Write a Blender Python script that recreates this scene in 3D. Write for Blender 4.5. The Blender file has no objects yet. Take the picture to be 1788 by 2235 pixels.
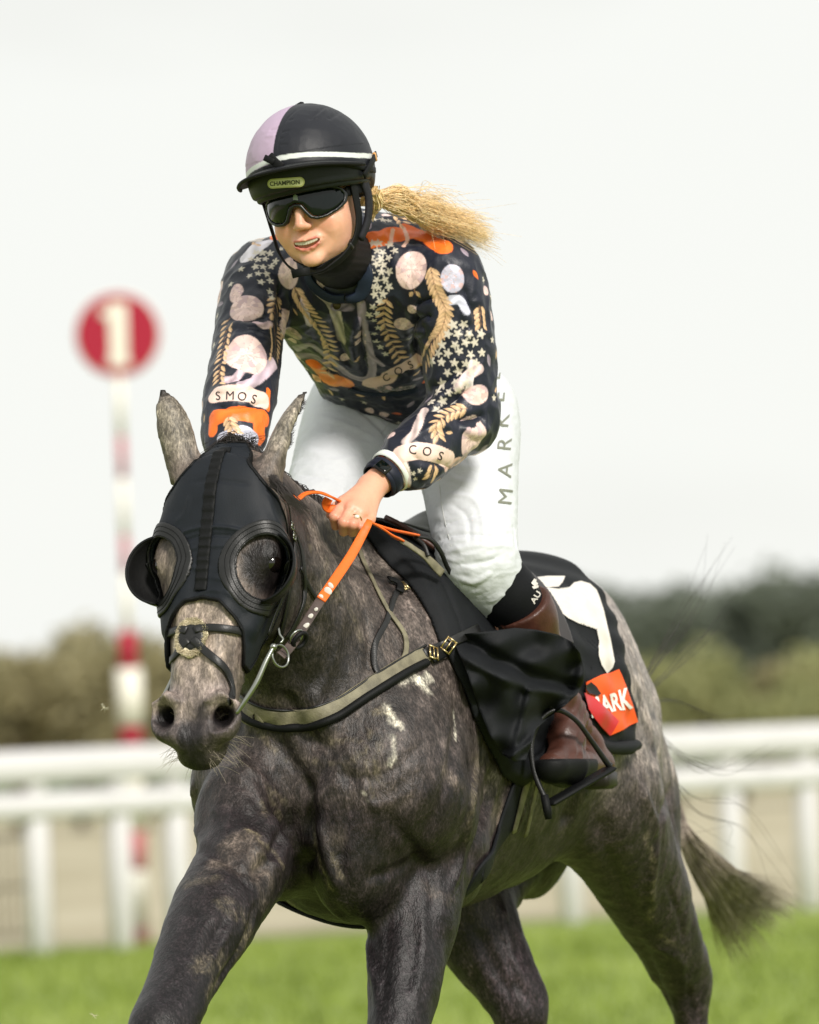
import bpy, math, random
import numpy as np
from mathutils import Vector, Matrix
from mathutils.bvhtree import BVHTree

scene = bpy.context.scene
COL = scene.collection
rad = math.radians

# ------------------------------------------------------------------ camera
W_PX, H_PX, F_PX = 1788.0, 2235.0, 15000.0
CAM_Z, PITCH, ROLL = 1.14, rad(2.07), rad(2.1)
CAMLOC = np.array([0.0, 0.0, CAM_Z])
_Rm = Matrix.Rotation(rad(90) + PITCH, 3, 'X') @ Matrix.Rotation(-ROLL, 3, 'Z')
RC = np.array(_Rm)
cam_data = bpy.data.cameras.new("camera")
cam = bpy.data.objects.new("camera", cam_data)
COL.objects.link(cam)
cam.location = CAMLOC
cam.rotation_euler = _Rm.to_euler()
cam_data.sensor_fit = 'HORIZONTAL'
cam_data.sensor_width = 24.0
cam_data.lens = F_PX / W_PX * 24.0
cam_data.clip_start = 0.5
cam_data.clip_end = 6000
cam_data.dof.use_dof = True
cam_data.dof.focus_distance = 13.02
cam_data.dof.aperture_fstop = 3.5
cam_data.dof.aperture_blades = 9
scene.camera = cam

# ------------------------------------------------------------------ world and sun: a bright thin overcast
SUN_EL, SUN_AZ = rad(37), rad(152)      # azimuth measured from +Y towards +X
world = bpy.data.worlds.new("World")
scene.world = world
world.use_nodes = True
wn, wl = world.node_tree.nodes, world.node_tree.links
wn.clear()
w_out = wn.new("ShaderNodeOutputWorld")
w_bg = wn.new("ShaderNodeBackground")
w_sky = wn.new("ShaderNodeTexSky")
w_sky.sky_type = 'NISHITA'
w_sky.sun_disc = False
w_sky.sun_elevation = SUN_EL
w_sky.sun_rotation = SUN_AZ
w_tc = wn.new("ShaderNodeTexCoord")
w_map = wn.new("ShaderNodeMapping")
w_map.inputs['Scale'].default_value = (3.2, 3.2, 10.0)
w_map.inputs['Location'].default_value = (0.35, 0.2, 5.1)
w_noise = wn.new("ShaderNodeTexNoise")
w_noise.inputs['Scale'].default_value = 2.1
w_noise.inputs['Detail'].default_value = 3.0
w_noise.inputs['Roughness'].default_value = 0.45
w_ramp = wn.new("ShaderNodeValToRGB")
w_ramp.color_ramp.elements[0].position = 0.32
w_ramp.color_ramp.elements[0].color = (8.8, 8.85, 8.45, 1)
w_ramp.color_ramp.elements[1].position = 0.50
w_ramp.color_ramp.elements[1].color = (9.5, 9.6, 9.2, 1)
w_mix = wn.new("ShaderNodeMixRGB")
w_mix.inputs['Fac'].default_value = 0.97      # thin cloud covers nearly all of the blue
wl.new(w_tc.outputs['Generated'], w_map.inputs['Vector'])
wl.new(w_map.outputs['Vector'], w_noise.inputs['Vector'])
wl.new(w_noise.outputs['Fac'], w_ramp.inputs['Fac'])
wl.new(w_sky.outputs['Color'], w_mix.inputs['Color1'])
wl.new(w_ramp.outputs['Color'], w_mix.inputs['Color2'])
wl.new(w_mix.outputs['Color'], w_bg.inputs['Color'])
w_bg.inputs['Strength'].default_value = 0.083
wl.new(w_bg.outputs['Background'], w_out.inputs['Surface'])
world.cycles.sampling_method = 'AUTOMATIC'

sun_data = bpy.data.lights.new("sun", 'SUN')
sun_data.energy = 3.0
sun_data.angle = rad(11)
sun_data.color = (1.0, 0.95, 0.88)
sun = bpy.data.objects.new("sun", sun_data)
COL.objects.link(sun)
_sd = Vector((math.sin(SUN_AZ) * math.cos(SUN_EL), math.cos(SUN_AZ) * math.cos(SUN_EL), math.sin(SUN_EL)))
sun.rotation_euler = _sd.to_track_quat('Z', 'Y').to_euler()
sun.location = (0, 13, 30)

scene.view_settings.view_transform = 'Standard'
scene.view_settings.look = 'None'
scene.view_settings.exposure = 0.28
scene.view_settings.gamma = 1.0
scene.cycles.use_denoising = True
scene.cycles.max_bounces = 6
scene.cycles.transparent_max_bounces = 8

# ------------------------------------------------------------------ small maths
def v3(*a): return np.array(a, float)
def unit(a):
    a = np.asarray(a, float); return a / (np.linalg.norm(a) + 1e-12)
def Pt(u, v, d):
    """world point seen at photo pixel (u, v) at depth d along the lens axis"""
    c = np.array([(u - W_PX / 2) * d / F_PX, (H_PX / 2 - v) * d / F_PX, -d])
    return CAMLOC + RC @ c
def to_px(p):
    c = (np.asarray(p, float) - CAMLOC) @ RC
    d = -c[..., 2]
    return np.stack([c[..., 0] / d * F_PX + W_PX / 2, H_PX / 2 - c[..., 1] / d * F_PX, d], -1)
def pix_dir(u, v): return unit(Pt(u, v, 1.0) - CAMLOC)
def smooth01(x):
    x = np.clip(x, 0, 1); return x * x * (3 - 2 * x)
def catmull(pts, m=12):
    pts = np.asarray(pts, float)
    p = np.vstack([2 * pts[0] - pts[1], pts, 2 * pts[-1] - pts[-2]])
    out = []
    for i in range(1, len(p) - 2):
        t = np.linspace(0, 1, m, endpoint=False)[:, None]
        a, b, c, d = p[i - 1], p[i], p[i + 1], p[i + 2]
        out.append(0.5 * (2 * b + (c - a) * t + (2 * a - 5 * b + 4 * c - d) * t ** 2 + (3 * b - a - 3 * c + d) * t ** 3))
    out.append(pts[-1:])
    return np.vstack(out)

_rs = np.random.RandomState(7)
_perm = _rs.permutation(256); _perm = np.concatenate([_perm, _perm, _perm])
_grad = _rs.normal(size=(256, 3)); _grad /= np.linalg.norm(_grad, axis=1)[:, None]
def perlin(p):
    p = np.asarray(p, float)
    i = np.floor(p).astype(int); f = p - i; i &= 255
    u = f * f * f * (f * (f * 6 - 15) + 10)
    def g(dx, dy, dz):
        h = _perm[_perm[_perm[i[:, 0] + dx] + i[:, 1] + dy] + i[:, 2] + dz]
        return ((_grad[h]) * (f - (dx, dy, dz))).sum(1)
    x00 = g(0, 0, 0) * (1 - u[:, 0]) + g(1, 0, 0) * u[:, 0]
    x10 = g(0, 1, 0) * (1 - u[:, 0]) + g(1, 1, 0) * u[:, 0]
    x01 = g(0, 0, 1) * (1 - u[:, 0]) + g(1, 0, 1) * u[:, 0]
    x11 = g(0, 1, 1) * (1 - u[:, 0]) + g(1, 1, 1) * u[:, 0]
    y0 = x00 * (1 - u[:, 1]) + x10 * u[:, 1]
    y1 = x01 * (1 - u[:, 1]) + x11 * u[:, 1]
    return y0 * (1 - u[:, 2]) + y1 * u[:, 2]
def fbm(p, o=3):
    s, a, t = 0, 1, 0
    for k in range(o):
        s = s + a * perlin(p * 2 ** k + 17.3 * k); t += a; a *= 0.5
    return s / t

# ------------------------------------------------------------------ distance fields
def smin(a, b, k):
    if k <= 0: return np.minimum(a, b)
    h = np.maximum(k - np.abs(a - b), 0) / k
    return np.minimum(a, b) - h * h * k * 0.25
def smax(a, b, k): return -smin(-a, -b, k)

class Field:
    def __init__(s): s.p = []
    def add(s, fn, lo, hi, k=0.02, op='+', pad=0.06):
        s.p.append((fn, np.asarray(lo, float) - pad - k, np.asarray(hi, float) + pad + k, k, op)); return s
    def cone(s, a, b, ra, rb, k=0.02, op='+', side=None, sq=1.0):
        """tapered capsule; side/sq squeezes it along one direction"""
        a, b = np.asarray(a, float), np.asarray(b, float)
        if side is not None: side = unit(side)
        ab = b - a; L2 = ab @ ab + 1e-12
        def fn(P):
            q = P - a
            t = np.clip((q @ ab) / L2, 0, 1)
            r = q - t[:, None] * ab
            if side is not None:
                r = r + ((sq - 1) * (r @ side))[:, None] * side
            return np.sqrt((r * r).sum(1)) - (ra + (rb - ra) * t)
        m = max(ra, rb)
        return s.add(fn, np.minimum(a, b) - m, np.maximum(a, b) + m, k, op)
    def chain(s, pts, rs, k=0.02, side=None, sq=1.0, op='+'):
        for i in range(len(pts) - 1):
            s.cone(pts[i], pts[i + 1], rs[i], rs[i + 1], k, op, side, sq)
        return s
    def ell(s, c, rx, ry, rz, X=(1, 0, 0), Y=(0, 1, 0), k=0.02, op='+'):
        c = np.asarray(c, float); X = unit(X); Y = np.asarray(Y, float); Y = unit(Y - X * (X @ Y)); Z = np.cross(X, Y)
        R = np.stack([X, Y, Z], 1); rr = np.array([rx, ry, rz])
        def fn(P):
            q = (P - c) @ R
            l = np.sqrt((q * q).sum(1)) + 1e-9
            rho = np.sqrt(((q / rr) ** 2).sum(1)) + 1e-9
            return np.maximum(l * (1 - 1 / rho), -rr.min())
        m = max(rx, ry, rz)
        return s.add(fn, c - m, c + m, k, op)
    def loft(s, O, A, S, U, st, k=0.03, op='+', n=2.0):
        """st rows: a, off_s, off_u, half width, half height up, half height down"""
        O = np.asarray(O, float); A, S, U = unit(A), unit(S), unit(U)
        st = catmull(np.asarray(st, float), 8)
        sa = st[:, 0]
        M = max(st[:, 3:].max() + np.abs(st[:, 1:3]).max(), 0.05)
        def fn(P):
            q = P - O
            a = q @ A; ac = np.clip(a, sa[0], sa[-1])
            x = q @ S - np.interp(ac, sa, st[:, 1])
            y = q @ U - np.interp(ac, sa, st[:, 2])
            w = np.interp(ac, sa, st[:, 3])
            h = np.where(y > 0, np.interp(ac, sa, st[:, 4]), np.interp(ac, sa, st[:, 5]))
            rho = ((np.abs(x) / w) ** n + (np.abs(y) / h) ** n) ** (1 / n) + 1e-9
            l = np.sqrt(x * x + y * y) + 1e-9
            d = np.maximum(l * (1 - 1 / rho), -np.minimum(w, h))
            e = np.abs(a - ac)
            return np.where(e > 0, np.sqrt(np.maximum(d, 0) ** 2 + e * e) + np.minimum(d, 0) * (e < 1e-6), d)
        e0, e1 = O + A * sa[0], O + A * sa[-1]
        return s.add(fn, np.minimum(e0, e1) - M, np.maximum(e0, e1) + M, k, op)
    def __call__(s, P):
        lo, hi = P.min(0), P.max(0)
        d = np.full(len(P), 0.6)
        for fn, l, h, k, op in s.p:
            if (l > hi).any() or (h < lo).any(): continue
            m = ((P > l) & (P < h)).all(1) if len(P) > 200 and (hi - lo).max() > 0.5 else None
            if m is not None and m.sum() < 0.7 * len(P):
                if not m.any(): continue
                e = fn(P[m]); a = d[m]
                d[m] = smin(a, e, k) if op == '+' else smax(a, -e, k)
            else:
                e = fn(P)
                d = smin(d, e, k) if op == '+' else smax(d, -e, k)
        return d

def mesh_field(fn, lo, hi, h, n=18, slack=1.5):
    """surface nets over blocks near the zero set; returns verts, quads"""
    lo, hi = np.asarray(lo, float), np.asarray(hi, float)
    nb = np.ceil((hi - lo) / (h * n)).astype(int)
    G = nb * n + 3
    bi = np.stack(np.meshgrid(*[np.arange(x) for x in nb], indexing='ij'), -1).reshape(-1, 3)
    ctr = lo + (bi * n + n / 2) * h
    dc = fn(ctr)
    act = bi[np.abs(dc) < h * n * 0.9 * slack]
    keys, verts, faces = [], [], []
    g1 = np.arange(-1, n + 1)
    loc = np.stack(np.meshgrid(g1, g1, g1, indexing='ij'), -1).reshape(-1, 3)
    offs = np.array([(i, j, k) for i in (0, 1) for j in (0, 1) for k in (0, 1)])
    edges = [(a, b) for a in range(8) for b in range(a + 1, 8) if np.abs(offs[a] - offs[b]).sum() == 1]
    def key(c): return ((c[:, 0] + 1) * G[1] + (c[:, 1] + 1)) * G[2] + (c[:, 2] + 1)
    for b in act:
        base = b * n
        V = fn(lo + (loc + base) * h).reshape(n + 2, n + 2, n + 2)
        ins = V < 0
        if ins.all() or not ins.any(): continue
        c8 = [ins[o[0]:o[0] + n + 1, o[1]:o[1] + n + 1, o[2]:o[2] + n + 1] for o in offs]
        cnt = sum(c.astype(np.int8) for c in c8)
        idx = np.argwhere((cnt > 0) & (cnt < 8))
        if not len(idx): continue
        v8 = np.stack([V[idx[:, 0] + o[0], idx[:, 1] + o[1], idx[:, 2] + o[2]] for o in offs], 1)
        acc = np.zeros((len(idx), 3)); num = np.zeros(len(idx))
        for a, e in edges:
            va, vb = v8[:, a], v8[:, e]
            cr = (va < 0) != (vb < 0)
            t = np.where(cr, va / np.where(cr, va - vb, 1), 0)
            acc += cr[:, None] * (offs[a] + t[:, None] * (offs[e] - offs[a])); num += cr
        gi = idx - 1 + base
        verts.append(lo + (gi + acc / num[:, None]) * h); keys.append(key(gi))
        for ax in range(3):
            a1, a2 = (ax + 1) % 3, (ax + 2) % 3
            s0 = [slice(1, n + 1)] * 3; s1 = [slice(1, n + 1)] * 3; s1[ax] = slice(2, n + 2)
            A_, B_ = ins[tuple(s0)], ins[tuple(s1)]
            for flip, mk in ((False, A_ & ~B_), (True, ~A_ & B_)):
                e = np.argwhere(mk)
                if not len(e): continue
                e = e + base
                d1 = np.zeros(3, int); d1[a1] = 1
                d2 = np.zeros(3, int); d2[a2] = 1
                q = [key(e - d1 - d2), key(e - d2), key(e), key(e - d1)]
                if flip: q = q[::-1]
                faces.append(np.stack(q, 1))
    if not verts: return np.zeros((0, 3)), np.zeros((0, 4), int)
    keys = np.concatenate(keys); verts = np.concatenate(verts); faces = np.concatenate(faces)
    uk, ui = np.unique(keys, return_index=True)
    verts = verts[ui]
    f = np.searchsorted(uk, faces).clip(0, len(uk) - 1)
    ok = (uk[f] == faces).all(1)
    return verts, f[ok]

def v_adj(faces, nv):
    e = np.concatenate([faces[:, [i, (i + 1) % faces.shape[1]]] for i in range(faces.shape[1])])
    e = np.concatenate([e, e[:, ::-1]])
    return e
def relax(v, f, it=1, lam=0.5):
    e = v_adj(f, len(v)); cnt = np.bincount(e[:, 0], minlength=len(v)).astype(float); cnt[cnt == 0] = 1
    for _ in range(it):
        s = np.stack([np.bincount(e[:, 0], weights=v[e[:, 1], i], minlength=len(v)) for i in range(3)], 1) / cnt[:, None]
        v = v + lam * (s - v)
    return v
def v_normals(v, f):
    a, b, c = v[f[:, 0]], v[f[:, 1]], v[f[:, 2]]
    if f.shape[1] == 4: n = np.cross(c - a, v[f[:, 3]] - b)
    else: n = np.cross(b - a, c - a)
    o = np.zeros_like(v)
    for i in range(3):
        o[:, i] = sum(np.bincount(f[:, j], weights=n[:, i], minlength=len(v)) for j in range(f.shape[1]))
    return o / (np.linalg.norm(o, axis=1)[:, None] + 1e-12)
def seg_dist(P, a, b):
    ab = b - a; t = np.clip(((P - a) @ ab) / (ab @ ab + 1e-12), 0, 1)
    return np.linalg.norm(P - a - t[:, None] * ab, axis=1), t

# ------------------------------------------------------------------ object making
def tag(o, label=None, cat=None, group=None, kind=None):
    if label: o['label'] = label
    if cat: o['category'] = cat
    if group: o['group'] = group
    if kind: o['kind'] = kind
    return o
def np_mesh(name, v, f):
    me = bpy.data.meshes.new(name)
    v = np.asarray(v, np.float32); f = np.asarray(f, np.int32)
    if len(f) == 0:
        me.from_pydata([tuple(x) for x in v], [], []); return me
    k = f.shape[1]
    me.vertices.add(len(v)); me.vertices.foreach_set('co', v.ravel())
    me.loops.add(f.size); me.loops.foreach_set('vertex_index', f.ravel())
    me.polygons.add(len(f))
    me.polygons.foreach_set('loop_start', np.arange(0, f.size, k, dtype=np.int32))
    me.polygons.foreach_set('use_smooth', np.ones(len(f), bool))
    me.update(calc_edges=True); me.validate()
    return me
def origin_of(p):
    return np.zeros(3) if p is None else np.array(p.get('_o', (0, 0, 0)), float)
ORIG = {}
def root_org(o):
    while o.parent is not None: o = o.parent
    return np.array(o.location)
def make(name, v, f, mat, parent=None, org=None, attrs=None, smooth=True):
    """v in world space; a child shares its thing's origin"""
    v = np.asarray(v, float)
    if parent is not None: org = root_org(parent)
    elif org is None: org = np.array([v[:, 0].mean(), v[:, 1].mean(), v[:, 2].min()])
    org = np.asarray(org, float)
    if isinstance(f, np.ndarray): me = np_mesh(name, v - org, f)
    else:
        me = bpy.data.meshes.new(name); me.from_pydata([tuple(x) for x in v - org], [], [tuple(int(i) for i in q) for q in f]); me.update()
    if not smooth:
        me.polygons.foreach_set('use_smooth', np.zeros(len(me.polygons), bool))
    else: me.polygons.foreach_set('use_smooth', np.ones(len(me.polygons), bool))
    for m in (mat if isinstance(mat, (list, tuple)) else [mat]): me.materials.append(m)
    if attrs:
        for an, av in attrs.items():
            av = np.asarray(av, np.float32)
            if av.ndim == 1:
                at = me.attributes.new(an, 'FLOAT', 'POINT'); at.data.foreach_set('value', av)
            else:
                if av.shape[1] == 3: av = np.hstack([av, np.ones((len(av), 1), np.float32)])
                at = me.attributes.new(an, 'FLOAT_COLOR', 'POINT'); at.data.foreach_set('color', av.ravel())
    o = bpy.data.objects.new(name, me); COL.objects.link(o)
    if parent is None: o.location = org
    else: o.parent = parent
    return o
def empty(name, loc):
    o = bpy.data.objects.new(name, None); COL.objects.link(o); o.location = loc; o.empty_display_size = 0.1
    bpy.context.view_layer.update() if False else None
    return o
def bvh_of(v, f): return BVHTree.FromPolygons([tuple(x) for x in v], [tuple(int(i) for i in q) for q in f])

def largest(v, f):
    lab = np.arange(len(v)); e = v_adj(f, len(v))
    while True:
        n = lab.copy(); np.minimum.at(n, e[:, 0], lab[e[:, 1]]); n = n[n]
        if (n == lab).all(): break
        lab = n
    u, c = np.unique(lab, return_counts=True)
    if len(u) == 1: return v, f
    k = lab == u[np.argmax(c)]; mp = np.cumsum(k) - 1
    return v[k], mp[f[k[f[:, 0]]]]

class MB:
    """collects shapes into one mesh"""
    def __init__(s): s.v, s.f, s.n = [], [], 0
    def raw(s, v, f):
        v = np.asarray(v, float); s.v.append(v); s.f += [tuple(i + s.n for i in q) for q in f]; s.n += len(v); return s
    def tube(s, pts, r, seg=8, cap=True, m=0):
        pts = np.asarray(pts, float)
        if m: pts = catmull(pts, m)
        n = len(pts); r = np.interp(np.linspace(0, 1, n), np.linspace(0, 1, len(np.atleast_1d(r))), np.atleast_1d(r))
        T = np.gradient(pts, axis=0); T /= np.linalg.norm(T, axis=1)[:, None] + 1e-12
        N = np.cross(T[0], (0, 0, 1)); N = np.cross(T[0], (1, 0, 0)) if np.linalg.norm(N) < 0.1 else N; N = unit(N)
        V = []
        ang = np.linspace(0, 2 * np.pi, seg, endpoint=False)
        for i in range(n):
            N = unit(N - T[i] * (N @ T[i])); B = np.cross(T[i], N)
            V.append(pts[i] + r[i] * (np.cos(ang)[:, None] * N + np.sin(ang)[:, None] * B))
        F = [(i * seg + j, i * seg + (j + 1) % seg, (i + 1) * seg + (j + 1) % seg, (i + 1) * seg + j) for i in range(n - 1) for j in range(seg)]
        if cap: F += [tuple(range(seg))[::-1], tuple((n - 1) * seg + j for j in range(seg))]
        return s.raw(np.vstack(V), F)
    def ribbon(s, pts, nrm, w, th, m=0):
        """flat strap: pts centre line, nrm outward normals, w half width, th thickness"""
        pts = np.asarray(pts, float); nrm = np.asarray(nrm, float)
        n = len(pts); w = np.interp(np.linspace(0, 1, n), np.linspace(0, 1, len(np.atleast_1d(w))), np.atleast_1d(w))
        T = np.gradient(pts, axis=0); T /= np.linalg.norm(T, axis=1)[:, None] + 1e-12
        V = []
        for i in range(n):
            N = unit(nrm[i] - T[i] * (nrm[i] @ T[i])); B = np.cross(T[i], N)
            for sx, sn in ((-1, 0), (-1, .7), (-.8, 1), (.8, 1), (1, .7), (1, 0)):
                V.append(pts[i] + B * sx * w[i] + N * sn * th)
        F = [(i * 6 + j, i * 6 + (j + 1) % 6, (i + 1) * 6 + (j + 1) % 6, (i + 1) * 6 + j) for i in range(n - 1) for j in range(6)]
        F += [tuple(range(6))[::-1], tuple((n - 1) * 6 + j for j in range(6))]
        return s.raw(np.array(V), F)
    def box(s, c, sx, sy, sz, X=(1, 0, 0), Y=(0, 1, 0), bev=0.0):
        c = np.asarray(c, float); X = unit(X); Y = np.asarray(Y, float); Y = unit(Y - X * (X @ Y)); Z = np.cross(X, Y)
        b = min(bev, 0.45 * min(sx, sy, sz) * 2) if bev else 0
        if not b:
            V = [c + X * i * sx + Y * j * sy + Z * k * sz for i in (-1, 1) for j in (-1, 1) for k in (-1, 1)]
            return s.raw(V, [(0, 1, 3, 2), (4, 6, 7, 5), (0, 4, 5, 1), (2, 3, 7, 6), (0, 2, 6, 4), (1, 5, 7, 3)])
        prof = []
        for (qx, qy, a0) in ((1, 1, 0), (-1, 1, 90), (-1, -1, 180), (1, -1, 270)):
            for a in (0, 45, 90):
                t = rad(a0 + a); prof.append((qx * (sx - b) + b * math.cos(t), qy * (sy - b) + b * math.sin(t)))
        V = []; k = len(prof)
        for z, sc in ((-sz, b), (-sz + b, 0), (sz - b, 0), (sz, b)):
            for (x, y) in prof:
                V.append(c + X * (x - math.copysign(min(sc, abs(x)), x)) + Y * (y - math.copysign(min(sc, abs(y)), y)) + Z * z)
        F = [(i * k + j, i * k + (j + 1) % k, (i + 1) * k + (j + 1) % k, (i + 1) * k + j) for i in range(3) for j in range(k)]
        F += [tuple(range(k))[::-1], tuple(3 * k + j for j in range(k))]
        return s.raw(V, F)
    def torus(s, c, R, r, N, seg=24, sides=8, U=None, ry=None):
        N = unit(N); U = np.cross(N, (0, 0, 1)) if U is None else np.asarray(U, float); U = unit(U - N * (U @ N)); B = np.cross(N, U)
        ry = ry or R
        pts = [np.asarray(c) + R * math.cos(t) * U + ry * math.sin(t) * B for t in np.linspace(0, 2 * np.pi, seg, endpoint=False)]
        V, F = [], []
        for i in range(seg):
            T = unit(pts[(i + 1) % seg] - pts[i - 1]); O = np.cross(T, N)
            for a in np.linspace(0, 2 * np.pi, sides, endpoint=False):
                V.append(pts[i] + r * (math.cos(a) * O + math.sin(a) * N))
        for i in range(seg):
            for j in range(sides):
                F.append((i * sides + j, i * sides + (j + 1) % sides, ((i + 1) % seg) * sides + (j + 1) % sides, ((i + 1) % seg) * sides + j))
        return s.raw(V, F)
    def ball(s, c, r, seg=16, ring=10, X=(1, 0, 0), Y=(0, 1, 0)):
        r = np.ones(3) * r; X = unit(X); Y = np.asarray(Y, float); Y = unit(Y - X * (X @ Y)); Z = np.cross(X, Y)
        V = [np.asarray(c) + Z * r[2]]; F = []
        for i in range(1, ring):
            t = math.pi * i / ring
            for j in range(seg):
                p = 2 * math.pi * j / seg
                V.append(np.asarray(c) + X * r[0] * math.sin(t) * math.cos(p) + Y * r[1] * math.sin(t) * math.sin(p) + Z * r[2] * math.cos(t))
        V.append(np.asarray(c) - Z * r[2]); L = len(V) - 1
        for j in range(seg): F.append((0, 1 + j, 1 + (j + 1) % seg))
        for i in range(ring - 2):
            for j in range(seg):
                a = 1 + i * seg; F.append((a + j, a + seg + j, a + seg + (j + 1) % seg, a + (j + 1) % seg))
        a = 1 + (ring - 2) * seg
        for j in range(seg): F.append((a + j, L, a + (j + 1) % seg))
        return s.raw(V, F)
    def build(s, name, mat, parent=None, org=None, smooth=True, attrs=None):
        return make(name, np.vstack(s.v), s.f, mat, parent, org, attrs, smooth)

# ------------------------------------------------------------------ materials
def srgb(r, g, b):
    return tuple((x / 255 / 12.92 if x / 255 <= 0.04045 else ((x / 255 + 0.055) / 1.055) ** 2.4) for x in (r, g, b))
def mat(name, col, rough=0.6, spec=0.5, noise=0.0, nscale=30, bump=0.0, bscale=200, metal=0.0, sheen=0.0, sss=0.0, coat=0.0, attr=None, stretch=None, alpha=None, trans=0.0):
    m = bpy.data.materials.new(name); m.use_nodes = True
    N, L = m.node_tree.nodes, m.node_tree.links
    b = N['Principled BSDF']
    b.inputs['Base Color'].default_value = (*col, 1); b.inputs['Roughness'].default_value = rough
    b.inputs['Specular IOR Level'].default_value = spec; b.inputs['Metallic'].default_value = metal
    if sheen: b.inputs['Sheen Weight'].default_value = sheen; b.inputs['Sheen Roughness'].default_value = 0.5
    if coat: b.inputs['Coat Weight'].default_value = coat; b.inputs['Coat Roughness'].default_value = 0.15
    if sss:
        b.inputs['Subsurface Weight'].default_value = sss; b.inputs['Subsurface Radius'].default_value = (0.012, 0.005, 0.003); b.inputs['Subsurface Scale'].default_value = 1.0
    if trans: b.inputs['Transmission Weight'].default_value = trans
    tc = N.new("ShaderNodeTexCoord"); src = tc.outputs['Object']
    if stretch:
        mp = N.new("ShaderNodeMapping"); mp.inputs['Scale'].default_value = stretch; L.new(src, mp.inputs['Vector']); src = mp.outputs['Vector']
    colsock = None
    if attr:
        at = N.new("ShaderNodeAttribute"); at.attribute_name = attr; colsock = at.outputs['Color']
    if noise:
        nz = N.new("ShaderNodeTexNoise"); nz.inputs['Scale'].default_value = nscale; nz.inputs['Detail'].default_value = 4
        L.new(src, nz.inputs['Vector'])
        mr = N.new("ShaderNodeMapRange"); mr.inputs['From Min'].default_value = 0.3; mr.inputs['From Max'].default_value = 0.7
        mr.inputs['To Min'].default_value = 1 - noise; mr.inputs['To Max'].default_value = 1 + noise
        L.new(nz.outputs['Fac'], mr.inputs['Value'])
        mx = N.new("ShaderNodeVectorMath"); mx.operation = 'SCALE'
        if colsock: L.new(colsock, mx.inputs[0])
        else: mx.inputs[0].default_value = col
        L.new(mr.outputs['Result'], mx.inputs['Scale']); colsock = mx.outputs['Vector']
    if colsock: L.new(colsock, b.inputs['Base Color'])
    if bump:
        nb = N.new("ShaderNodeTexNoise"); nb.inputs['Scale'].default_value = bscale; nb.inputs['Detail'].default_value = 3
        L.new(src, nb.inputs['Vector'])
        bp = N.new("ShaderNodeBump"); bp.inputs['Strength'].default_value = 1.0; bp.inputs['Distance'].default_value = bump
        L.new(nb.outputs['Fac'], bp.inputs['Height']); L.new(bp.outputs['Normal'], b.inputs['Normal'])
    return m
# ------------------------------------------------------------------ the horse's own frame (f forward, l to its left, z up)
TH = rad(24)
HF = v3(-math.sin(TH), -math.cos(TH), 0); HL = v3(math.cos(TH), -math.sin(TH), 0); ZU = v3(0, 0, 1)
_w = Pt(819, 1171, 13.5)
def H(f, l, z): return v3(_w[0], _w[1], 0) + f * HF + l * HL + z * ZU
def to_h(p):
    q = np.asarray(p, float) - v3(_w[0], _w[1], 0)
    return np.stack([q @ HF, q @ HL, q[..., 2]], -1)

# head frame: origin at the poll, A down the face, S to its left, N out of the face
HO = Pt(484, 985, 12.92); HM = Pt(394, 1668, 12.68); KA = 0.87
HA = unit(HM - HO); HLEN = np.linalg.norm(HM - HO)
_s = v3(math.cos(rad(19)), -math.sin(rad(19)), 0.0); HS = unit(_s - HA * (_s @ HA)); HN = np.cross(HA, HS)
if HN[1] > 0: HN = -HN
def HD(a, s, n): return HO + HA * a * KA + HS * s + HN * n
def to_hd(p):
    q = np.asarray(p, float) - HO
    return np.stack([q @ HA / KA, q @ HS, q @ HN], -1)

hb = Field()
# trunk: a, off_s, off_u, half width, up, down (axis runs backwards from the breast)
hb.loft(H(0, 0, 0), -HF, HL, ZU, [
    (-0.43, 0, 1.16, .10, .10, .11),
    (-0.38, 0, 1.16, .17, .17, .20),
    (-0.28, 0, 1.17, .215, .24, .29),
    (-0.12, 0, 1.19, .240, .33, .345),
    (0.05, 0, 1.19, .250, .37, .355),
    (0.25, 0, 1.20, .275, .34, .36),
    (0.50, 0, 1.22, .295, .31, .335),
    (0.70, 0, 1.25, .260, .300, .28),
    (0.88, 0, 1.26, .195, .275, .21),
    (1.00, 0, 1.25, .140, .215, .18),
    (1.10, 0, 1.23, .09, .14, .15),
    (1.15, 0, 1.21, .05, .08, .10)], k=.05, n=2.0)
for s in (1, -1):
    hb.ell(H(-.74, .10 * s, 1.15), .25, .145, .20, X=(HF * .9 - ZU * .3), Y=HL, k=.08)
    hb.ell(H(-.97, .115 * s, 1.04), .12, .10, .20, X=HF, Y=HL, k=.07)
    # shoulder blade and upper arm
    hb.cone(H(.04, .12 * s, 1.40), H(.27, .17 * s, 1.12), .07, .12, k=.08, side=HL, sq=1.35)
    hb.ell(H(.26, .15 * s, 1.10), .14, .10, .16, X=HF, Y=HL, k=.06)
    hb.ell(H(.34, .095 * s, 1.07), .11, .105, .16, X=HF, Y=HL, k=.035)
    hb.cone(H(.24, .155 * s, 1.06), H(.08, .15 * s, .97), .11, .095, k=.06)
# neck
N0 = H(.10, 0, 1.22); N1 = HD(.10, 0, -.13)
NA = unit(N1 - N0); NLn = np.linalg.norm(N1 - N0); NS = unit(HL - NA * (HL @ NA)); NU = np.cross(NA, NS)
if NU[2] < 0: NU = -NU
hb.loft(N0, NA, NS, NU, [
    (-.12, 0, .02, .17, .20, .22),
    (.05, 0, .03, .175, .235, .25),
    (.20, 0, .02, .150, .195, .225),
    (.35, 0, .0, .122, .135, .185),
    (.50, 0, .0, .100, .120, .15),
    (NLn - .02, 0, .0, .085, .115, .12),
    (NLn + .04, 0, 0, .05, .07, .08)], k=.09, n=2.1)
# crest line
hb.cone(H(.02, 0, 1.52), HD(.0, 0, -.11), .04, .045, k=.08)
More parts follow.
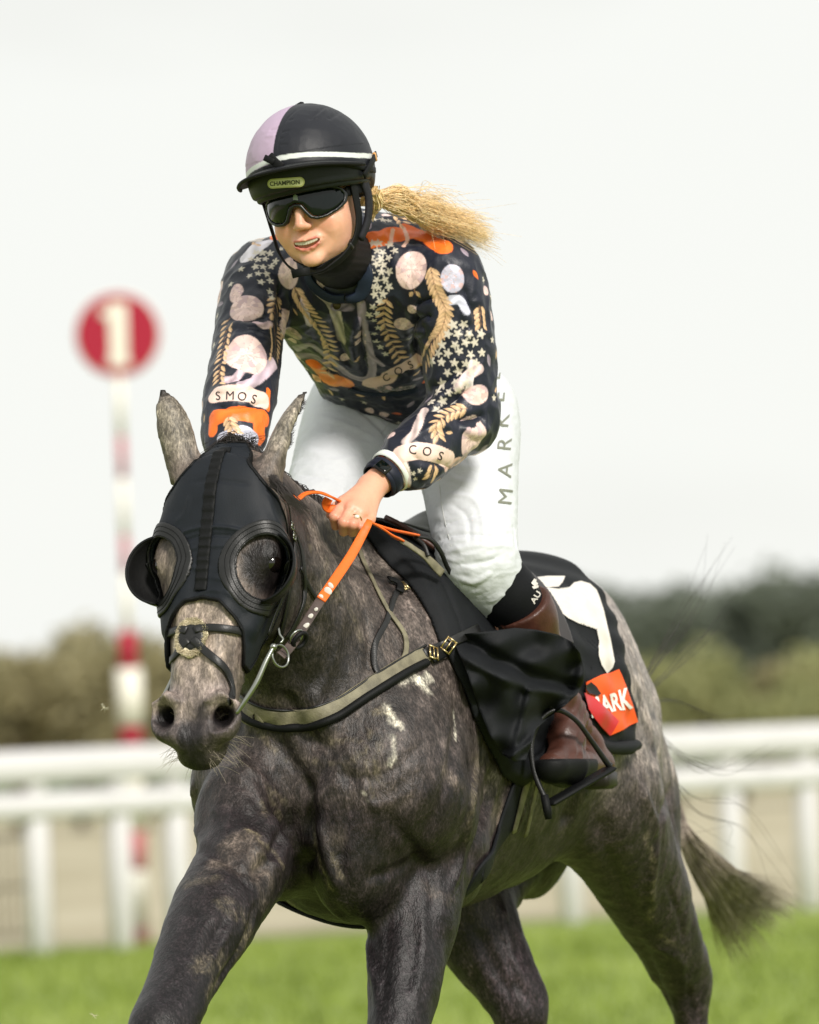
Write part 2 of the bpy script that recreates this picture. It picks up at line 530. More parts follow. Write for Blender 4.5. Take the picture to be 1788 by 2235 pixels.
# head
hb.loft(HO - HN * .075, HA, HS, HN, [(r[0] * KA,) + r[1:] for r in [
    (-.03, 0, 0, .050, .03, .06),
    (.02, 0, 0, .085, .055, .09),
    (.09, 0, 0, .103, .070, .11),
    (.18, 0, 0, .110, .078, .125),
    (.25, 0, 0, .108, .075, .13),
    (.32, 0, .003, .095, .066, .115),
    (.40, 0, .006, .080, .058, .09),
    (.48, 0, .008, .068, .052, .07),
    (.56, 0, .008, .062, .048, .060),
    (.62, 0, .002, .056, .038, .054),
    (.655, 0, -.010, .046, .026, .048),
    (.68, 0, -.018, .028, .012, .03)]], k=.03, n=2.35)
for s in (1, -1):
    hb.ell(HD(.235, .052 * s, -.15), .11, .045, .105, X=HA, Y=HS, k=.035)          # jaw plate
    hb.ell(HD(.225, .100 * s, -.052), .042, .030, .032, X=HA, Y=HS, k=.025)         # orbit
    hb.cone(HD(.27, .097 * s, -.065), HD(.39, .075 * s, -.055), .013, .008, k=.02)  # facial crest
    hb.cone(HD(.05, .06 * s, -.05), HD(.16, .082 * s, -.04), .028, .026, k=.03)
    hb.cone(HD(.28, .042 * s, -.020), HD(.50, .032 * s, -.024), .012, .012, k=.02)
    # nostrils: flared wings round a deep opening
    hb.ell(HD(.600, .055 * s, -.046), .047, .033, .037, X=unit(HA + .12 * HS * s), Y=HS, k=.018)
    hb.chain([HD(.575, .030 * s, -.014), HD(.562, .052 * s, -.014), HD(.578, .078 * s, -.030), HD(.61, .080 * s, -.042)], [.008, .0095, .0095, .008], k=.010)
    hb.ell(HD(.606, .060 * s, -.008), .037, .026, .038, X=unit(HA * .90 - .25 * HN - .45 * HS * s), Y=unit(HS * s + HN * .1), k=.007, op='-')
    hb.cone(HD(.600, .062 * s, -.030), HD(.575, .030 * s, -.08), .016, .012, k=.008, op='-')
hb.ell(HD(.645, 0, -.058), .030, .050, .038, X=HA, Y=HS, k=.02)     # upper lip
hb.ell(HD(.670, 0, -.085), .026, .043, .030, X=HA, Y=HS, k=.012)    # lower lip and chin
hb.cone(HD(.662, -.055, -.072), HD(.662, .055, -.072), .003, .003, k=.008, op='-')
hb.cone(HD(.625, 0, -.016), HD(.67, 0, -.026), .014, .012, k=.02, op='-')
hb.ell(HD(.10, 0, -.01), .07, .06, .014, X=HA, Y=HS, k=.03)
# ears
def ear(base, tip, back, s):
    base, tip = np.asarray(base), np.asarray(tip); ax = tip - base; Ln = np.linalg.norm(ax); ax = ax / Ln
    sd = unit(np.cross(ax, back)); bk = np.cross(sd, ax)
    e = Field()
    R = lambda rows: [(r[0] * Ln,) + r[1:] for r in rows]
    e.loft(base, ax, sd, bk, R([
        (-.30, 0, 0, .034, .026, .026), (.0, 0, 0, .034, .026, .024), (.25, 0, .002, .035, .024, .020), (.45, 0, .003, .035, .022, .016),
        (.65, 0, .002, .029, .018, .012), (.85, 0, 0, .013, .010, .007), (.96, 0, -.001, .006, .005, .004), (1.0, 0, -.003, .002, .002, .002)]), k=.01)
    e.loft(base, ax, sd, bk, R([
        (.06, 0, -.020, .006, .010, .02), (.25, 0, -.018, .016, .019, .02), (.5, 0, -.015, .020, .017, .02), (.75, 0, -.012, .012, .012, .02), (.93, 0, -.006, .003, .006, .01)]), k=.004, op='-')
    return e
earL = ear(Pt(598, 1010, 12.93), Pt(668, 850, 12.99), HS * -.75 - HA * .1 + HN * .35, 1)
earR = ear(Pt(398, 1000, 12.99), Pt(353, 845, 13.02), HS * .35 + HN * .65, -1)
def _addear(e):
    for fn, l, h, k, op in e.p: pass
    lo = np.min([p[1] for p in e.p], 0); hi = np.max([p[2] for p in e.p], 0)
    hb.add(lambda P: e(P), lo, hi, k=.022, pad=0)
_addear(earL); _addear(earR)
# fore legs: left one bears the weight, right one reaches forward
SH = {}
def leg(pts, rs, k=.03, side=HL, sq=1.15):
    q = catmull(np.hstack([np.array(pts), np.array(rs)[:, None]]), 5)
    hb.chain(q[:, :3], q[:, 3], k=.03, side=side, sq=sq)
kneeL = Pt(850, 2400, 12.98)
eL = H(.12, .135, 1.0)
leg([eL, eL * .62 + kneeL * .38, eL * .25 + kneeL * .75, kneeL], [.096, .073, .051, .048], k=.04, sq=1.0)
hb.ell(kneeL, .049, .053, .07, k=.03)
fetL = kneeL + v3(.0, .03, -.30)
leg([kneeL, kneeL + v3(0, .01, -.07), fetL], [.045, .032, .034], k=.02)
hb.ell(fetL, .042, .042, .045, k=.02)
leg([fetL, fetL + HF * .06 - ZU * .10], [.032, .036], k=.02)
hoofL = fetL + HF * .07 - ZU * .115
kneeR = Pt(345, 2262, 12.60)
eR = Pt(515, 1890, 13.02)
leg([eR + v3(.035, .04, .03), eR * .65 + kneeR * .35, eR * .25 + kneeR * .75, kneeR], [.086, .074, .053, .049], k=.04, sq=1.0)
hb.ell(Pt(530, 1790, 13.1), .09, .09, .12, k=.06)
hb.ell(kneeR, .047, .052, .062, k=.025)
fetR = Pt(250, 2560, 12.82)
leg([kneeR, kneeR * .8 + fetR * .2, fetR], [.043, .031, .033], k=.02)
hb.ell(fetR, .040, .042, .043, k=.02)
leg([fetR, fetR + v3(.0, .05, -.11)], [.031, .035], k=.02)
hoofR = fetR + v3(.0, .06, -.125)
# hind legs
def hind(stifle, hock, fet, sgn):
    hip = H(-.80, .11 * sgn, 1.18)
    hb.chain([hip, stifle], [.15, .135], k=.08, side=HL, sq=1.25)
    mid = stifle * .5 + hock * .5
    leg([stifle, mid - HF * .012, hock], [.135, .092, .056], side=HL, sq=1.15)
    back = H(-1.05, .105 * sgn, 1.04)
    hb.chain([back, mid - HF * .05], [.10, .045], k=.07, side=HL, sq=1.2)
    hb.chain([mid - HF * .055, hock - HF * .045 + ZU * .02], [.026, .020], k=.035)   # tendon of the gaskin
    hb.ell(hock, .058, .042, .072, X=HF, Y=HL, k=.03)
    hb.ell(hock - HF * .045 + ZU * .028, .026, .022, .034, X=HF, Y=HL, k=.02)          # point of hock
    hb.chain([hock - ZU * .03, fet], [.043, .033], k=.03, side=HL, sq=1.1)
    hb.ell(fet, .042, .04, .042, k=.02)
stL = H(-.66, .185, 1.05); hkL = Pt(1497, 2140, 14.52)
ftL = hkL - HF * .10 - ZU * .30
hind(stL, hkL, ftL, 1)
hb.chain([ftL, ftL + HF * .05 - ZU * .1], [.032, .036], k=.02)
stR = H(-.60, -.20, .98); hkR = Pt(1138, 2200, 14.05)
ftR = hkR + HF * .02 - ZU * .27
hind(stR, hkR, ftR, -1)
hb.chain([ftR, ftR + HF * .06 - ZU * .1], [.032, .036], k=.02)
# muscle of the breast: groove between the two pectorals
hb.cone(H(.50, 0, 1.17), H(.40, 0, .84), .022, .035, k=.05, op='-')
hb.ell(H(.33, .085, .95), .11, .085, .12, X=HF, Y=HL, k=.04)
hb.ell(H(.33, -.09, .98), .11, .08, .10, X=HF, Y=HL, k=.04)
hb.ell(H(.12, 0, .90), .14, .15, .07, X=HF, Y=HL, k=.05)
# elbow folds and the hollow between leg and girth
hb.ell(H(.02, .15, .95), .09, .06, .10, X=HF, Y=HL, k=.05)
hb.ell(H(.02, -.17, .95), .09, .06, .10, X=HF, Y=HL, k=.05)
# tail dock
hb.chain([H(-1.10, 0, 1.42), H(-1.19, .0, 1.34), H(-1.24, 0, 1.22)], [.045, .034, .025], k=.04)

_lo = np.min([H(.95, -.5, 0), H(-1.5, -.5, 0), H(.95, .5, 0), H(-1.5, .5, 0), fetR - .25], 0); _hi = np.max([H(.95, -.5, 2.1), H(-1.5, -.5, 0), H(.95, .5, 0), H(-1.5, .5, 0)], 0)
_lo[2] = 0.02
HV, HFc = mesh_field(hb, _lo, _hi, .0075)
HV = relax(HV, HFc, 2)
horse_bvh = bvh_of(HV, HFc)
def ray_px(bvh, u, v):
    r = bvh.ray_cast(Vector(CAMLOC), Vector(pix_dir(u, v)))
    return (None, None) if r[0] is None else (np.array(r[0]), np.array(r[1]))
K = 1.03652   # my measuring picture was 1725 wide
def on_surf(bvh, pts, k=K):
    out = []
    for (u, v) in pts:
        p, n = ray_px(bvh, u * k, v * k)
        if p is not None: out.append(p)
    return out
def dense(pts, step=6.0):
    p = catmull(np.asarray(pts, float), 10); o = [p[0]]
    for q in p:
        if np.linalg.norm(q - o[-1]) >= step: o.append(q)
    return o
def strokes(V, F, bvh, rows, k=K, gain=1.0):
    N = v_normals(V, F); disp = np.zeros(len(V))
    for pts, amp, w in rows:
        P3 = on_surf(bvh, dense(pts, 10), k)
        if len(P3) < 2: continue
        P3 = np.array(P3); lo, hi = P3.min(0) - 3 * w, P3.max(0) + 3 * w
        m = np.where(((V > lo) & (V < hi)).all(1))[0]
        if not len(m): continue
        d = np.full(len(m), 9.0); tt = np.zeros(len(m)); n = len(P3) - 1
        for i in range(n):
            if np.linalg.norm(P3[i + 1] - P3[i]) > .12: continue
            e, t = seg_dist(V[m], P3[i], P3[i + 1]); b = e < d
            d[b] = e[b]; tt[b] = (i + t[b]) / n
        fade = smooth01(np.minimum(tt, 1 - tt) * 5)
        disp[m] += amp * gain * np.exp(-(d / w) ** 2) * (.15 + .85 * fade)
    return V + N * disp[:, None]
HV = strokes(HV, HFc, horse_bvh, [
    ([(640, 1620), (652, 1720), (655, 1800), (610, 1860)], -.014, .016),
    ([(560, 1500), (600, 1580), (640, 1640)], -.008, .014),
    ([(720, 1530), (690, 1600), (650, 1680)], -.006, .012),
    ([(672, 1720), (690, 1800), (720, 1890)], .007, .010),
    ([(600, 1740), (575, 1800), (530, 1850)], -.010, .014),
    ([(400, 1790), (450, 1795), (530, 1850)], -.008, .010),
    ([(420, 1815), (480, 1830), (540, 1880)], -.004, .006),
    ([(410, 1640), (405, 1720), (430, 1790)], .004, .012),
    ([(1005, 1560), (990, 1700), (965, 1830), (935, 1900)], .008, .011),
    ([(1040, 1600), (1020, 1720), (985, 1850)], -.010, .018),
    ([(760, 1850), (830, 1835), (900, 1800)], -.007, .014),
    ([(800, 1700), (850, 1760), (905, 1850), (915, 1950)], -.005, .012),
    ([(960, 1450), (960, 1560), (930, 1680), (880, 1790)], -.006, .016),
    ([(900, 1640), (860, 1720), (840, 1800)], .005, .02),
    ([(590, 1450), (640, 1540), (700, 1590)], -.012, .02),
    ([(640, 1200), (650, 1300), (620, 1400), (600, 1460)], -.010, .018),
    ([(680, 1180), (720, 1280), (700, 1400), (650, 1500)], .006, .014),
    ([(700, 1160), (760, 1260), (780, 1380), (760, 1460)], -.005, .012),
    ([(640, 1080), (670, 1150), (690, 1210)], -.004, .008),
    ([(655, 1240), (640, 1290), (655, 1340)], .004, .006),
    ([(720, 1580), (740, 1680), (720, 1780), (730, 1900)], -.005, .012),
    ([(780, 1600), (770, 1660), (800, 1720)], .004, .008),
    ([(520, 1740), (545, 1790), (600, 1830)], .006, .012),
    ([(545, 1890), (510, 1990), (440, 2110)], -.006, .010),
    ([(470, 1880), (410, 1990), (350, 2090)], .004, .012),
    ([(400, 1960), (380, 2050), (330, 2120)], -.004, .012),
    ([(790, 1920), (780, 2000), (800, 2100)], .004, .012),
    ([(860, 1900), (870, 2000), (850, 2120)], -.004, .012),
    ([(1330, 1620), (1385, 1750), (1370, 1880), (1395, 1960)], .006, .012),
    ([(1250, 1700), (1300, 1830), (1340, 1950)], -.010, .022),
    ([(1190, 1750), (1215, 1680), (1250, 1600)], -.012, .03),
    ([(1420, 1650), (1395, 1720), (1380, 1800)], -.006, .014),
    ([(1370, 1990), (1430, 2020), (1450, 2090)], .005, .009),
    ([(1340, 1960), (1390, 2080), (1420, 2150)], -.005, .010),
    ([(1330, 1400), (1370, 1550), (1390, 1680)], .005, .02),
    ([(1000, 1950), (1050, 2050), (1100, 2130)], -.006, .014),
    ([(1060, 1900), (1070, 2000), (1110, 2090)], .005, .012),
    ([(505, 1400), (510, 1440), (500, 1490)], .003, .004),
    ([(520, 1455), (560, 1450), (545, 1480)], -.002, .005),
    ([(700, 1620), (760, 1640), (830, 1620), (900, 1560)], -.004, .012), ([(760, 1700), (820, 1690), (880, 1650)], .004, .010),
    ([(460, 1640), (520, 1660), (560, 1720)], -.004, .012), ([(440, 1700), (500, 1730)], .004, .010), ([(500, 1600), (560, 1650), (590, 1700)], .004, .010),
    ([(480, 1930), (440, 2000), (400, 2080)], -.004, .007), ([(500, 1880), (480, 1960), (430, 2050)], .003, .006),
    ([(820, 1900), (815, 2000), (805, 2120)], -.003, .007), ([(890, 1900), (890, 2010), (870, 2120)], .003, .006), ([(770, 1950), (790, 2060), (790, 2140)], .003, .006),
    ([(700, 1900), (740, 1960), (760, 2000)], -.004, .010), ([(1080, 1500), (1060, 1620), (1020, 1740)], .003, .01),
    ([(1300, 1500), (1340, 1600), (1350, 1700)], -.005, .014), ([(1280, 1760), (1330, 1870), (1380, 1960)], .004, .010), ([(1400, 1850), (1430, 1930), (1440, 1990)], -.004, .007),
    ([(1440, 2030), (1455, 2100), (1470, 2150)], -.004, .006), ([(1050, 1960), (1085, 2060), (1120, 2120)], -.004, .008), ([(990, 1980), (1030, 2080)], .003, .009),
    ([(380, 1420), (400, 1470), (400, 1500)], .0015, .004), ([(470, 1400), (490, 1450), (480, 1500)], -.0025, .005), ([(455, 1420), (470, 1470)], .002, .004), ([(380, 1280), (420, 1300)], .0015, .004), ([(500, 1330), (520, 1380), (515, 1430)], .002, .004)], gain=1.35)
_hd = to_hd(HV)
_am = (1 - .75 * smooth01((_hd[:, 0] + .2) / .1) * smooth01((.12 - np.abs(_hd[:, 1])) / .02) * smooth01((_hd[:, 2] + .22) / .04))
HNm = v_normals(HV, HFc)
HV = HV + HNm * (_am * (fbm(HV * 9, 3) * .012 + fbm(HV * np.array([34, 34, 18]), 3) * .0045))[:, None]
HNm = v_normals(HV, HFc)
horse_bvh = bvh_of(HV, HFc)
print('horse', len(HV))
# ------------------------------------------------------------------ rider skeleton
ZF = lambda x, y, d: Pt(640 + .1855 * x, 980 + .1855 * y, d)
RL = unit(v3(.94, -.34, 0.0))
shL, shR = Pt(972, 603, 13.37), Pt(570, 607, 13.48)
elL, elR = Pt(1008, 903, 13.36), Pt(535, 800, 13.30)
wrL, wrR = Pt(812, 1062, 13.20), Pt(505, 985, 13.16)
nkB = Pt(752, 568, 13.40); pel = Pt(890, 895, 13.83)
hipL, hipR = Pt(1010, 905, 13.77), Pt(800, 890, 13.90)
knL, knR = Pt(1042, 1222, 13.41), Pt(700, 1120, 13.56)
anL = Pt(1236, 1566, 13.60)
def mirror(p):
    h = to_h(p); return H(h[0], -h[1], h[2])
anR = mirror(anL)
TA = unit(pel - nkB); TS = unit(RL - TA * (RL @ TA)); TU = np.cross(TA, TS)
if TU[1] > 0: TU = -TU
def TT(a, s, u): return nkB + TA * a + TS * s + TU * u
# head
hf = unit(v3(-.34, -.93, -.07)); hl = v3(.92, -.33, .135); hl = unit(hl - hf * (hl @ hf)); hu = np.cross(hl, hf)
if hu[2] < 0: hu = -hu
HC = Pt(690, 452, 13.16)
def HH(l, f, u): return HC + hl * l + hf * f + hu * u
def to_hh(p):
    q = np.asarray(p, float) - HC
    return np.stack([q @ hl, q @ hf, q @ hu], -1)

pb = Field()
# torso, limbs (under the clothes)
pb.loft(nkB, TA, TS, TU, [(.02, 0, 0, .06, .05, .05), (.08, 0, 0, .15, .07, .075), (.18, 0, 0, .155, .09, .09), (.32, 0, 0, .135, .085, .085), (.46, 0, 0, .135, .08, .085), (.56, 0, 0, .145, .09, .10), (.63, 0, 0, .12, .08, .09)], k=.03)
pb.chain([shR, nkB + TA * .05, shL], [.052, .06, .052], k=.03)
for sh, el, wr in ((shL, elL, wrL), (shR, elR, wrR)):
    pb.chain([sh, sh * .5 + el * .5, el, el * .6 + wr * .4, wr], [.050, .046, .038, .038, .027], k=.02)
for hp, kn, an in ((hipL, knL, anL), (hipR, knR, anR)):
    pb.chain([hp, hp * .5 + kn * .5, kn], [.092, .075, .052], k=.03)
    pb.chain([kn, kn * .65 + an * .35, an], [.050, .050, .034], k=.03)
# neck and head
pb.chain([nkB, HH(0, -.02, -.08)], [.060, .052], k=.03)
pb.ell(HH(0, -.005, .035), .074, .092, .085, X=hl, Y=hf, k=.02)
pb.loft(HC, -hu, hl, hf, [
    (-.06, 0, 0, .066, .075, .05), (-.02, 0, 0, .073, .086, .05), (.01, 0, 0, .077, .084, .05), (.04, 0, 0, .077, .080, .045),
    (.07, 0, .003, .070, .076, .04), (.09, 0, .006, .057, .070, .035), (.106, 0, .010, .034, .058, .03), (.118, 0, .016, .016, .038, .02)], k=.02, n=2.2)
for s in (1, -1):
    pb.ell(HH(.040 * s, .058, -.036), .025, .020, .024, X=hl, Y=hf, k=.03)           # cheek
    pb.ell(HH(.031 * s, .080, .003), .016, .012, .011, X=hl, Y=hf, k=.010, op='-')     # eye socket
    pb.ell(HH(.031 * s, .070, .003), .0125, .0125, .0125, k=.003)                      # eyeball
    pb.ell(HH(.030 * s, .082, .020), .020, .008, .006, X=hl, Y=hf, k=.010)             # brow
    pb.ell(HH(.012 * s, .094, -.038), .007, .009, .006, X=hl, Y=hf, k=.006)            # nostril wing
    pb.ell(HH(.007 * s, .099, -.0445), .0035, .004, .003, X=hl, Y=hf, k=.003, op='-')
    pb.loft(HH(.076 * s, -.006, -.012), hu, hf, hl * s, [(-.028, 0, 0, .006, .004, .004), (-.01, 0, 0, .011, .007, .004), (.012, 0, 0, .015, .007, .004), (.026, 0, 0, .010, .005, .003)], k=.006)
pb.chain([HH(0, .084, .010), HH(0, .095, -.012), HH(0, .105, -.034)], [.006, .0075, .0095], k=.012)
pb.ell(HH(0, .080, -.066), .029, .014, .018, X=hl, Y=hf, k=.012)
pb.ell(HH(0, .074, -.102), .020, .012, .013, X=hl, Y=hf, k=.02)
def face_f(x, u):
    f_ = np.linspace(.13, .03, 120); d_ = pb(np.array([HH(x, t, u) for t in f_])); i = np.argmax(d_ < 0); return f_[i]
def mouth(xs, u0, cu):
    return [HH(x, face_f(x, u0 + cu * x * x), u0 + cu * x * x) for x in xs]
_xs = (-.030, -.022, -.012, 0, .012, .022, .030)
_mth = mouth(_xs, -.0640, 2.5); _mtl = mouth(_xs, -.0815, 16.5); _mid = mouth(_xs, -.0720, 8.5)
pb.chain([p + hf * (.0004 - 2.6 * x * x) for p, x in zip(_mth, _xs)], [.0005, .0020, .0029, .0032, .0029, .0020, .0005], k=.004)
pb.chain([p + hf * (.0004 - 2.6 * x * x) for p, x in zip(_mtl, _xs)], [.0005, .0024, .0038, .0043, .0038, .0024, .0005], k=.004)
for q_ in (.001, -.006, -.011): pb.chain([p + hf * q_ for p in _mid], [.0004, .0034, .0056, .0063, .0056, .0034, .0004], k=.0012, op='-')
# hands closed on the reins
def hand_pts():
    W = wrL
    mcp = [ZF(585, 650, 13.135), ZF(690, 700, 13.12), ZF(795, 755, 13.12), ZF(890, 815, 13.135)]
    fing = [[mcp[0], ZF(485, 800, 13.10), ZF(500, 905, 13.125), ZF(555, 905, 13.155)],
            [mcp[1], ZF(590, 870, 13.085), ZF(592, 975, 13.11), ZF(645, 965, 13.145)],
            [mcp[2], ZF(700, 890, 13.085), ZF(695, 985, 13.11), ZF(745, 975, 13.145)],
            [mcp[3], ZF(812, 925, 13.095), ZF(790, 1005, 13.12), ZF(830, 1000, 13.15)]]
    th = [ZF(760, 560, 13.19), ZF(600, 640, 13.185), ZF(505, 700, 13.165), ZF(440, 770, 13.145)]
    return W, mcp, fing, th
FR = [[.0112, .0102, .0092, .0082], [.0114, .0104, .0094, .0084], [.0110, .0100, .0090, .0080], [.0100, .0090, .0082, .0072]]
def add_hand(field, W, mcp, fing, th):
    for m, r in zip(mcp, (.0150, .0155, .0150, .0135)):
        field.cone(W * .92 + m * .08, m, .021, r, k=.012)
    for c, r in zip(fing, FR):
        for i in range(3): field.cone(c[i], c[i + 1], r[i] * .96, r[i + 1] * .96, k=.0015 if i else .0045)
        field.ell(c[0] + (c[0] - W) * .02, r[0] * 1.08, r[0] * 1.08, r[0] * 1.08, k=.006)
        field.ell(c[1], r[1] * 1.06, r[1] * 1.06, r[1] * 1.06, k=.004)
    field.chain(th, [.020, .0145, .0115, .0095], k=.008)
HP = hand_pts()
add_hand(pb, *HP)
_off = wrR - mirror(wrL)
mirr = lambda p: mirror(p) + _off
HPR = (wrR, [mirr(p) for p in HP[1]], [[mirr(p) for p in c] for c in HP[2]], [mirr(p) for p in HP[3]])
add_hand(pb, *HPR)
for an in (anL, anR):
    pb.chain([an, an + HF * .03 - ZU * .04, an + HF * .04 - ZU * .05], [.030, .026, .02], k=.02)
PV, PF = mesh_field(pb, v3(-.5, 12.95, 1.0), v3(.65, 14.35, 2.42), .0028)
PV, PF = largest(PV, PF); PV = relax(PV, PF, 1)
PV = strokes(PV, PF, bvh_of(PV, PF), [([(672, 492), (698, 500), (718, 514), (726, 532)], -.0008, .005),
    ([(660, 543), (675, 545), (690, 541)], -.0016, .004), ([(722, 470), (728, 490), (730, 510)], .0012, .008), ([(735, 500), (728, 530), (712, 555)], .0012, .008)], k=1.0)
_q = to_hh(PV); PV = PV + v_normals(PV, PF) * ((fbm(PV * 90, 2) * .0005) * (_q[:, 2] > -.14))[:, None]
print('person', len(PV))

# ------------------------------------------------------------------ jacket
jk = Field()
jk.loft(nkB, TA, TS, TU, [(-.03, 0, 0, .07, .065, .06), (.03, 0, 0, .13, .085, .09), (.10, 0, 0, .172, .10, .11), (.20, 0, 0, .175, .105, .11), (.32, 0, 0, .158, .095, .10), (.42, 0, 0, .152, .085, .095), (.455, 0, 0, .150, .08, .09)], k=.03, n=2.2)
jk.chain([shR, nkB + TA * .05, shL], [.064, .085, .064], k=.05)
def sleeve(pts, rs): 
    q = catmull(np.hstack([np.array(pts), np.array(rs)[:, None]]), 5); jk.chain(q[:, :3], q[:, 3], k=.015)
sleeve([shL, shL * .5 + elL * .5 + v3(.01, 0, 0), elL], [.070, .064, .060])
sleeve([elL, elL * .5 + wrL * .5 - ZU * .008, wrL * .64 + elL * .36], [.060, .054, .046])
sleeve([shR, shR * .5 + elR * .5 - v3(.005, 0, 0), elR], [.066, .058, .058])
sleeve([elR, elR * .5 + wrR * .5, wrR * .92 + elR * .08], [.058, .060, .050])
jk.ell(TT(.05, .02, -.055), .14, .07, .07, X=TS, Y=TA, k=.06)
jk.ell(elL + v3(.012, .01, -.012), .055, .055, .06, k=.03)
jk.ell(shL * .7 + nkB * .3 + TA * .06 - TU * .01, .09, .09, .09, k=.05)
jk.ell(shR * .7 + nkB * .3 + TA * .06 - TU * .01, .085, .085, .085, k=.05)
_neckcut = Field().cone(nkB + TA * .02 - (HH(0, 0, -.1) - nkB) * .1, HH(0, .0, -.06), .056, .060, k=0)
def jfield(P):
    a = jk(P)
    return smax(a, -_neckcut(P), .01)
JV, JF = mesh_field(jfield, v3(-.5, 12.95, 1.55), v3(.5, 14.2, 2.4), .0042)
JV = relax(JV, JF, 2)
def subdiv(v, f):
    """split each quad in four"""
    nv = len(v); e = np.concatenate([np.sort(f[:, [i, (i + 1) % 4]], 1) for i in range(4)])
    k = e[:, 0].astype(np.int64) * nv + e[:, 1]; uk, inv = np.unique(k, return_inverse=True)
    ev = (v[uk // nv] + v[uk % nv]) / 2; m = len(f); E = inv.reshape(4, m).T + nv
    fc = v[f].mean(1); C = np.arange(m) + nv + len(uk)
    F = np.concatenate([np.stack([f[:, i], E[:, i], C, E[:, i - 1]], 1) for i in range(4)])
    return np.vstack([v, ev, fc]), F
JV, JF = subdiv(JV, JF); JV = relax(JV, JF, 2, .5)
print('jacket', len(JV))

# ------------------------------------------------------------------ breeches
br = Field()
br.loft(nkB, TA, TS, TU, [(.40, 0, 0, .130, .065, .075), (.48, 0, 0, .152, .085, .10), (.56, 0, 0, .168, .10, .115), (.64, 0, 0, .150, .095, .10), (.70, 0, 0, .10, .06, .07)], k=.05)
def bchain(pts, rs):
    q = catmull(np.hstack([np.array(pts), np.array(rs)[:, None]]), 5); br.chain(q[:, :3], q[:, 3], k=.02)
bchain([hipL, hipL * .5 + knL * .5 + v3(.0, -.02, 0), knL * .85 + hipL * .15, knL + v3(0, .0, -.01)], [.112, .088, .073, .068])
bchain([hipR, hipR * .5 + knR * .5, knR], [.115, .094, .070])
bchain([knL, knL * .80 + anL * .20], [.066, .058])
bchain([knR, knR * .80 + anR * .20], [.066, .058])
BV, BF = mesh_field(br, v3(-.6, 13.3, 1.1), v3(.6, 14.5, 2.2), .005)
BV = relax(BV, BF, 2)
BV, BF = subdiv(BV, BF); BV = relax(BV, BF, 2)
print('breeches', len(BV))
# ------------------------------------------------------------------ materials
def coat_mat():
    m = bpy.data.materials.new("grey_coat"); m.use_nodes = True
    N, L = m.node_tree.nodes, m.node_tree.links; b = N['Principled BSDF']
    tc = N.new("ShaderNodeTexCoord")
    at = N.new("ShaderNodeAttribute"); at.attribute_name = 'coat'
    fl = N.new("ShaderNodeAttribute"); fl.attribute_name = 'fleck'
    mp = N.new("ShaderNodeMapping"); mp.inputs['Scale'].default_value = (1, 1, .42); mp.inputs['Rotation'].default_value = (0, .35, 0); L.new(tc.outputs['Object'], mp.inputs['Vector'])
    n1 = N.new("ShaderNodeTexNoise"); n1.inputs['Scale'].default_value = 230; n1.inputs['Detail'].default_value = 2; n1.inputs['Roughness'].default_value = .7
    n2 = N.new("ShaderNodeTexNoise"); n2.inputs['Scale'].default_value = 45; n2.inputs['Detail'].default_value = 5; n2.inputs['Roughness'].default_value = .65; n2.inputs['Distortion'].default_value = .6
    L.new(mp.outputs[0], n1.inputs['Vector']); L.new(mp.outputs[0], n2.inputs['Vector'])
    r1 = N.new("ShaderNodeMapRange"); r1.inputs['From Min'].default_value = .33; r1.inputs['From Max'].default_value = .67; r1.inputs['To Min'].default_value = -1.5; r1.inputs['To Max'].default_value = 1.3
    r2 = N.new("ShaderNodeMapRange"); r2.inputs['From Min'].default_value = .3; r2.inputs['From Max'].default_value = .7; r2.inputs['To Min'].default_value = -1.05; r2.inputs['To Max'].default_value = .95
    L.new(n1.outputs['Fac'], r1.inputs['Value']); L.new(n2.outputs['Fac'], r2.inputs['Value'])
    mu = N.new("ShaderNodeMath"); mu.operation = 'MULTIPLY_ADD'; L.new(r1.outputs[0], mu.inputs[0]); L.new(fl.outputs['Fac'], mu.inputs[1]); L.new(r2.outputs[0], mu.inputs[2])
    ex = N.new("ShaderNodeMath"); ex.operation = 'POWER'; ex.inputs[0].default_value = 2.3; L.new(mu.outputs[0], ex.inputs[1])
    sc = N.new("ShaderNodeVectorMath"); sc.operation = 'SCALE'; gm = N.new("ShaderNodeGamma"); gm.inputs['Gamma'].default_value = 1.18; L.new(at.outputs['Color'], gm.inputs['Color']); L.new(gm.outputs['Color'], sc.inputs[0]); L.new(ex.outputs[0], sc.inputs['Scale'])
    L.new(sc.outputs[0], b.inputs['Base Color'])
    b.inputs['Roughness'].default_value = .45; b.inputs['Specular IOR Level'].default_value = .33
    bp = N.new("ShaderNodeBump"); bp.inputs["Distance"].default_value = .0016; bp.inputs['Strength'].default_value = .8
    L.new(n1.outputs['Fac'], bp.inputs['Height'])
    b2 = N.new("ShaderNodeBump"); b2.inputs['Distance'].default_value = .009; b2.inputs['Strength'].default_value = .45
    L.new(n2.outputs['Fac'], b2.inputs['Height']); L.new(bp.outputs['Normal'], b2.inputs['Normal'])
    L.new(b2.outputs['Normal'], b.inputs['Normal'])
    return m
M_COAT = coat_mat()
M_BLACKFAB = mat('black_fabric', srgb(21, 23, 26), .68, .22, .18, 25, .0008, 500)
M_HOOD = mat('hood_fabric', srgb(18, 23, 30), .55, .28, .12, 40, .0005, 700)
M_LEATHER = mat('black_leather', srgb(26, 26, 26), .4, .4, .15, 60, .0004, 400)
M_TRIM = mat('black_binding', srgb(14, 15, 16), .6, .2, .1, 80, .0005, 600)
M_BROWNL = mat('brown_leather', srgb(72, 42, 33), .38, .4, .22, 28, .0006, 220)
M_GREYL = mat('worn_leather', srgb(118, 112, 92), .6, .4, .35, 45, .0008, 260)
M_STEEL = mat('steel', (.30, .31, .28), .3, .5, metal=1.0)
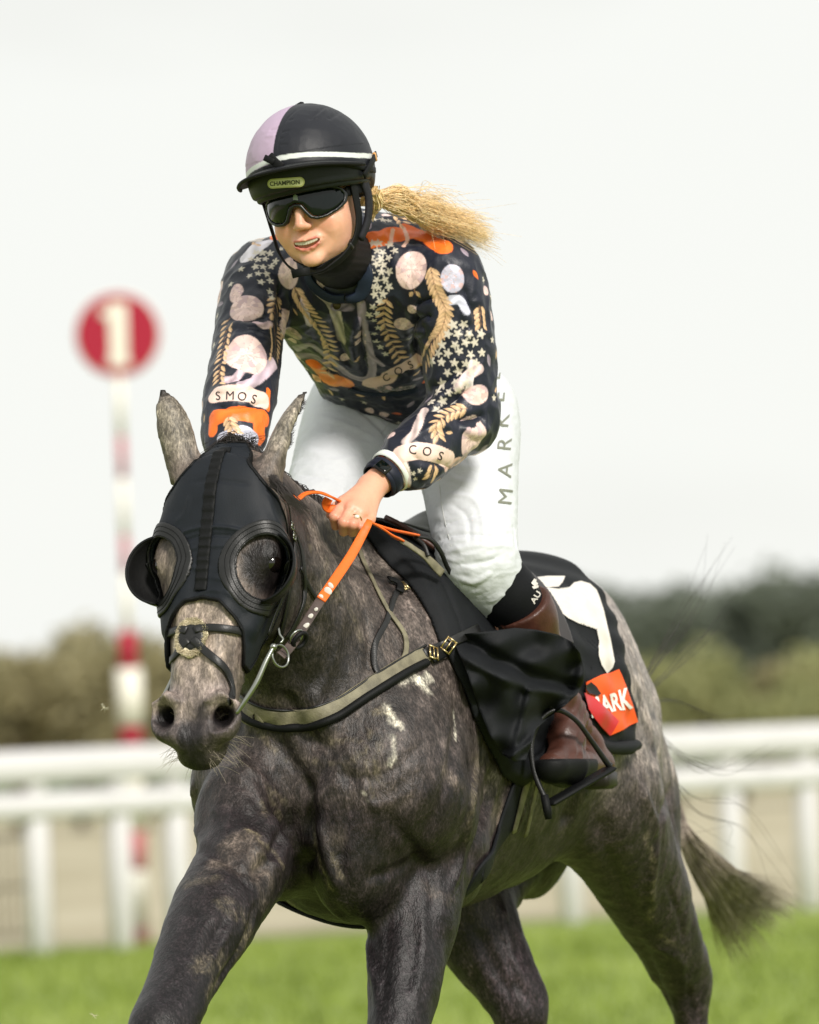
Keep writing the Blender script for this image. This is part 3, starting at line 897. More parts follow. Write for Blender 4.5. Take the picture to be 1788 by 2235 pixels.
M_BRASS = mat('brass', srgb(196, 176, 130), .3, .5, metal=1.0)
M_ORANGE = mat('orange_rubber', srgb(240, 108, 30), .5, .4, .08, 60, .0006, 300)
M_WHITE = mat('white_cloth', srgb(208, 211, 216), .6, .35, .03, 30, .0006, 160)
M_PALE = mat('pale_print', srgb(218, 212, 206), .6, .3, .05, 60)
M_FLEECE = mat('sheepskin', srgb(222, 210, 182), .95, .1, .12, 240, .002, 350)
M_SKIN = mat('skin', srgb(222, 160, 128), .42, .45, .04, 60, .0002, 500, sss=.18, attr='tone')
M_HAIR = mat('blonde_hair', srgb(246, 218, 170), .5, .5, .4, 120, stretch=(1, 1, 1))
M_DARKHAIR = mat('dark_horse_hair', srgb(52, 46, 44), .5, .4, .3, 50)
M_GLOSS = mat('dark_lens', srgb(6, 14, 13), .09, .35)
M_EYE = mat('horse_eye', srgb(16, 10, 8), .05, .8)

# ------------------------------------------------------------------ coat colour of the grey
h3, d3 = to_h(HV), to_hd(HV)
def mixc(c, new, w): return c + (np.array(new) - c) * np.clip(w, 0, 1)[:, None]
def g3(a, c, r): return np.exp(-(((a - np.array(c)) / np.array(r)) ** 2).sum(1))
G1 = fbm(HV * 6 + 3, 3); G2 = fbm(HV * 17 + 9, 3)
c = np.tile(np.array(srgb(82, 76, 71)), (len(HV), 1))
inhead = smooth01((d3[:, 0] + .06) / .08) * smooth01((d3[:, 2] + .26) / .06) * smooth01((.16 - np.abs(d3[:, 1])) / .03) * smooth01((.80 - d3[:, 0]) / .05)
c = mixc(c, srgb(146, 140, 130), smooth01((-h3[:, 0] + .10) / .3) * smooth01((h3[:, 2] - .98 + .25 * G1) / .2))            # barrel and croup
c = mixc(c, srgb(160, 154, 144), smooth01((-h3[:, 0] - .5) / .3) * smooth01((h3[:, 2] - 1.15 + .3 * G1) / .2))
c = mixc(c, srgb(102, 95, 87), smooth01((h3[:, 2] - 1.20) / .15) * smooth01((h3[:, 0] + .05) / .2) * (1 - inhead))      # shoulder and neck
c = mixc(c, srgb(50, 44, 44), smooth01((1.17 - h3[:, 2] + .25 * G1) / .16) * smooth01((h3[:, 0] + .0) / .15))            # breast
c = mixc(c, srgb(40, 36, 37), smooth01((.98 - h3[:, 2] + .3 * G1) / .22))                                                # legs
c = mixc(c, srgb(66, 58, 60), .85 * smooth01((1.12 - h3[:, 2] + .2 * G1) / .18) * smooth01((-h3[:, 0] + .15) / .2))  # belly darkened in the colour to offset green light bounced off the turf
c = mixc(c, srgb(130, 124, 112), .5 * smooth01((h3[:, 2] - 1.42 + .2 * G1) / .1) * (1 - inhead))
c = mixc(c, srgb(158, 148, 130), .8 * smooth01((G1 - .12) / .2) * smooth01((h3[:, 2] - .75) / .2) * (1 - inhead) * .55)
c = mixc(c, srgb(42, 39, 37), .7 * smooth01((-G2 - .08) / .2) * (1 - inhead))
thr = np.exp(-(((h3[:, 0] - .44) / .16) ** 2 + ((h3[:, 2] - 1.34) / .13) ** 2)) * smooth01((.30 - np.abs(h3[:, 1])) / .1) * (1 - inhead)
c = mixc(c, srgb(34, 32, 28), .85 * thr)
# head
hc = np.tile(np.array(srgb(112, 104, 94)), (len(HV), 1))
hc = mixc(hc, srgb(164, 154, 138), smooth01((d3[:, 2] + .045) / .03) * smooth01((d3[:, 0] - .2) / .1))
hc = mixc(hc, srgb(150, 141, 130), smooth01((d3[:, 0] - .46) / .08) * smooth01((d3[:, 2] + .07) / .03))
hc = mixc(hc, srgb(92, 86, 82), smooth01((d3[:, 0] - .585 + .1 * G2) / .035))
hc = mixc(hc, srgb(46, 43, 42), smooth01((d3[:, 0] - .60) / .03) * smooth01((.036 - np.abs(d3[:, 1])) / .02))
hc = mixc(hc, srgb(34, 30, 30), smooth01((.030 - np.sqrt((d3[:, 0] - .60) ** 2 * .8 + (np.abs(d3[:, 1]) - .055) ** 2)) / .012) * smooth01((-.022 - d3[:, 2]) / .015))
hc = mixc(hc, srgb(36, 32, 30), smooth01((.085 - np.linalg.norm(d3 - [.255, .115, -.04], axis=1)) / .04))
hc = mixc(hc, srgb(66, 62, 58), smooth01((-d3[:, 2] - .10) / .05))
c = c + (hc - c) * inhead[:, None]
# ears
for (u, v, d) in ((640, 920, 12.96), (372, 920, 13.0)):
    p = Pt(u, v, d); w = np.exp(-(np.linalg.norm(HV - p, axis=1) / .085) ** 4)
    c = mixc(c, srgb(150, 145, 128), w * .9)
for (u, v, d) in ((668, 850, 12.99), (353, 845, 13.02)):
    p = Pt(u, v, d); w = np.exp(-(np.linalg.norm(HV - p, axis=1) / .03) ** 2); c = mixc(c, srgb(44, 41, 40), w)
dap = smooth01((fbm(HV * 15 + 70, 2) - .06) / .16) * (1 - inhead) * smooth01((h3[:, 2] - .85) / .25)
c = c * (1 + .50 * dap - .04 * (1 - dap) * (1 - inhead))[:, None]
c = c * np.array([1.0, .95, 1.03])
fleck = np.full(len(HV), .55) + .5 * smooth01((.98 - h3[:, 2]) / .2) - .25 * inhead
fleck = np.clip(fleck, .25, .9)
# white marks, scars, sweat lines, pale strokes along muscle ridges, dark ones in hollows
def mark(rows):
    global c
    for pts, col, w, a in rows:
        P3 = on_surf(horse_bvh, dense(pts, 8))
        if not P3: continue
        if len(P3) == 1: P3 = P3 * 2
        P3 = np.array(P3); lo, hi = P3.min(0) - 4 * w, P3.max(0) + 4 * w
        m = np.where(((HV > lo) & (HV < hi)).all(1))[0]; d = np.full(len(m), 9.0)
        for i in range(len(P3) - 1): d = np.minimum(d, seg_dist(HV[m], P3[i], P3[i + 1])[0])
        wh_ = col[0] > .45
        ww = a * smooth01((w * (1.3 if wh_ else 1.6) - d + w * 1.5 * G3[m]) / (w * (1.1 if wh_ else 1.6))) * (1 if wh_ else .62 * smooth01((G3[m] + .5) / .6))
        c[m] = c[m] + (np.array(col) - c[m]) * ww[:, None]
G3 = fbm(HV * 55, 3) * 1.6
WS = srgb(216, 210, 196); LS = srgb(146, 136, 112); DK = srgb(30, 27, 27)
mark([([(880, 1435), (905, 1428)], WS, .014, .95), ([(895, 1450), (912, 1462)], WS, .010, .8), ([(845, 1440), (870, 1430)], WS, .006, .7),
      ([(815, 1490), (830, 1520), (850, 1530)], WS, .009, .9), ([(790, 1500), (820, 1500)], LS, .010, .7),
      ([(825, 1550), (830, 1590), (815, 1620)], WS, .005, .6), ([(800, 1560), (790, 1610), (800, 1650)], LS, .006, .6),
      ([(955, 1500), (960, 1560)], WS, .0022, .8),
      ([(660, 1740), (675, 1820), (700, 1880)], LS, .004, .8), ([(515, 1745), (550, 1760)], LS, .004, .8), ([(550, 1690), (560, 1720)], LS, .006, .5),
      ([(545, 1770), (580, 1800), (600, 1830)], LS, .004, .5), ([(600, 1690), (560, 1660), (590, 1720)], LS, .006, .4),
      ([(700, 1800), (720, 1850)], LS, .005, .5), ([(660, 1600), (720, 1610), (760, 1590)], LS, .006, .4), ([(700, 1560), (760, 1560)], LS, .005, .4),
      ([(780, 1540), (770, 1600), (785, 1680)], LS, .004, .5), ([(760, 1660), (780, 1690)], WS, .002, .5),
      ([(520, 1500), (560, 1560), (600, 1600)], LS, .006, .5), ([(640, 1300), (670, 1260), (690, 1180)], LS, .007, .45),
      ([(700, 1240), (740, 1290), (760, 1350)], LS, .006, .35), ([(640, 1100), (655, 1160)], LS, .006, .5),
      ([(1360, 1760), (1380, 1840), (1370, 1940)], LS, .008, .5), ([(1390, 1970), (1440, 2000)], LS, .005, .5),
      ([(1010, 1560), (1000, 1660), (985, 1780)], LS, .010, .5), ([(470, 1900), (520, 1950), (500, 2020)], LS, .014, .45),
      ([(420, 2040), (470, 2020), (440, 2100)], srgb(138, 128, 108), .016, .6), ([(380, 1860), (450, 1850)], LS, .012, .35),
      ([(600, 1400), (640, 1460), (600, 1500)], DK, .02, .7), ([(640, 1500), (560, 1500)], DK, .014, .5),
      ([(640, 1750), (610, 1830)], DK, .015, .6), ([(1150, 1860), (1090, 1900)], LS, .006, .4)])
_org = H(0, 0, 0)
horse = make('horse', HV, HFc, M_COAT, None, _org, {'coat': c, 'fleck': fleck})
tag(horse, 'dappled dark grey racehorse trotting towards the camera in a black blinker hood', 'horse')
# hooves
for cc, dn in ((hoofL, HF), (hoofR, HF), (ftL + HF * .06 - ZU * .13, HF), (ftR + HF * .07 - ZU * .13, HF)):
    mb = MB()
    a, b = cc + ZU * .02 - dn * .01, cc - ZU * .045 + dn * .012
    mb.tube([a, a * .5 + b * .5, b], [.044, .050, .056], 20)
    mb.build('hoof', mat('hoof_horn', srgb(70, 62, 54), .5, .4, .2, 80) if 'HOOFM' not in globals() else HOOFM, horse)
    if 'HOOFM' not in globals(): HOOFM = bpy.data.materials['hoof_horn']
# eyes
for s in (1, -1):
    E = unit(HS * s * .93 + HN * .36); r_ = horse_bvh.ray_cast(Vector(HD(.243, .100 * s, -.050) + E * .2), Vector(-E)); ce = np.array(r_[0]) - E * .0168
    MB().ball(ce, (.021, .021, .021), 20, 14).build('eye', M_EYE, horse)
# whiskers, ear fuzz, forelock, mane, tail
def strands(name, mt, parent, n, f, r0, r1, seg=4, m=8, seed=1):
    """n strands; f(rng) gives control points"""
    rg = np.random.RandomState(seed); mb = MB()
    for _ in range(n):
        p = catmull(np.array(f(rg)), m)
        mb.tube(p, [r0, r0, r1], seg, cap=False)
    return mb.build(name, mt, parent)
def wh(rg):
    s = rg.choice([-1, 1]); a = rg.uniform(.60, .69); p = HD(a, s * rg.uniform(.02, .045), -.06 - rg.uniform(0, .04))
    loc, nn, i, d = horse_bvh.find_nearest(Vector(p)); loc, nn = np.array(loc), np.array(nn); L_ = rg.uniform(.015, .05)
    dr = unit(nn + rg.normal(size=3) * .25)
    return [loc, loc + dr * L_ * .5, loc + dr * L_ + v3(0, 0, -.006)]
strands('whisker', mat('whisker_hair', srgb(150, 140, 120), .5), horse, 70, wh, .00035, .0002, 3, 4, 3)
def forelock(rg):
    a = Pt(rg.uniform(585, 605), rg.uniform(1035, 1065), 12.86); L_ = rg.uniform(.4, 1.0)
    b = Pt(600 + 40 * L_ + rg.normal() * 4, 1068 + 22 * L_ + rg.normal() * 6, 12.84); e = Pt(600 + 75 * L_ + rg.normal() * 8, 1080 + 45 * L_ + rg.normal() * 10, 12.84)
    return [a, b, e]
strands('forelock', M_DARKHAIR, horse, 140, forelock, .0007, .0003, 3, 5, 4)
def mane(rg):
    t = rg.uniform(0, 1); a = HD(-.02, 0, -.09) * (1 - t) + H(.03, 0, 1.56) * t
    loc, nn, i, d = horse_bvh.find_nearest(Vector(a + ZU * .05)); loc = np.array(loc)
    L_ = rg.uniform(.05, .10)
    o = -HL * .5 + ZU * .15 + rg.normal(size=3) * .12
    return [loc - ZU * .004, loc + unit(o + ZU * .5) * L_ * .4, loc + unit(o) * L_ - ZU * L_ * .5]
strands('mane', M_DARKHAIR, horse, 900, mane, .0009, .0004, 3, 5, 5)
def tuft(rg):
    a = Pt(rg.uniform(500, 555), rg.uniform(962, 978), 12.97); return [a, a + v3(rg.normal() * .008, -.004, .010 + rg.normal() * .004), a + v3(rg.normal() * .018 + .01, -.008, .012 + rg.normal() * .006)]
strands('mane', M_DARKHAIR, horse, 80, tuft, .0005, .0002, 3, 4, 6)
TAIL0 = H(-1.22, .02, 1.24)
def tail(rg):
    q = rg.uniform(0, 1); sp = rg.normal() * .5; L_ = rg.uniform(.45, 1.3)
    a = TAIL0 + rg.normal(size=3) * .016
    e = np.array([1652, 2018, 15.55]); mid = np.array([1572, 1928, 15.15]); st = np.array([1502, 1835, 14.98])
    perp = np.array([.75, -.66])
    k = rg.uniform(-1, 1)
    w0, w1, w2 = 22, 48, 88
    P1 = Pt(st[0] + perp[0] * w0 * k, st[1] + perp[1] * w0 * k, st[2] + rg.normal() * .03)
    P2 = Pt(mid[0] + perp[0] * w1 * k, mid[1] + perp[1] * w1 * k, mid[2] + rg.normal() * .04)
    P3 = Pt(e[0] + perp[0] * w2 * k + rg.normal() * 16, e[1] + perp[1] * w2 * k + rg.normal() * 18, e[2] + rg.normal() * .05)
    P3 = P2 + (P3 - P2) * L_
    return [a, Pt(1458 + rg.normal() * 6, 1730, 14.97), P1, P2, P3]
strands('tail', mat('tail_hair', srgb(146, 134, 122), .5, .4, .6, 26), horse, 1900, tail, .0008, .0002, 3, 6, 8)
def wisp(rg):
    i = rg.randint(0, 5)
    if i == 0: p = [(1440, 1430), (1500, 1340), (1560, 1220)]; s = 26
    elif i == 1: p = [(1450, 1480), (1530, 1400), (1600, 1290)]; s = 26
    elif i == 2: p = [(1465, 1530), (1540, 1560), (1600, 1575)]; s = 14
    elif i == 3: p = [(1480, 1640), (1570, 1680), (1640, 1655)]; s = 30
    else: p = [(1490, 1750), (1600, 1800), (1690, 1905)]; s = 40
    o = rg.normal(size=2) * s * .5; e = rg.normal(size=2) * s
    L_ = rg.uniform(.5, 1.2)
    a = Pt(p[0][0] + o[0] * .5, p[0][1] + o[1] * .5, 14.85)
    b = Pt(p[0][0] + (p[1][0] - p[0][0]) * L_ + o[0], p[0][1] + (p[1][1] - p[0][1]) * L_ + o[1], 14.95)
    c_ = Pt(p[0][0] + (p[2][0] - p[0][0]) * L_ + e[0], p[0][1] + (p[2][1] - p[0][1]) * L_ + e[1], 15.05)
    return [TAIL0 + rg.normal(size=3) * .01, a, b, c_]
strands('tail', M_DARKHAIR, horse, 38, wisp, .0005, .0002, 3, 7, 9)

def earfuzz(rg):
    t = rg.uniform(.15, .95); a = np.array(Pt(612, 1000, 12.925)) * (1 - t) + np.array(Pt(664, 862, 12.97)) * t
    p = Pt(*(to_px(a)[:2] + np.array([16 * math.sin(math.pi * min(t * 1.1, 1)), 6])), 12.965)
    q_, n_, i, d = horse_bvh.find_nearest(Vector(p)); q_ = np.array(q_); o = v3(.7 + rg.normal() * .3, -.2, rg.normal() * .4 + .1)
    return [q_, q_ + o * .004, q_ + o * .008 + v3(0, 0, .003)]
strands('ear_hair', M_DARKHAIR, horse, 200, earfuzz, .0004, .0002, 3, 3, 12)
# ------------------------------------------------------------------ helpers for things that lie on a surface
import bmesh
def poly_sdf(x, y, pts):
    pts = np.asarray(pts, float); d = np.full(x.shape, 1e9); ins = np.zeros(x.shape, bool); n = len(pts)
    for i in range(n):
        a, b = pts[i], pts[(i + 1) % n]; e = b - a
        t = np.clip(((x - a[0]) * e[0] + (y - a[1]) * e[1]) / (e @ e + 1e-12), 0, 1)
        d = np.minimum(d, (x - a[0] - t * e[0]) ** 2 + (y - a[1] - t * e[1]) ** 2)
        c_ = ((a[1] > y) != (b[1] > y)) & (x < (b[0] - a[0]) * (y - a[1]) / (b[1] - a[1] + 1e-15) + a[0])
        ins ^= c_
    return np.sqrt(d) * np.where(ins, -1, 1)
def surf_path(bvh, pts, k=1.0, step=5):
    runs = [[]]
    for (u, v) in dense(pts, step):
        p, n = ray_px(bvh, u * k, v * k)
        if p is None: continue
        if runs[-1] and np.linalg.norm(p - runs[-1][-1][0]) > .07: runs.append([])
        runs[-1].append((p, n))
    best = max(runs, key=len)
    return sm_path([b[0] for b in best], [b[1] for b in best])
def sm_path(P, Nn):
    P, Nn = np.array(P), np.array(Nn)
    for _ in range(3):
        if len(P) > 3:
            P[1:-1] = .25 * P[:-2] + .5 * P[1:-1] + .25 * P[2:]; Nn[1:-1] = .25 * Nn[:-2] + .5 * Nn[1:-1] + .25 * Nn[2:]
    return P, Nn
def near_path(bvh, pts, m=8):
    P, Nn = [], []
    for p in catmull(np.asarray(pts, float), m):
        q, n, i, d = bvh.find_nearest(Vector(p)); P.append(np.array(q)); Nn.append(np.array(n))
    return sm_path(P, Nn)
def mirror_hd(p):
    q = to_hd(p); return HD(q[0], -q[1], q[2])
def strap(name, bvh, pts, hw, mt, parent, th=.0025, off=.001, k=1.0, mir=None, both=False):
    P, Nn = surf_path(bvh, pts, k)
    if name == 'noseband': off = off + .0068 * np.exp(-(np.linalg.norm(P - _c, axis=1) / .026) ** 4)[:, None]
    o = MB().ribbon(P + Nn * off, Nn, hw, th).build(name, mt, parent)
    if both:
        P2, N2 = near_path(bvh, np.array([mir(p) for p in P[::4]] + [mir(P[-1])]), 4)
        MB().ribbon(P2 + N2 * off, N2, hw, th).build(name, mt, parent)
    return o
def flat_tris(loops, maxlen):
    """2D polygons to a fine triangle mesh"""
    bm = bmesh.new()
    for lp in loops:
        vs = [bm.verts.new((x, y, 0)) for x, y in lp]
        bm.faces.new(vs)
    bmesh.ops.triangulate(bm, faces=bm.faces[:])
    for _ in range(7):
        es = [e for e in bm.edges if e.calc_length() > maxlen]
        if not es: break
        bmesh.ops.subdivide_edges(bm, edges=es, cuts=1, use_grid_fill=False)
        bmesh.ops.triangulate(bm, faces=bm.faces[:])
    bm.verts.index_update()
    V = np.array([v.co[:2] for v in bm.verts]); F = [tuple(v.index for v in f.verts) for f in bm.faces]
    bm.free(); return V, F
def conform(name, V2, F, bvh, off, mt, parent, attrs=None):
    V, ok = [], []
    for (u, v) in V2:
        p, n = ray_px(bvh, u, v)
        ok.append(p is not None); V.append(p + n * off if p is not None else (0, 0, 0))
    V = np.array(V); good = []
    for f in F:
        if all(ok[i] for i in f) and max(np.linalg.norm(V[f[0]] - V[i]) for i in f) < .06: good.append(f)
    used = sorted({i for f in good for i in f}); mp = {a: b for b, a in enumerate(used)}
    F2 = [tuple(mp[i] for i in f) for f in good]; V = V[used]
    if not F2: return None
    nn = v_normals(V, np.array(F2)); 
    if (nn @ (CAMLOC - V.mean(0))).mean() < 0: F2 = [f[::-1] for f in F2]
    return make(name, V, F2, mt, parent)
def text_mesh(body, bold=0.0, shear=0.0, space=1.0):
    cu = bpy.data.curves.new("t", 'FONT'); cu.body = body; cu.size = 1.0; cu.align_x = 'CENTER'; cu.offset = bold; cu.shear = shear; cu.space_character = space
    cu.resolution_u = 4
    ob = bpy.data.objects.new("t", cu); COL.objects.link(ob)
    bpy.context.view_layer.update()
    me = bpy.data.meshes.new_from_object(ob.evaluated_get(bpy.context.evaluated_depsgraph_get()))
    bm = bmesh.new(); bm.from_mesh(me); bmesh.ops.remove_doubles(bm, verts=bm.verts, dist=1e-5); bmesh.ops.triangulate(bm, faces=bm.faces[:])
    for _ in range(3):
        es = [e for e in bm.edges if e.calc_length() > .18]
        if not es: break
        bmesh.ops.subdivide_edges(bm, edges=es, cuts=1); bmesh.ops.triangulate(bm, faces=bm.faces[:])
    bm.verts.index_update()
    V = np.array([v.co[:2] for v in bm.verts]); F = [tuple(v.index for v in f.verts) for f in bm.faces]
    bm.free(); bpy.data.objects.remove(ob); bpy.data.curves.remove(cu); bpy.data.meshes.remove(me)
    V[:, 1] -= .34
    return V, F
def text_on(name, body, c, ang, hpx, bvh, mt, parent, off=.0012, bold=.012, xs=1.0, shear=0, bend=0.0, space=1.0):
    V, F = text_mesh(body, bold, shear, space); s = hpx / .7
    x = V[:, 0] * s * xs; y = V[:, 1] * s + bend * (V[:, 0] * s * xs) ** 2
    a = rad(ang); U2 = np.stack([c[0] + x * math.cos(a) - y * math.sin(a), c[1] - (x * math.sin(a) + y * math.cos(a))], 1)
    return conform(name, U2, F, bvh, off, mt, parent)
def panel(name, poly, depth, th, mt, parent, maxlen=9, fold=None, k=K):
    V2, F = flat_tris([[(u * k, v * k) for u, v in poly]], maxlen)
    ctl = np.array([(u * k, v * k, d) for u, v, d in depth])
    w = 1 / (((V2[:, None, :] - ctl[None, :, :2]) ** 2).sum(2) + 60) ** 1.3
    dd = (w * ctl[:, 2]).sum(1) / w.sum(1)
    if fold is not None: dd = dd + fold(V2[:, 0] / k, V2[:, 1] / k)
    A = np.array([Pt(u, v, d) for (u, v), d in zip(V2, dd)]); B = np.array([Pt(u, v, d + th) for (u, v), d in zip(V2, dd)])
    n = len(A)
    ec = {}
    for f in F:
        for i in range(3):
            e = (f[i], f[(i + 1) % 3]); ec[e] = 1
    side = [(a, b) for (a, b) in ec if (b, a) not in ec]
    FF = [tuple(f) for f in F] + [tuple(i + n for i in f[::-1]) for f in F] + [(b, a, a + n, b + n) for a, b in side]
    nn = np.cross(A[F[0][1]] - A[F[0][0]], A[F[0][2]] - A[F[0][0]])
    if nn @ (CAMLOC - A[F[0][0]]) < 0: FF = [f[::-1] for f in FF]
    return make(name, np.vstack([A, B]), FF, mt, parent)
def shell(name, fn, lo, hi, h, mt, parent, it=2, attrs=None, post=None, n=18):
    v, f = mesh_field(fn, lo, hi, h, n)
    v, f = largest(v, f); v = relax(v, f, it)
    if post: v = post(v, f)
    return make(name, v, f, mt, parent), v, f

# ------------------------------------------------------------------ blinker hood
hbn = Field(); hbn.p = [p for p in hb.p if 'lambda' not in p[0].__name__]
def gd(fn, P):
    b = fn(P); near = np.abs(b) < .06; out = b.copy()
    if near.any():
        Q = P[near]; g = np.stack([fn(Q + d) - b[near] for d in np.eye(3) * .002], 1) / .002
        out[near] = b[near] / np.clip(np.sqrt((g * g).sum(1)), .6, 5)
    return out
HOODP = np.array([(0, -.045), (.045, -.045), (.052, .0), (.060, .03), (.095, .075), (.130, .115), (.165, .14), (.200, .18), (.215, .27), (.200, .36), (.175, .42), (.135, .475), (.105, .475), (.088, .43), (.064, .385), (.034, .352), (0, .343)])
HOODP[:, 1] *= KA
HOODP = np.vstack([HOODP, [(-.02, .343 * KA), (-.02, -.045 * KA)]])
def hood_uv(P):
    q = to_hd(P); return np.abs(q[:, 1]) + np.maximum(0, -q[:, 2] - .03), q[:, 0] * KA, q
def eye_frame(s):
    c = HD(.262, .094 * s, -.036); E = unit(HS * s * .72 + HN * .68); Q = np.cross(E, HA); Q = unit(Q)
    if Q @ HN > 0: Q = -Q
    return c, E, unit(np.cross(Q, E)), Q
EYES = [eye_frame(1), eye_frame(-1)]
def eye_rho(P, s, rp, rq):
    c, E, Pd, Q = EYES[0 if s > 0 else 1]; q = P - c
    return (np.sqrt(((q @ Pd) / rp) ** 2 + ((q @ Q) / rq) ** 2) - 1) * min(rp, rq), q @ E
def f_hood(P):
    w, a, q = hood_uv(P); pd = poly_sdf(w, a, HOODP)
    b = gd(hbn, P) - .003 * np.exp(-((a - .04) / .07) ** 2)
    d = smax(np.abs(b - .006) - .0035, pd, .002)
    for s in (1, -1):
        r, e = eye_rho(P, s, .060, .052); d = np.where(e > -.05, np.maximum(d, -r), d)
    return np.where(q[:, 2] < -.30, .1, d)
_hlo = np.min([HD(-.08, -.2, .05), HD(.6, .2, .05), HD(-.08, .2, -.2), HD(.6, -.2, -.2)], 0) - .03
_hhi = np.max([HD(-.08, -.2, .05), HD(.6, .2, .05), HD(-.08, .2, -.2), HD(.6, -.2, -.2)], 0) + .03
hv, hf_ = mesh_field(f_hood, _hlo, _hhi, .0032, 18, 2.2)
hv = relax(hv, hf_, 1)
hood_bvh = bvh_of(hv, hf_)
hv = strokes(hv, hf_, hood_bvh, [
    ([(365, 1130), (420, 1112), (480, 1112), (540, 1128), (580, 1150)], .0045, .004),
    ([(370, 1145), (430, 1128), (500, 1130), (560, 1150)], -.003, .004),
    ([(375, 1160), (440, 1150), (500, 1150)], .002, .004),
    ([(400, 1018), (440, 1010), (480, 1014), (530, 1020)], -.0018, .005),
    ([(440, 1215), (480, 1225), (500, 1260)], .002, .005), ([(385, 1280), (430, 1245), (470, 1245)], .002, .004),
    ([(470, 1240), (500, 1265), (530, 1300)], .003, .006), ([(400, 1040), (390, 1080), (360, 1110)], .002, .006),
    ([(560, 1040), (580, 1090), (600, 1120)], .002, .006), ([(400, 1190), (420, 1200), (440, 1195)], .002, .004)])
hood = make('blinker_hood', hv, hf_, M_HOOD, None, HO)
tag(hood, 'black stretch blinker hood with leather eye cups over the face of the grey horse', 'blinker hood')
def f_bind(P):
    w, a, q = hood_uv(P); pd = poly_sdf(w, a, HOODP)
    return np.where((q[:, 2] < -.30) | (w < .0), .1, smax(np.abs(gd(hbn, P) - .0065 - .003 * np.exp(-((a - .04) / .07) ** 2)) - .0055, np.abs(pd + .002) - .0032, .002))
shell('binding', f_bind, _hlo, _hhi, .0028, M_TRIM, hood, 1)
def f_stripe(P):
    w, a, q = hood_uv(P)
    rip = .0013 * np.sin(a * 2 * np.pi / .019 + 3 * np.sin(a * 30)) + .0006 * np.sin(a * 700)
    d = smax(np.abs(gd(hbn, P) - .0105 - rip - .003 * np.exp(-((a - .04) / .07) ** 2)) - .0040, np.abs(q[:, 1] + .004) - .0125, .002)
    return np.where((a < -.03) | (a > .335 * KA) | (q[:, 2] < -.12), .1, d)
shell('stripe', f_stripe, _hlo, _hhi, .003, M_TRIM, hood, 1)
for s in (1, -1):
    def f_ring(P, s=s):
        r1, e = eye_rho(P, s, .090, .080); r2, _ = eye_rho(P, s, .059, .051)
        d = smax(np.abs(gd(hbn, P) - .0115) - .0026, np.maximum(r1, -r2), .0015)
        return np.where(e < -.06, .1, d)
    c_, E_, Pd_, Q_ = EYES[0 if s > 0 else 1]
    ring, rv, rf = shell('eye_ring', f_ring, c_ - .11, c_ + .11, .0028, M_LEATHER, hood, 1)
    rb = bvh_of(rv, rf)
    for k_ in (.80, .90, .70):
        pts = []
        for t in np.linspace(0, 2 * np.pi, 60):
            o = c_ + Pd_ * .090 * k_ * math.cos(t) + Q_ * .080 * k_ * math.sin(t)
            r = rb.ray_cast(Vector(o + E_ * .12), Vector(-E_)) 
            if r[0] is not None and (not pts or np.linalg.norm(np.array(r[0]) - pts[-1]) < .03): pts.append(np.array(r[0]) + E_ * .0004)
        if len(pts) > 8: MB().tube(pts, .0007, 4).build('stitching', M_TRIM, ring)
    # cup: a curved shell standing up behind the eye
    V, F = [], []; nu, nv = 28, 10
    for sk in (0, 1):
        for i in range(nu + 1):
            ph = math.pi * (.03 + .94 * i / nu)
            for j in range(nv + 1):
                ps = rad(-42 + 98 * j / nv); g = sk * .003
                V.append(c_ + E_ * (.004 + (.078 - g) * math.sin(ps) * math.sin(ph) ** .8) + Pd_ * (.070 - g) * math.cos(ph) + Q_ * (.064 - g) * math.cos(ps) * math.sin(ph))
    m = (nu + 1) * (nv + 1)
    for i in range(nu):
        for j in range(nv):
            a = i * (nv + 1) + j; F.append((a, a + 1, a + nv + 2, a + nv + 1)); F.append((m + a, m + a + nv + 1, m + a + nv + 2, m + a + 1))
        a = i * (nv + 1) + nv; F.append((a, a + m, a + nv + 1 + m, a + nv + 1))
    cup = make('eye_cup', V, F, M_LEATHER, hood)
    rim = [c_ + E_ * (.004 + .077 * math.sin(rad(56)) * math.sin(p) ** .8) + Pd_ * .069 * math.cos(p) + Q_ * .063 * math.cos(rad(56)) * math.sin(p) for p in np.linspace(.1, math.pi - .1, 30)]
    MB().tube(rim, .0026, 8).build('rim', M_TRIM, cup)

# ------------------------------------------------------------------ bridle
bridle = empty('bridle', HO)
bpy.context.view_layer.update()
tag(bridle, 'black leather bridle with a crossed noseband and sheepskin rosette on the grey horse', 'bridle')
_c, _n = ray_px(horse_bvh, 419, 1394)
_u = unit(-HA - _n * (-HA @ _n)); _r = np.cross(_u, _n)
mb = MB()
for i, (r, z) in enumerate(((.0, .010), (.018, .0095), (.024, .008), (.0265, .0045), (.0265, .000))):
    pass
prof = [(.0001, .0115), (.010, .0110), (.019, .0108), (.0245, .0095), (.0270, .0065), (.0270, .002)]
V = []; F = []; sg = 32
for r, z in prof:
    for j in range(sg):
        t = 2 * math.pi * j / sg; rr = r * (1 - .13 * math.exp(-((math.sin(4 * t / 2 + .6)) / .25) ** 2) * (r > .018))
        V.append(_c + _n * z + (_r * math.cos(t) + _u * math.sin(t)) * rr)
for i in range(len(prof) - 1):
    for j in range(sg): F.append((i * sg + j, (i + 1) * sg + j, (i + 1) * sg + (j + 1) % sg, i * sg + (j + 1) % sg))
disc = MB().raw(V, F).build('rosette', M_LEATHER, bridle)
rg = np.random.RandomState(2)
fv, ff = mesh_field(lambda P: smax(np.abs(hbn(P) - .003) - .0035, np.sqrt((((P - _c) @ _r) / .90) ** 2 + (((P - _c) @ _u) / 1.08) ** 2) - .0345 - .003 * np.sin(np.arctan2((P - _c) @ _u, (P - _c) @ _r) * 7), .003), _c - .06, _c + .06, .0022)
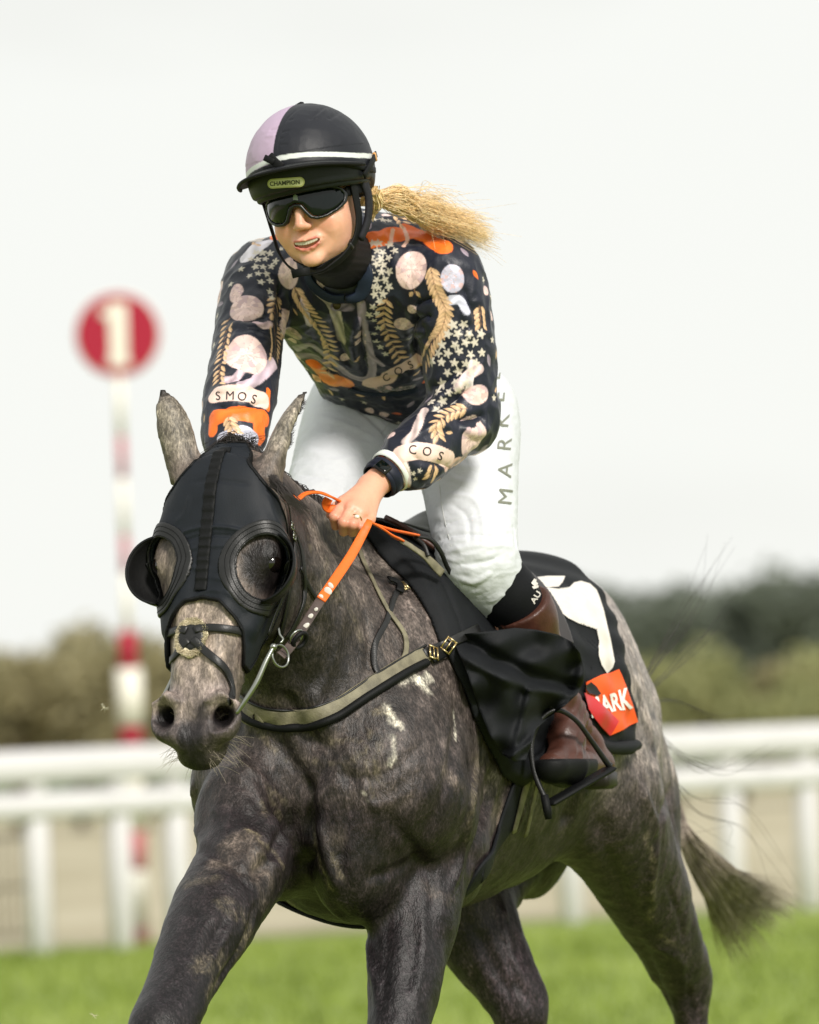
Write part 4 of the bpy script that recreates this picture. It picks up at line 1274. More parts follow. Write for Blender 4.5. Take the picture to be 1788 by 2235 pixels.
fN = v_normals(fv, ff); fv = fv + fN * (fbm(fv * 320, 2) * .0018)[:, None]
make('sheepskin_pad', fv, ff, M_FLEECE, bridle)
mb = MB()
for _ in range(1800):
    t = rg.uniform(0, 2 * math.pi); r = .034 * math.sqrt(rg.uniform(.4, 1)); q = _c + _r * math.cos(t) * r * .92 + _u * math.sin(t) * r * 1.08
    l_, nn, i, d = horse_bvh.find_nearest(Vector(q)); l_ = np.array(l_); o = unit(q - _c)
    mb.tube([l_ + _n * .004, l_ + _n * .0075 + o * .0015 + rg.normal(size=3) * .0008, l_ + _n * .0095 + o * .003 + rg.normal(size=3) * .0015], [.0006, .0003], 3, cap=False)
mb.build('fleece', M_FLEECE, bridle)
strap('noseband', horse_bvh, [(428, 1380), (440, 1374), (470, 1372), (520, 1378), (562, 1392)], .0075, M_LEATHER, bridle, .003, .0055)
strap('noseband', horse_bvh, [(410, 1381), (402, 1376), (385, 1378), (368, 1388), (358, 1400)], .0075, M_LEATHER, bridle, .003, .0055)
strap('noseband', horse_bvh, [(424, 1400), (434, 1408), (460, 1432), (486, 1458), (500, 1490), (506, 1530)], .0075, M_LEATHER, bridle, .003, .0055)
strap('noseband', horse_bvh, [(413, 1400), (404, 1408), (385, 1432), (368, 1452), (357, 1468)], .0075, M_LEATHER, bridle, .003, .003)
both_bvh = bvh_of(np.vstack([HV, hv]), np.vstack([HFc, hf_ + len(HV)]))
def hd_strap(name, pts, hw, mt=M_LEATHER, off=.004, th=.003):
    for sgn in (1, -1):
        P, Nn = surf_path(both_bvh, pts)
        if sgn < 0:
            P, Nn = near_path(both_bvh, np.array([mirror_hd(p) for p in P[::3]] + [mirror_hd(P[-1])]), 4)
        MB().ribbon(P + Nn * off, Nn, hw, th).build(name, mt, bridle)
hd_strap('cheekpiece', [(612, 1060), (626, 1110), (634, 1160), (640, 1200), (632, 1260), (622, 1320), (612, 1370), (600, 1408)], .0075)
hd_strap('throat_lash', [(632, 1150), (652, 1200), (657, 1240), (660, 1300), (640, 1360), (622, 1390)], .005, off=.006)
hd_strap('noseband_strap', [(636, 1200), (612, 1290), (590, 1345), (574, 1388)], .0055, off=.008)
o_ = strap('cheek_strap', both_bvh, [(652, 1238), (668, 1272), (690, 1308)], .004, M_LEATHER, bridle, .003, .004)
# buckles on the cheek
def buckle(c, N, up, w, h, parent, mt=M_STEEL, r=.0016):
    N = unit(N); up = unit(up - N * (up @ N)); rt = np.cross(up, N); c = c + N * .004
    cs = [c + rt * w * a + up * h * b for a, b in ((-1, -1), (1, -1), (1, 1), (-1, 1), (-1, -1))]
    m_ = MB()
    for i in range(4): m_.tube([cs[i], cs[i + 1]], r, 6)
    for q in cs[:4]: m_.ball(q, r, 8, 6)
    m_.tube([c - rt * w, c + rt * w * .9 + N * .001], r * .7, 6)
    return m_.build('buckle', mt, parent)
for (u, v) in ((630, 1150), (634, 1172)):
    p, n = ray_px(both_bvh, u, v)
    if p is not None: buckle(p + n * .004, n, HA, .008, .006, bridle)
# bit: full cheek with a loose ring, one each side
def snap_hd(p):
    q, n, i, d = horse_bvh.find_nearest(Vector(mirror_hd(p))); return np.array(q) + np.array(n) * .002 - HN * .034
for sgn in (1, -1):
    T_ = (lambda p: p) if sgn > 0 else snap_hd
    pts = [Pt(597, 1412, 12.745), Pt(580, 1445, 12.735), Pt(560, 1490, 12.725), Pt(535, 1530, 12.72), Pt(516, 1558, 12.72)]
    pts = [T_(p) for p in pts]
    b_ = MB().tube(pts, [.0042, .0050, .0054, .0048, .0035], 10, m=5).ball(pts[0], .0070, 12, 8).build('bit', M_STEEL if sgn < 0 else M_STEEL, bridle)
    cc = T_(Pt(612, 1432, 12.76)); MB().torus(cc, .021, .0024, unit(HS * sgn + HN * .5), 28, 8).build('bit_ring', M_STEEL, b_)
    MB().tube([T_(Pt(608, 1370, 12.78)), T_(Pt(611, 1385, 12.77)), T_(Pt(618, 1395, 12.765)), T_(Pt(612, 1404, 12.76))], .0022, 6, m=4).build('hook', M_STEEL, bridle)

# ------------------------------------------------------------------ pads, saddle, cloths: offset layers of the horse's own surface
def hz_poly(P, poly): 
    q = to_h(P); return poly_sdf(q[:, 0], q[:, 2], poly), q
PADP = [(.125, 1.80), (.125, 1.60), (.13, 1.53), (.158, 1.46), (.182, 1.37), (.165, 1.30), (.125, 1.22), (.06, 1.16), (-.02, 1.10), (-.10, 1.075), (-.17, 1.10), (-.24, 1.2), (-.30, 1.35), (-.36, 1.5), (-.38, 1.80)]
def f_pad(P):
    pd, q = hz_poly(P, PADP); b = hbn(P)
    edge = np.exp(-((pd + .014) / .006) ** 2) * .006
    quil = np.maximum(np.exp(-((pd + .055) / .004) ** 2), np.exp(-(((q[:, 2] - 1.30) - .35 * (q[:, 0] - .1)) / .005) ** 2) * (pd < -.02) ) * -.006
    pf = np.clip(.016 * smooth01(-pd / .03) + edge + quil + .010, .006, .04)
    return smax(smax(b - pf, -b + .001, .002), pd, .008)
lo_t = H(0, 0, 0) + v3(-.6, -.75, .75); hi_t = H(0, 0, 0) + v3(.85, 1.3, 1.75)
pv, pf_ = mesh_field(f_pad, lo_t, hi_t, .005, 18, 2.0)
pv = relax(pv, pf_, 2)
pad = make('saddle_pad', pv, pf_, M_BLACKFAB, None, H(-.1, 0, 1.1))
tag(pad, 'thick quilted black saddle pad under the racing saddle', 'saddle pad')
pad_bvh = bvh_of(pv, pf_)
SADP = [(.02, 1.80), (.03, 1.60), (.005, 1.50), (-.015, 1.42), (-.05, 1.345), (-.15, 1.32), (-.30, 1.36), (-.34, 1.5), (-.35, 1.80)]
def f_flap(P):
    pd, q = hz_poly(P, SADP); b = gd(hbn, P)
    return smax(np.abs(b - .036) - .0055, pd, .005)
saddle = empty('saddle', H(-.15, 0, 1.3)); bpy.context.view_layer.update()
tag(saddle, 'small brown and black racing saddle under the crouching jockey', 'saddle')
shell('saddle_flap', f_flap, lo_t, hi_t, .005, mat('saddle_leather', srgb(34, 26, 24), .42, .5, .2, 30), saddle, 1)
sf = Field()
sf.loft(H(0, 0, 0), -HF, HL, ZU, [(.02, 0, 1.575, .04, .03, .06), (.06, 0, 1.58, .06, .035, .08), (.15, 0, 1.575, .09, .03, .08), (.28, 0, 1.59, .10, .035, .08), (.36, 0, 1.62, .08, .03, .07)], k=.02)
shell('seat', sf, H(0, 0, 0) + v3(-.4, -.4, 1.4), H(0, 0, 0) + v3(.5, .6, 1.8), .006, M_LEATHER, saddle, 2)
# the rolled brown edge of the flap
eP = [H(f, .0, z) for f, z in ((.03, 1.60), (.005, 1.50), (-.015, 1.42), (-.05, 1.345))]
def side_ray(bvh, f, z, s):
    r = bvh.ray_cast(Vector(H(f, .6 * s, z)), Vector(-HL * s)); return (None, None) if r[0] is None else (np.array(r[0]), np.array(r[1]))
for s in (1, -1):
    pp = []
    for f, z in catmull(np.array([(.035, 1.585), (.012, 1.52), (-.012, 1.44), (-.055, 1.345)]), 8):
        p, n = side_ray(horse_bvh, f, z, s)
        if p is not None: pp.append(p + n * .043)
    MB().tube(pp, .0055, 8).build('flap_edge', M_BROWNL, saddle)
NCP = [(-.28, 1.80), (-.70, 1.80), (-.70, 1.56), (-.69, 1.487), (-.63, 1.41), (-.575, 1.32), (-.575, 1.22), (-.60, 1.145), (-.45, 1.15), (-.30, 1.13), (-.28, 1.3)]
def f_nc(P):
    pd, q = hz_poly(P, NCP); b = gd(hbn, P)
    wv = .004 * np.sin(q[:, 0] * 60 + q[:, 2] * 35) * smooth01((1.5 - q[:, 2]) / .2) + .003 * np.sin(q[:, 2] * 90 - q[:, 0] * 30)
    return smax(np.abs(b - .012 - wv) - .0042, pd, .003)
nv_, nf_ = mesh_field(f_nc, lo_t, hi_t, .0045, 18, 2.0)
nv_ = relax(nv_, nf_, 2)
ncloth = make('number_cloth', nv_, nf_, M_BLACKFAB, None, H(-.5, 0, 1.15))
tag(ncloth, 'black number cloth with pale numeral and orange sponsor patch behind the saddle', 'number cloth')
nc_bvh = bvh_of(nv_, nf_)
def zoom5(L): return [(1000 + x * .27833, 1200 + y * .27833) for x, y in L]
V2, F2 = flat_tris([zoom5([(618, 222), (700, 212), (835, 212), (815, 262), (785, 296), (700, 300), (640, 290)])], 6)
conform('numeral', V2, F2, nc_bvh, .0025, M_PALE, ncloth)
V2, F2 = flat_tris([zoom5([(690, 300), (770, 310), (858, 352), (870, 300), (905, 262), (960, 250), (1030, 272), (1080, 318), (1105, 380), (1135, 470), (1165, 600), (1195, 730), (1222, 880), (1205, 925), (1160, 972), (1120, 905), (1098, 830), (1100, 720), (1082, 630), (1132, 612), (1105, 500), (1085, 440), (1040, 410), (1015, 430), (1058, 485), (1010, 530), (945, 582), (860, 540), (770, 470), (720, 380)])], 6)
conform('numeral', V2, F2, nc_bvh, .0025, M_PALE, ncloth)
V2, F2 = flat_tris([zoom5([(990, 1035), (1070, 1008), (1160, 972), (1250, 940), (1272, 985), (1320, 1120), (1360, 1230), (1398, 1345), (1300, 1400), (1175, 1458), (1120, 1400), (1040, 1300), (985, 1180)])], 6)
M_PATCH = mat('orange_patch', srgb(244, 92, 36), .5, .3, .04, 40)
patch = conform('patch', V2, F2, nc_bvh, .0045, M_PATCH, ncloth)
V2, F2 = flat_tris([zoom5([(962, 1130), (1060, 1180), (1240, 1352), (1172, 1456), (1090, 1370), (1000, 1250)])], 6)
conform('red_flap', V2, F2, nc_bvh, .008, mat('red_plastic', srgb(190, 40, 44), .35, .5), ncloth)
V2, F2 = flat_tris([zoom5([(965, 1060), (1010, 1035), (1060, 1075), (1095, 1135), (1070, 1158), (1000, 1140), (970, 1100)])], 6)
conform('dark_tab', V2, F2, nc_bvh, .010, M_LEATHER, ncloth)
text_on('lettering', 'MARK', (1000 + 1168 * .27833, 1200 + 1206 * .27833), 14, 40, nc_bvh, mat('white_print', srgb(240, 236, 230), .6), ncloth, .0065, .03, .58)
P_, N_ = surf_path(horse_bvh, [(1225, 1562), (1260, 1572), (1300, 1574), (1328, 1570)], K)
mb = MB(); mb.tube(P_ + N_ * .018, [.012, .015, .013, .016, .010], 10).build('hem_roll', M_BLACKFAB, ncloth)

# girth
gl = [(1120, 1570), (1098, 1640), (1060, 1740), (1015, 1830), (975, 1885), (948, 1912)]
P_, N_ = surf_path(horse_bvh, gl, K)
girth_pts = list(P_[::5]); hp = [to_h(p) for p in girth_pts]
hp = [q for q in hp if q[1] > .02 and q[0] < .10]
bot = H(hp[-1][0] + .02, 0, .84)
allp = [H(*q) for q in hp] + [H(hp[-1][0] + .015, .10, .845), bot, H(hp[-1][0] + .015, -.10, .845)] + [H(q[0], -q[1], q[2]) for q in hp[::-1]]
P_, N_ = near_path(horse_bvh, allp, 5)
MB().ribbon(P_ + N_ * .002, N_, .030, .007).build('girth', M_BLACKFAB, saddle)
strap('girth_strap', horse_bvh, [(1120, 1590), (1100, 1650), (1072, 1748)], .0085, M_GREYL, saddle, .003, .011, K)
strap('girth_strap', horse_bvh, [(1130, 1600), (1118, 1660), (1098, 1755)], .006, M_GREYL, saddle, .003, .011, K)
# flap of the weight cloth that has blown over the boot
flapp = panel('cloth_flap', [(950, 1338), (985, 1334), (1040, 1328), (1085, 1322), (1130, 1326), (1175, 1336), (1205, 1352), (1222, 1376), (1230, 1410), (1229, 1436), (1216, 1462), (1190, 1486), (1160, 1508), (1128, 1536), (1118, 1570), (1108, 1600), (1085, 1604), (1055, 1588), (1030, 1545), (1008, 1490), (985, 1420)],
    [(955, 1345, 13.24), (985, 1430, 13.195), (1030, 1545, 13.24), (1060, 1590, 13.30), (1050, 1335, 13.27), (1060, 1450, 13.24), (1100, 1400, 13.29), (1110, 1480, 13.30), (1110, 1560, 13.32), (1150, 1335, 13.33), (1200, 1352, 13.37), (1228, 1410, 13.43), (1216, 1462, 13.46), (1160, 1508, 13.42)], .004, M_BLACKFAB, saddle, 7,
    lambda u, v: .030 * np.exp(-(((v - 1375) - .38 * (u - 1000) + .0012 * (u - 1120) ** 2) / 16) ** 2) - .028 * np.exp(-(((v - 1412) - .30 * (u - 1000) + .0012 * (u - 1110) ** 2) / 13) ** 2) + .010 * np.sin((u - v * .3) / 21) + .006 * np.sin((u * .4 + v) / 11) - .03 * np.exp(-((u - 1225 + (v - 1400) ** 2 * .004) / 14) ** 2) - .02 * np.exp(-(((u - 1105) + (v - 1500) * .25) / 10) ** 2) * (v > 1450))

# ------------------------------------------------------------------ breastplate
bp_ = empty('breastplate', H(.3, 0, 1.2)); bpy.context.view_layer.update()
tag(bp_, 'worn grey leather breastplate strapped round the chest of the grey horse', 'breastplate')
def hstrap(name, pts, hw, mt, off=.002, th=.004, k=K, bvh=None, far=True, par=None, tube=None):
    bvh = bvh or horse_bvh
    P, Nn = surf_path(bvh, pts, k)
    sets = [(P, Nn)]
    if far: sets.append(near_path(horse_bvh, np.array([mirror(p) for p in P[::4]] + [mirror(P[-1])]), 5))
    for P1, N1 in sets:
        m_ = MB()
        if tube: m_.tube(P1 + N1 * off, tube, 8)
        else: m_.ribbon(P1 + N1 * off, N1, hw, th)
        m_.build(name, mt, par or bp_)
top_bvh = bvh_of(np.vstack([HV, pv]), np.vstack([HFc, pf_ + len(HV)]))
main = [(505, 1478), (530, 1496), (565, 1508), (610, 1513), (655, 1508), (710, 1490), (760, 1458), (805, 1430), (850, 1402), (895, 1378)]
P_, N_ = surf_path(horse_bvh, main, K)
hl0 = [to_h(p) for p in P_[::5]]
neg = [H(q[0], -q[1], q[2]) for q in hl0 if q[1] > .05]
P2_, N2_ = near_path(horse_bvh, neg[::-1] + [P_[i] for i in range(0, len(P_), 5)], 5)
k0 = len(neg)
MB().ribbon(P2_ + N2_ * .003, N2_, .0165, .004).build('breast_strap', M_GREYL, bp_)
low = [(u, v + 20) for u, v in main]
P3_, N3_ = surf_path(horse_bvh, low, K)
MB().tube(P3_ + N3_ * .006, .0085, 8).build('piping', M_TRIM, bp_)
upp = [(u, v - 17) for u, v in main]
P3_, N3_ = surf_path(horse_bvh, upp, K)
MB().tube(P3_ + N3_ * .005, .0028, 6).build('piping', M_LEATHER, bp_)
hstrap('billet', [(890, 1380), (925, 1364), (965, 1345), (1004, 1326)], .010, M_LEATHER, .004, .004, K, top_bvh, False)
hstrap('keeper', [(902, 1388), (918, 1380), (940, 1368)], .0125, M_TRIM, .008, .004, K, top_bvh, False)
for (u, v) in ((977, 1410), (938, 1430)):
    p, n = ray_px(top_bvh, u, v); buckle(p + n * .008, n, unit(HF + ZU * .5), .013, .010, bp_, M_BRASS, .0022)
hstrap('neck_strap', [(771, 1174), (794, 1233), (839, 1324), (868, 1365), (884, 1395), (880, 1437), (842, 1484)], .0055, M_GREYL, .003, .003, 1.0)
hstrap('neck_strap', [(889, 1274), (862, 1297), (843, 1355), (818, 1405), (819, 1462), (839, 1486)], .0060, M_LEATHER, .003, .003, 1.0)
hstrap('neck_strap', [(821, 1206), (858, 1226), (880, 1251), (888, 1276)], .0035, M_LEATHER, .003, .003, 1.0)
hstrap('neck_strap', [(845, 1270), (862, 1274), (872, 1284), (868, 1300)], .008, M_TRIM, .006, .004, 1.0, None, False)
p, n = ray_px(top_bvh, 878, 1285); buckle(p + n * .004, n, unit(HF + ZU * .2), .010, .007, bp_, M_BRASS, .002)

# ------------------------------------------------------------------ reins
reins = empty('reins', Pt(806, 1155, 13.09)); bpy.context.view_layer.update()
tag(reins, 'leather reins with orange rubber grips held in the hands of the jockey', 'reins')
def free_strap(name, pts, hw, mt, th=.003, m=8, nrm=None, both=False):
    for sgn in ((1, -1) if both else (1,)):
        P = catmull(np.array([Pt(*p) for p in pts]), m)
        if sgn < 0: P = np.array([mirror(p) for p in P])
        n_ = np.tile(v3(.15, -1, .25) if nrm is None else np.array(nrm, float), (len(P), 1))
        MB().ribbon(P, n_, hw, th).build(name, mt, reins)
M_REINL = mat('printed_rein', srgb(74, 62, 58), .5, .4, .3, 60)
free_strap('rein_leather', [(612, 1432, 12.77), (628, 1418, 12.80), (650, 1388, 12.83), (690, 1325, 12.91), (712, 1292, 12.95)], .0095, M_REINL)
free_strap('rein_grip', [(700, 1310, 12.925), (728, 1270, 12.975), (765, 1215, 13.03), (790, 1170, 13.065), (802, 1148, 13.075), (806, 1138, 13.09)], [.0095, .0095, .009, .0075, .006], M_ORANGE, .004)
for (u, v, w, h) in ((668, 1366, 9, 5), (678, 1345, 7, 5), (652, 1378, 6, 4), (716, 1290, 8, 10), (700, 1303, 6, 6), (722, 1278, 5, 8), (690, 1330, 5, 4)):
    t = (v - 1388) / (1270 - 1388); d = 12.83 + .14 * t - .0045
    mm = MB(); cc = Pt(u, v, d)
    mm.ball(cc, (w / 1150 * 1.0, .0012, h / 1150), 12, 6, X=(.8, 0, .6), Y=(0, 1, 0)); mm.build('print', M_PALE, reins)
mm = MB().torus(Pt(655, 1398, 12.815), .016, .0045, unit(v3(.6, -.5, -.5)), 24, 8); mm.build('rein_stop', M_TRIM, reins)
MB().torus(Pt(647, 1391, 12.812), .0155, .0025, unit(v3(.6, -.5, -.5)), 24, 8).build('rein_ring', M_STEEL, reins)
free_strap('rein_grip', [(650, 1092, 13.02), (668, 1079, 13.05), (695, 1077, 13.08), (722, 1086, 13.10), (745, 1098, 13.13), (770, 1105, 13.15)], .0055, M_ORANGE, .004, nrm=(0, -.5, .9))
free_strap('rein_grip', [(718, 1088, 13.105), (712, 1100, 13.11), (716, 1110, 13.115), (732, 1112, 13.12)], .0085, M_ORANGE, .004)
free_strap('rein_grip', [(806, 1140, 13.12), (835, 1157, 13.16), (858, 1172, 13.19), (876, 1182, 13.22)], [.007, .0085, .0085, .0075], M_ORANGE, .004, nrm=(-.2, -.7, .7))
free_strap('rein_grip', [(808, 1143, 13.13), (850, 1157, 13.18), (885, 1165, 13.24), (912, 1171, 13.30)], [.005, .006, .006, .006], M_ORANGE, .004, nrm=(-.2, -.5, .8))
free_strap('rein_leather', [(870, 1178, 13.215), (900, 1196, 13.25), (935, 1222, 13.29), (965, 1252, 13.31)], .0085, M_GREYL, .003, nrm=(-.2, -.8, .5))
free_strap('rein_leather', [(908, 1170, 13.295), (940, 1178, 13.31), (962, 1205, 13.33), (980, 1245, 13.36), (1010, 1290, 13.40)], .0045, M_LEATHER, .004, nrm=(-.2, -.8, .5))
free_strap('rein_leather', [(905, 1172, 13.30), (925, 1190, 13.29), (935, 1215, 13.28)], .004, M_LEATHER, .004, nrm=(-.2, -.8, .5))
# far rein to the other hand, lying along the neck
Pq, Nq = near_path(horse_bvh, [snap_hd(Pt(612, 1432, 12.77)), mirror(Pt(650, 1388, 12.83)), mirror(Pt(712, 1292, 12.95)), H(.42, -.16, 1.55), HPR[1][3] - ZU * .02], 6)
MB().ribbon(np.vstack([Pq + Nq * .006, HPR[1][2][None] - ZU * .012]), np.vstack([Nq, Nq[-1:]]), .0085, .004).build('rein_leather', M_REINL, reins)
Pq = catmull(np.array([HPR[1][1] - ZU * .01, Pt(590, 1062, 13.10), Pt(650, 1092, 13.02)]), 8); MB().ribbon(Pq, np.tile(v3(0, -.5, .9), (len(Pq), 1)), .0055, .004).build('rein_grip', M_ORANGE, reins)
# ------------------------------------------------------------------ skin tones
q = to_hh(PV)
tone = np.tile(np.array(srgb(226, 168, 140)), (len(PV), 1))
def tint(col, cen, r, a=1.0):
    global tone
    w = a * np.exp(-(((q - np.array(cen)) / np.array(r)) ** 2).sum(1)); tone = tone + (np.array(col) - tone) * w[:, None]
face = smooth01((q[:, 2] + .14) / .02)
tone = tone + (np.array(srgb(234, 180, 154)) - tone) * (face * .5)[:, None]
for s in (1, -1): tint(srgb(212, 128, 100), (.042 * s, .07, -.035), (.022, .04, .02), .45)
tint(srgb(214, 132, 104), (0, .105, -.034), (.014, .02, .012), .4)
def lipw(pts, w):
    d = np.full(len(PV), 9.0)
    for a, b in zip(pts[:-1], pts[1:]): d = np.minimum(d, seg_dist(PV, a, b)[0])
    return smooth01((w - d) / (w * .4))
lw = np.maximum(lipw(_mth, .0042), lipw(_mtl, .0054)) * smooth01((.030 - np.abs(q[:, 0])) / .008)
tone = tone + (np.array(srgb(196, 100, 90)) - tone) * (lw * .85)[:, None]
iw = lipw([p - hf * .004 for p in _mid[1:-1]], .0050)
tone = tone + (np.array(srgb(60, 20, 18)) - tone) * (iw * .9)[:, None]
for p, r in ((HP[1][0], .014), (HP[1][1], .014), (HP[1][2], .014), (HP[2][0][1], .013), (HP[2][1][1], .013), (HP[2][2][1], .013), (HP[2][3][1], .012)):
    w = .5 * np.exp(-(np.linalg.norm(PV - p, axis=1) / r) ** 2); tone = tone + (np.array(srgb(206, 120, 92)) - tone) * w[:, None]
tone = tone * (1 + .10 * fbm(PV * 70, 3))[:, None]
for i in range(3):  # shade between the fingers, painted into the skin tone
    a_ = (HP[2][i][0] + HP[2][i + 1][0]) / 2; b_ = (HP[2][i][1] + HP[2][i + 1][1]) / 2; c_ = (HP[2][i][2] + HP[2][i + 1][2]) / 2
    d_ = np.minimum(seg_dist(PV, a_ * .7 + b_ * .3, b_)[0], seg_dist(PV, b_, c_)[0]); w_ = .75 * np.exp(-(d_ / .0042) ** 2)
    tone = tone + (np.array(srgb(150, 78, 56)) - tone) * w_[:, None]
for cc_ in HP[2]:
    for j_ in (1, 2):
        w_ = .35 * np.exp(-(np.linalg.norm(PV - cc_[j_], axis=1) / .011) ** 2); tone = tone + (np.array(srgb(206, 122, 98)) - tone) * w_[:, None]
porg = Pt(900, 1300, 13.8)
person = make('person', PV, PF, M_SKIN, None, porg, {'tone': tone})
tag(person, 'smiling jockey crouching over the grey horse in patterned silks, white breeches and dark goggles', 'person')
person_bvh = bvh_of(PV, PF)
# teeth: one curved row with shallow gaps
V, F = [], []; nx, nz = 66, 5
for i in range(nx + 1):
    x = -.0235 + .047 * i / nx; t = (x / .0052 + 100.5) % 1; gap = .0007 * math.exp(-((min(t, 1 - t)) / .10) ** 2); yf = face_f(0, -.064) - .0052 - 8 * x * x - gap
    for j in range(nz + 1):
        u_ = -.0640 + 3.5 * x * x - (.0082 - 5 * x * x - .0008 * abs(2 * t - 1) ** 3) * j / nz; V.append(HH(x, yf - .0004 * (j == nz), u_))
F = [(i * (nz + 1) + j, i * (nz + 1) + j + 1, (i + 1) * (nz + 1) + j + 1, (i + 1) * (nz + 1) + j) for i in range(nx) for j in range(nz)]
make('teeth', V, F, mat('teeth', srgb(196, 186, 166), .4, .4), person)
for fi, c_ in enumerate(HP[2]):
    pass
# base layer on the neck
nb = Field().cone(nkB + TA * .03, HH(0, -.010, -.085), .076, .066, k=.01)
nbF = lambda P: smax(np.abs(nb(P) + .0) - .004, -(((P - (nkB * .50 + HH(0, -.012, -.085) * .50)) @ unit(nkB - HH(0, -.02, -.08)))), .004)
def f_base(P):
    q_ = to_hh(P)
    return smax(smax(pb(P) - .005 - .0008 * np.sin(q_[:, 2] * 520), q_[:, 2] + .55 * q_[:, 1] + .079, .004), (P - (nkB + TA * .05)) @ TA, .004)
v_, f_ = mesh_field(f_base, nkB - v3(.15, .33, .15), nkB + .17, .003)
v_, f_ = largest(v_, f_)
make('base_layer', relax(v_, f_, 1), f_, mat('base_layer_knit', srgb(12, 13, 16), .7, .2, .1, 80, .0004, 500), person)

# ------------------------------------------------------------------ jacket print
jbvh0 = bvh_of(JV, JF)
def zoom2(x, y): return (440 + .3942 * x, 450 + .3942 * y)
rg = np.random.RandomState(11)
# fabric folds first
z2 = lambda L: [zoom2(*p) for p in L]
JV = strokes(JV, JF, jbvh0, [(z2(a), b, w) for a, b, w in [
    ([(1200, 560), (1180, 680), (1190, 800), (1215, 920)], -.012, .008),
    ([(1180, 560), (1230, 520), (1300, 510)], -.006, .006), ([(1180, 640), (1240, 610), (1300, 620)], -.006, .006), ([(1190, 700), (1250, 690)], .004, .006),
    ([(1440, 430), (1490, 560), (1500, 700)], -.005, .008), ([(1440, 560), (1480, 660), (1470, 780)], .005, .008),
    ([(1250, 1150), (1330, 1110), (1420, 1060), (1500, 990)], -.008, .008), ([(1290, 1080), (1380, 1040), (1480, 940)], .006, .008),
    ([(1270, 1000), (1350, 980), (1450, 890)], -.005, .008), ([(1400, 1180), (1500, 1180), (1590, 1140)], -.007, .008), ([(1420, 1230), (1520, 1250), (1600, 1210)], .006, .009),
    ([(1180, 1280), (1300, 1220), (1400, 1230)], .004, .008), ([(1150, 1380), (1250, 1420), (1380, 1440)], -.005, .008), ([(1100, 1480), (1180, 1540), (1260, 1530)], .004, .007),
    ([(430, 420), (430, 560), (425, 700), (415, 760)], -.010, .008), ([(400, 480), (380, 600), (390, 720)], .004, .009),
    ([(160, 620), (250, 640), (380, 620)], -.005, .008), ([(170, 660), (270, 680), (380, 660)], .004, .007), ([(110, 980), (220, 960), (380, 880)], -.006, .009), ([(90, 1020), (200, 1010), (380, 960)], .005, .008),
    ([(60, 1110), (200, 1120), (370, 1090)], -.005, .008), ([(150, 760), (260, 720), (390, 770)], .003, .010),
    ([(480, 820), (620, 860), (760, 940), (860, 1000)], -.006, .009), ([(520, 860), (640, 930), (780, 980)], .006, .010), ([(900, 560), (880, 700), (900, 860), (930, 950)], -.006, .008),
    ([(860, 600), (830, 740), (850, 880)], .006, .012), ([(740, 560), (760, 720), (830, 900)], -.005, .010), ([(950, 960), (1080, 940), (1190, 880)], -.005, .008),
    ([(620, 460), (560, 620), (560, 760)], .003, .014), ([(1050, 200), (1200, 210), (1340, 260)], -.004, .010), ([(980, 160), (1080, 250), (1060, 400)], .003, .014),
    ([(500, 960), (640, 1000), (800, 1040)], .004, .008), ([(920, 1040), (1060, 1030), (1200, 1000)], -.006, .008)]], k=1.0, gain=1.3)
Nj = v_normals(JV, JF)
_f1 = fbm(JV * np.array([14, 14, 9]) + 40, 3); _f2 = fbm(JV * np.array([42, 42, 30]) + 90, 2)
JV = JV + Nj * ((1 - np.abs(_f1) * 3.2) * .0068 + _f2 * .0022)[:, None]
JV = relax(JV, JF, 1)
Nj = v_normals(JV, JF)
jbvh = bvh_of(JV, JF)
NAVY = np.array(srgb(24, 28, 44)); jc = np.tile(NAVY, (len(JV), 1)) * (1 + .35 * fbm(JV * 12, 2))[:, None]
GOLD = srgb(218, 180, 140); STAR = srgb(208, 198, 184); GEM = srgb(232, 206, 200); LIL = srgb(150, 136, 150); ORG = srgb(244, 112, 34); BAN = srgb(230, 200, 190); LAV = srgb(196, 196, 214)
from mathutils.kdtree import KDTree
def local(p, n, up, R):
    d = JV - p; m = np.where((np.abs(d) < R).all(1))[0]
    m = m[(Nj[m] @ n) > .25]; dd = d[m]
    u = unit(up - n * (up @ n)); r = np.cross(u, n)
    return m, dd @ r, dd @ u
def put(m, col, a):
    global jc
    a = np.clip(a, 0, 1)[:, None]; jc[m] = jc[m] * (1 - a) + (np.array(col) if np.ndim(col) == 1 else col) * a
AA = .0016
CU = np.array(RC[:, 1]); CR = np.array(RC[:, 0])
def at_px(x, y, ang=0):
    p, n = ray_px(jbvh, *zoom2(x, y))
    if p is None: return None
    a = rad(ang); return p, n, CU * math.cos(a) + CR * math.sin(a)
PX = .3942 / 1125
def star(f, r, col=STAR):
    p, n, up = f; m, x, y = local(p, n, up, r * 1.5)
    if not len(m): return
    t = np.arctan2(x, y); rr = np.hypot(x, y); k = np.abs(((t / (2 * np.pi / 5)) % 1) - .5) * 2
    put(m, col, .92 * smooth01((r * (.42 + .58 * k ** 1.3) - rr) / AA + .5))
def leaf(f, L_, W_, col=GOLD):
    p, n, up = f; m, x, y = local(p, n, up, L_ * 1.3)
    if not len(m): return
    e = 1 - (y / L_) ** 2; d = W_ * np.clip(e, 0, 1) - np.abs(x)
    put(m, np.array(col)[None] * (.8 + .3 * (x > 0))[:, None], .92 * smooth01(np.where(np.abs(y) < L_, d, -1) / AA + .5))
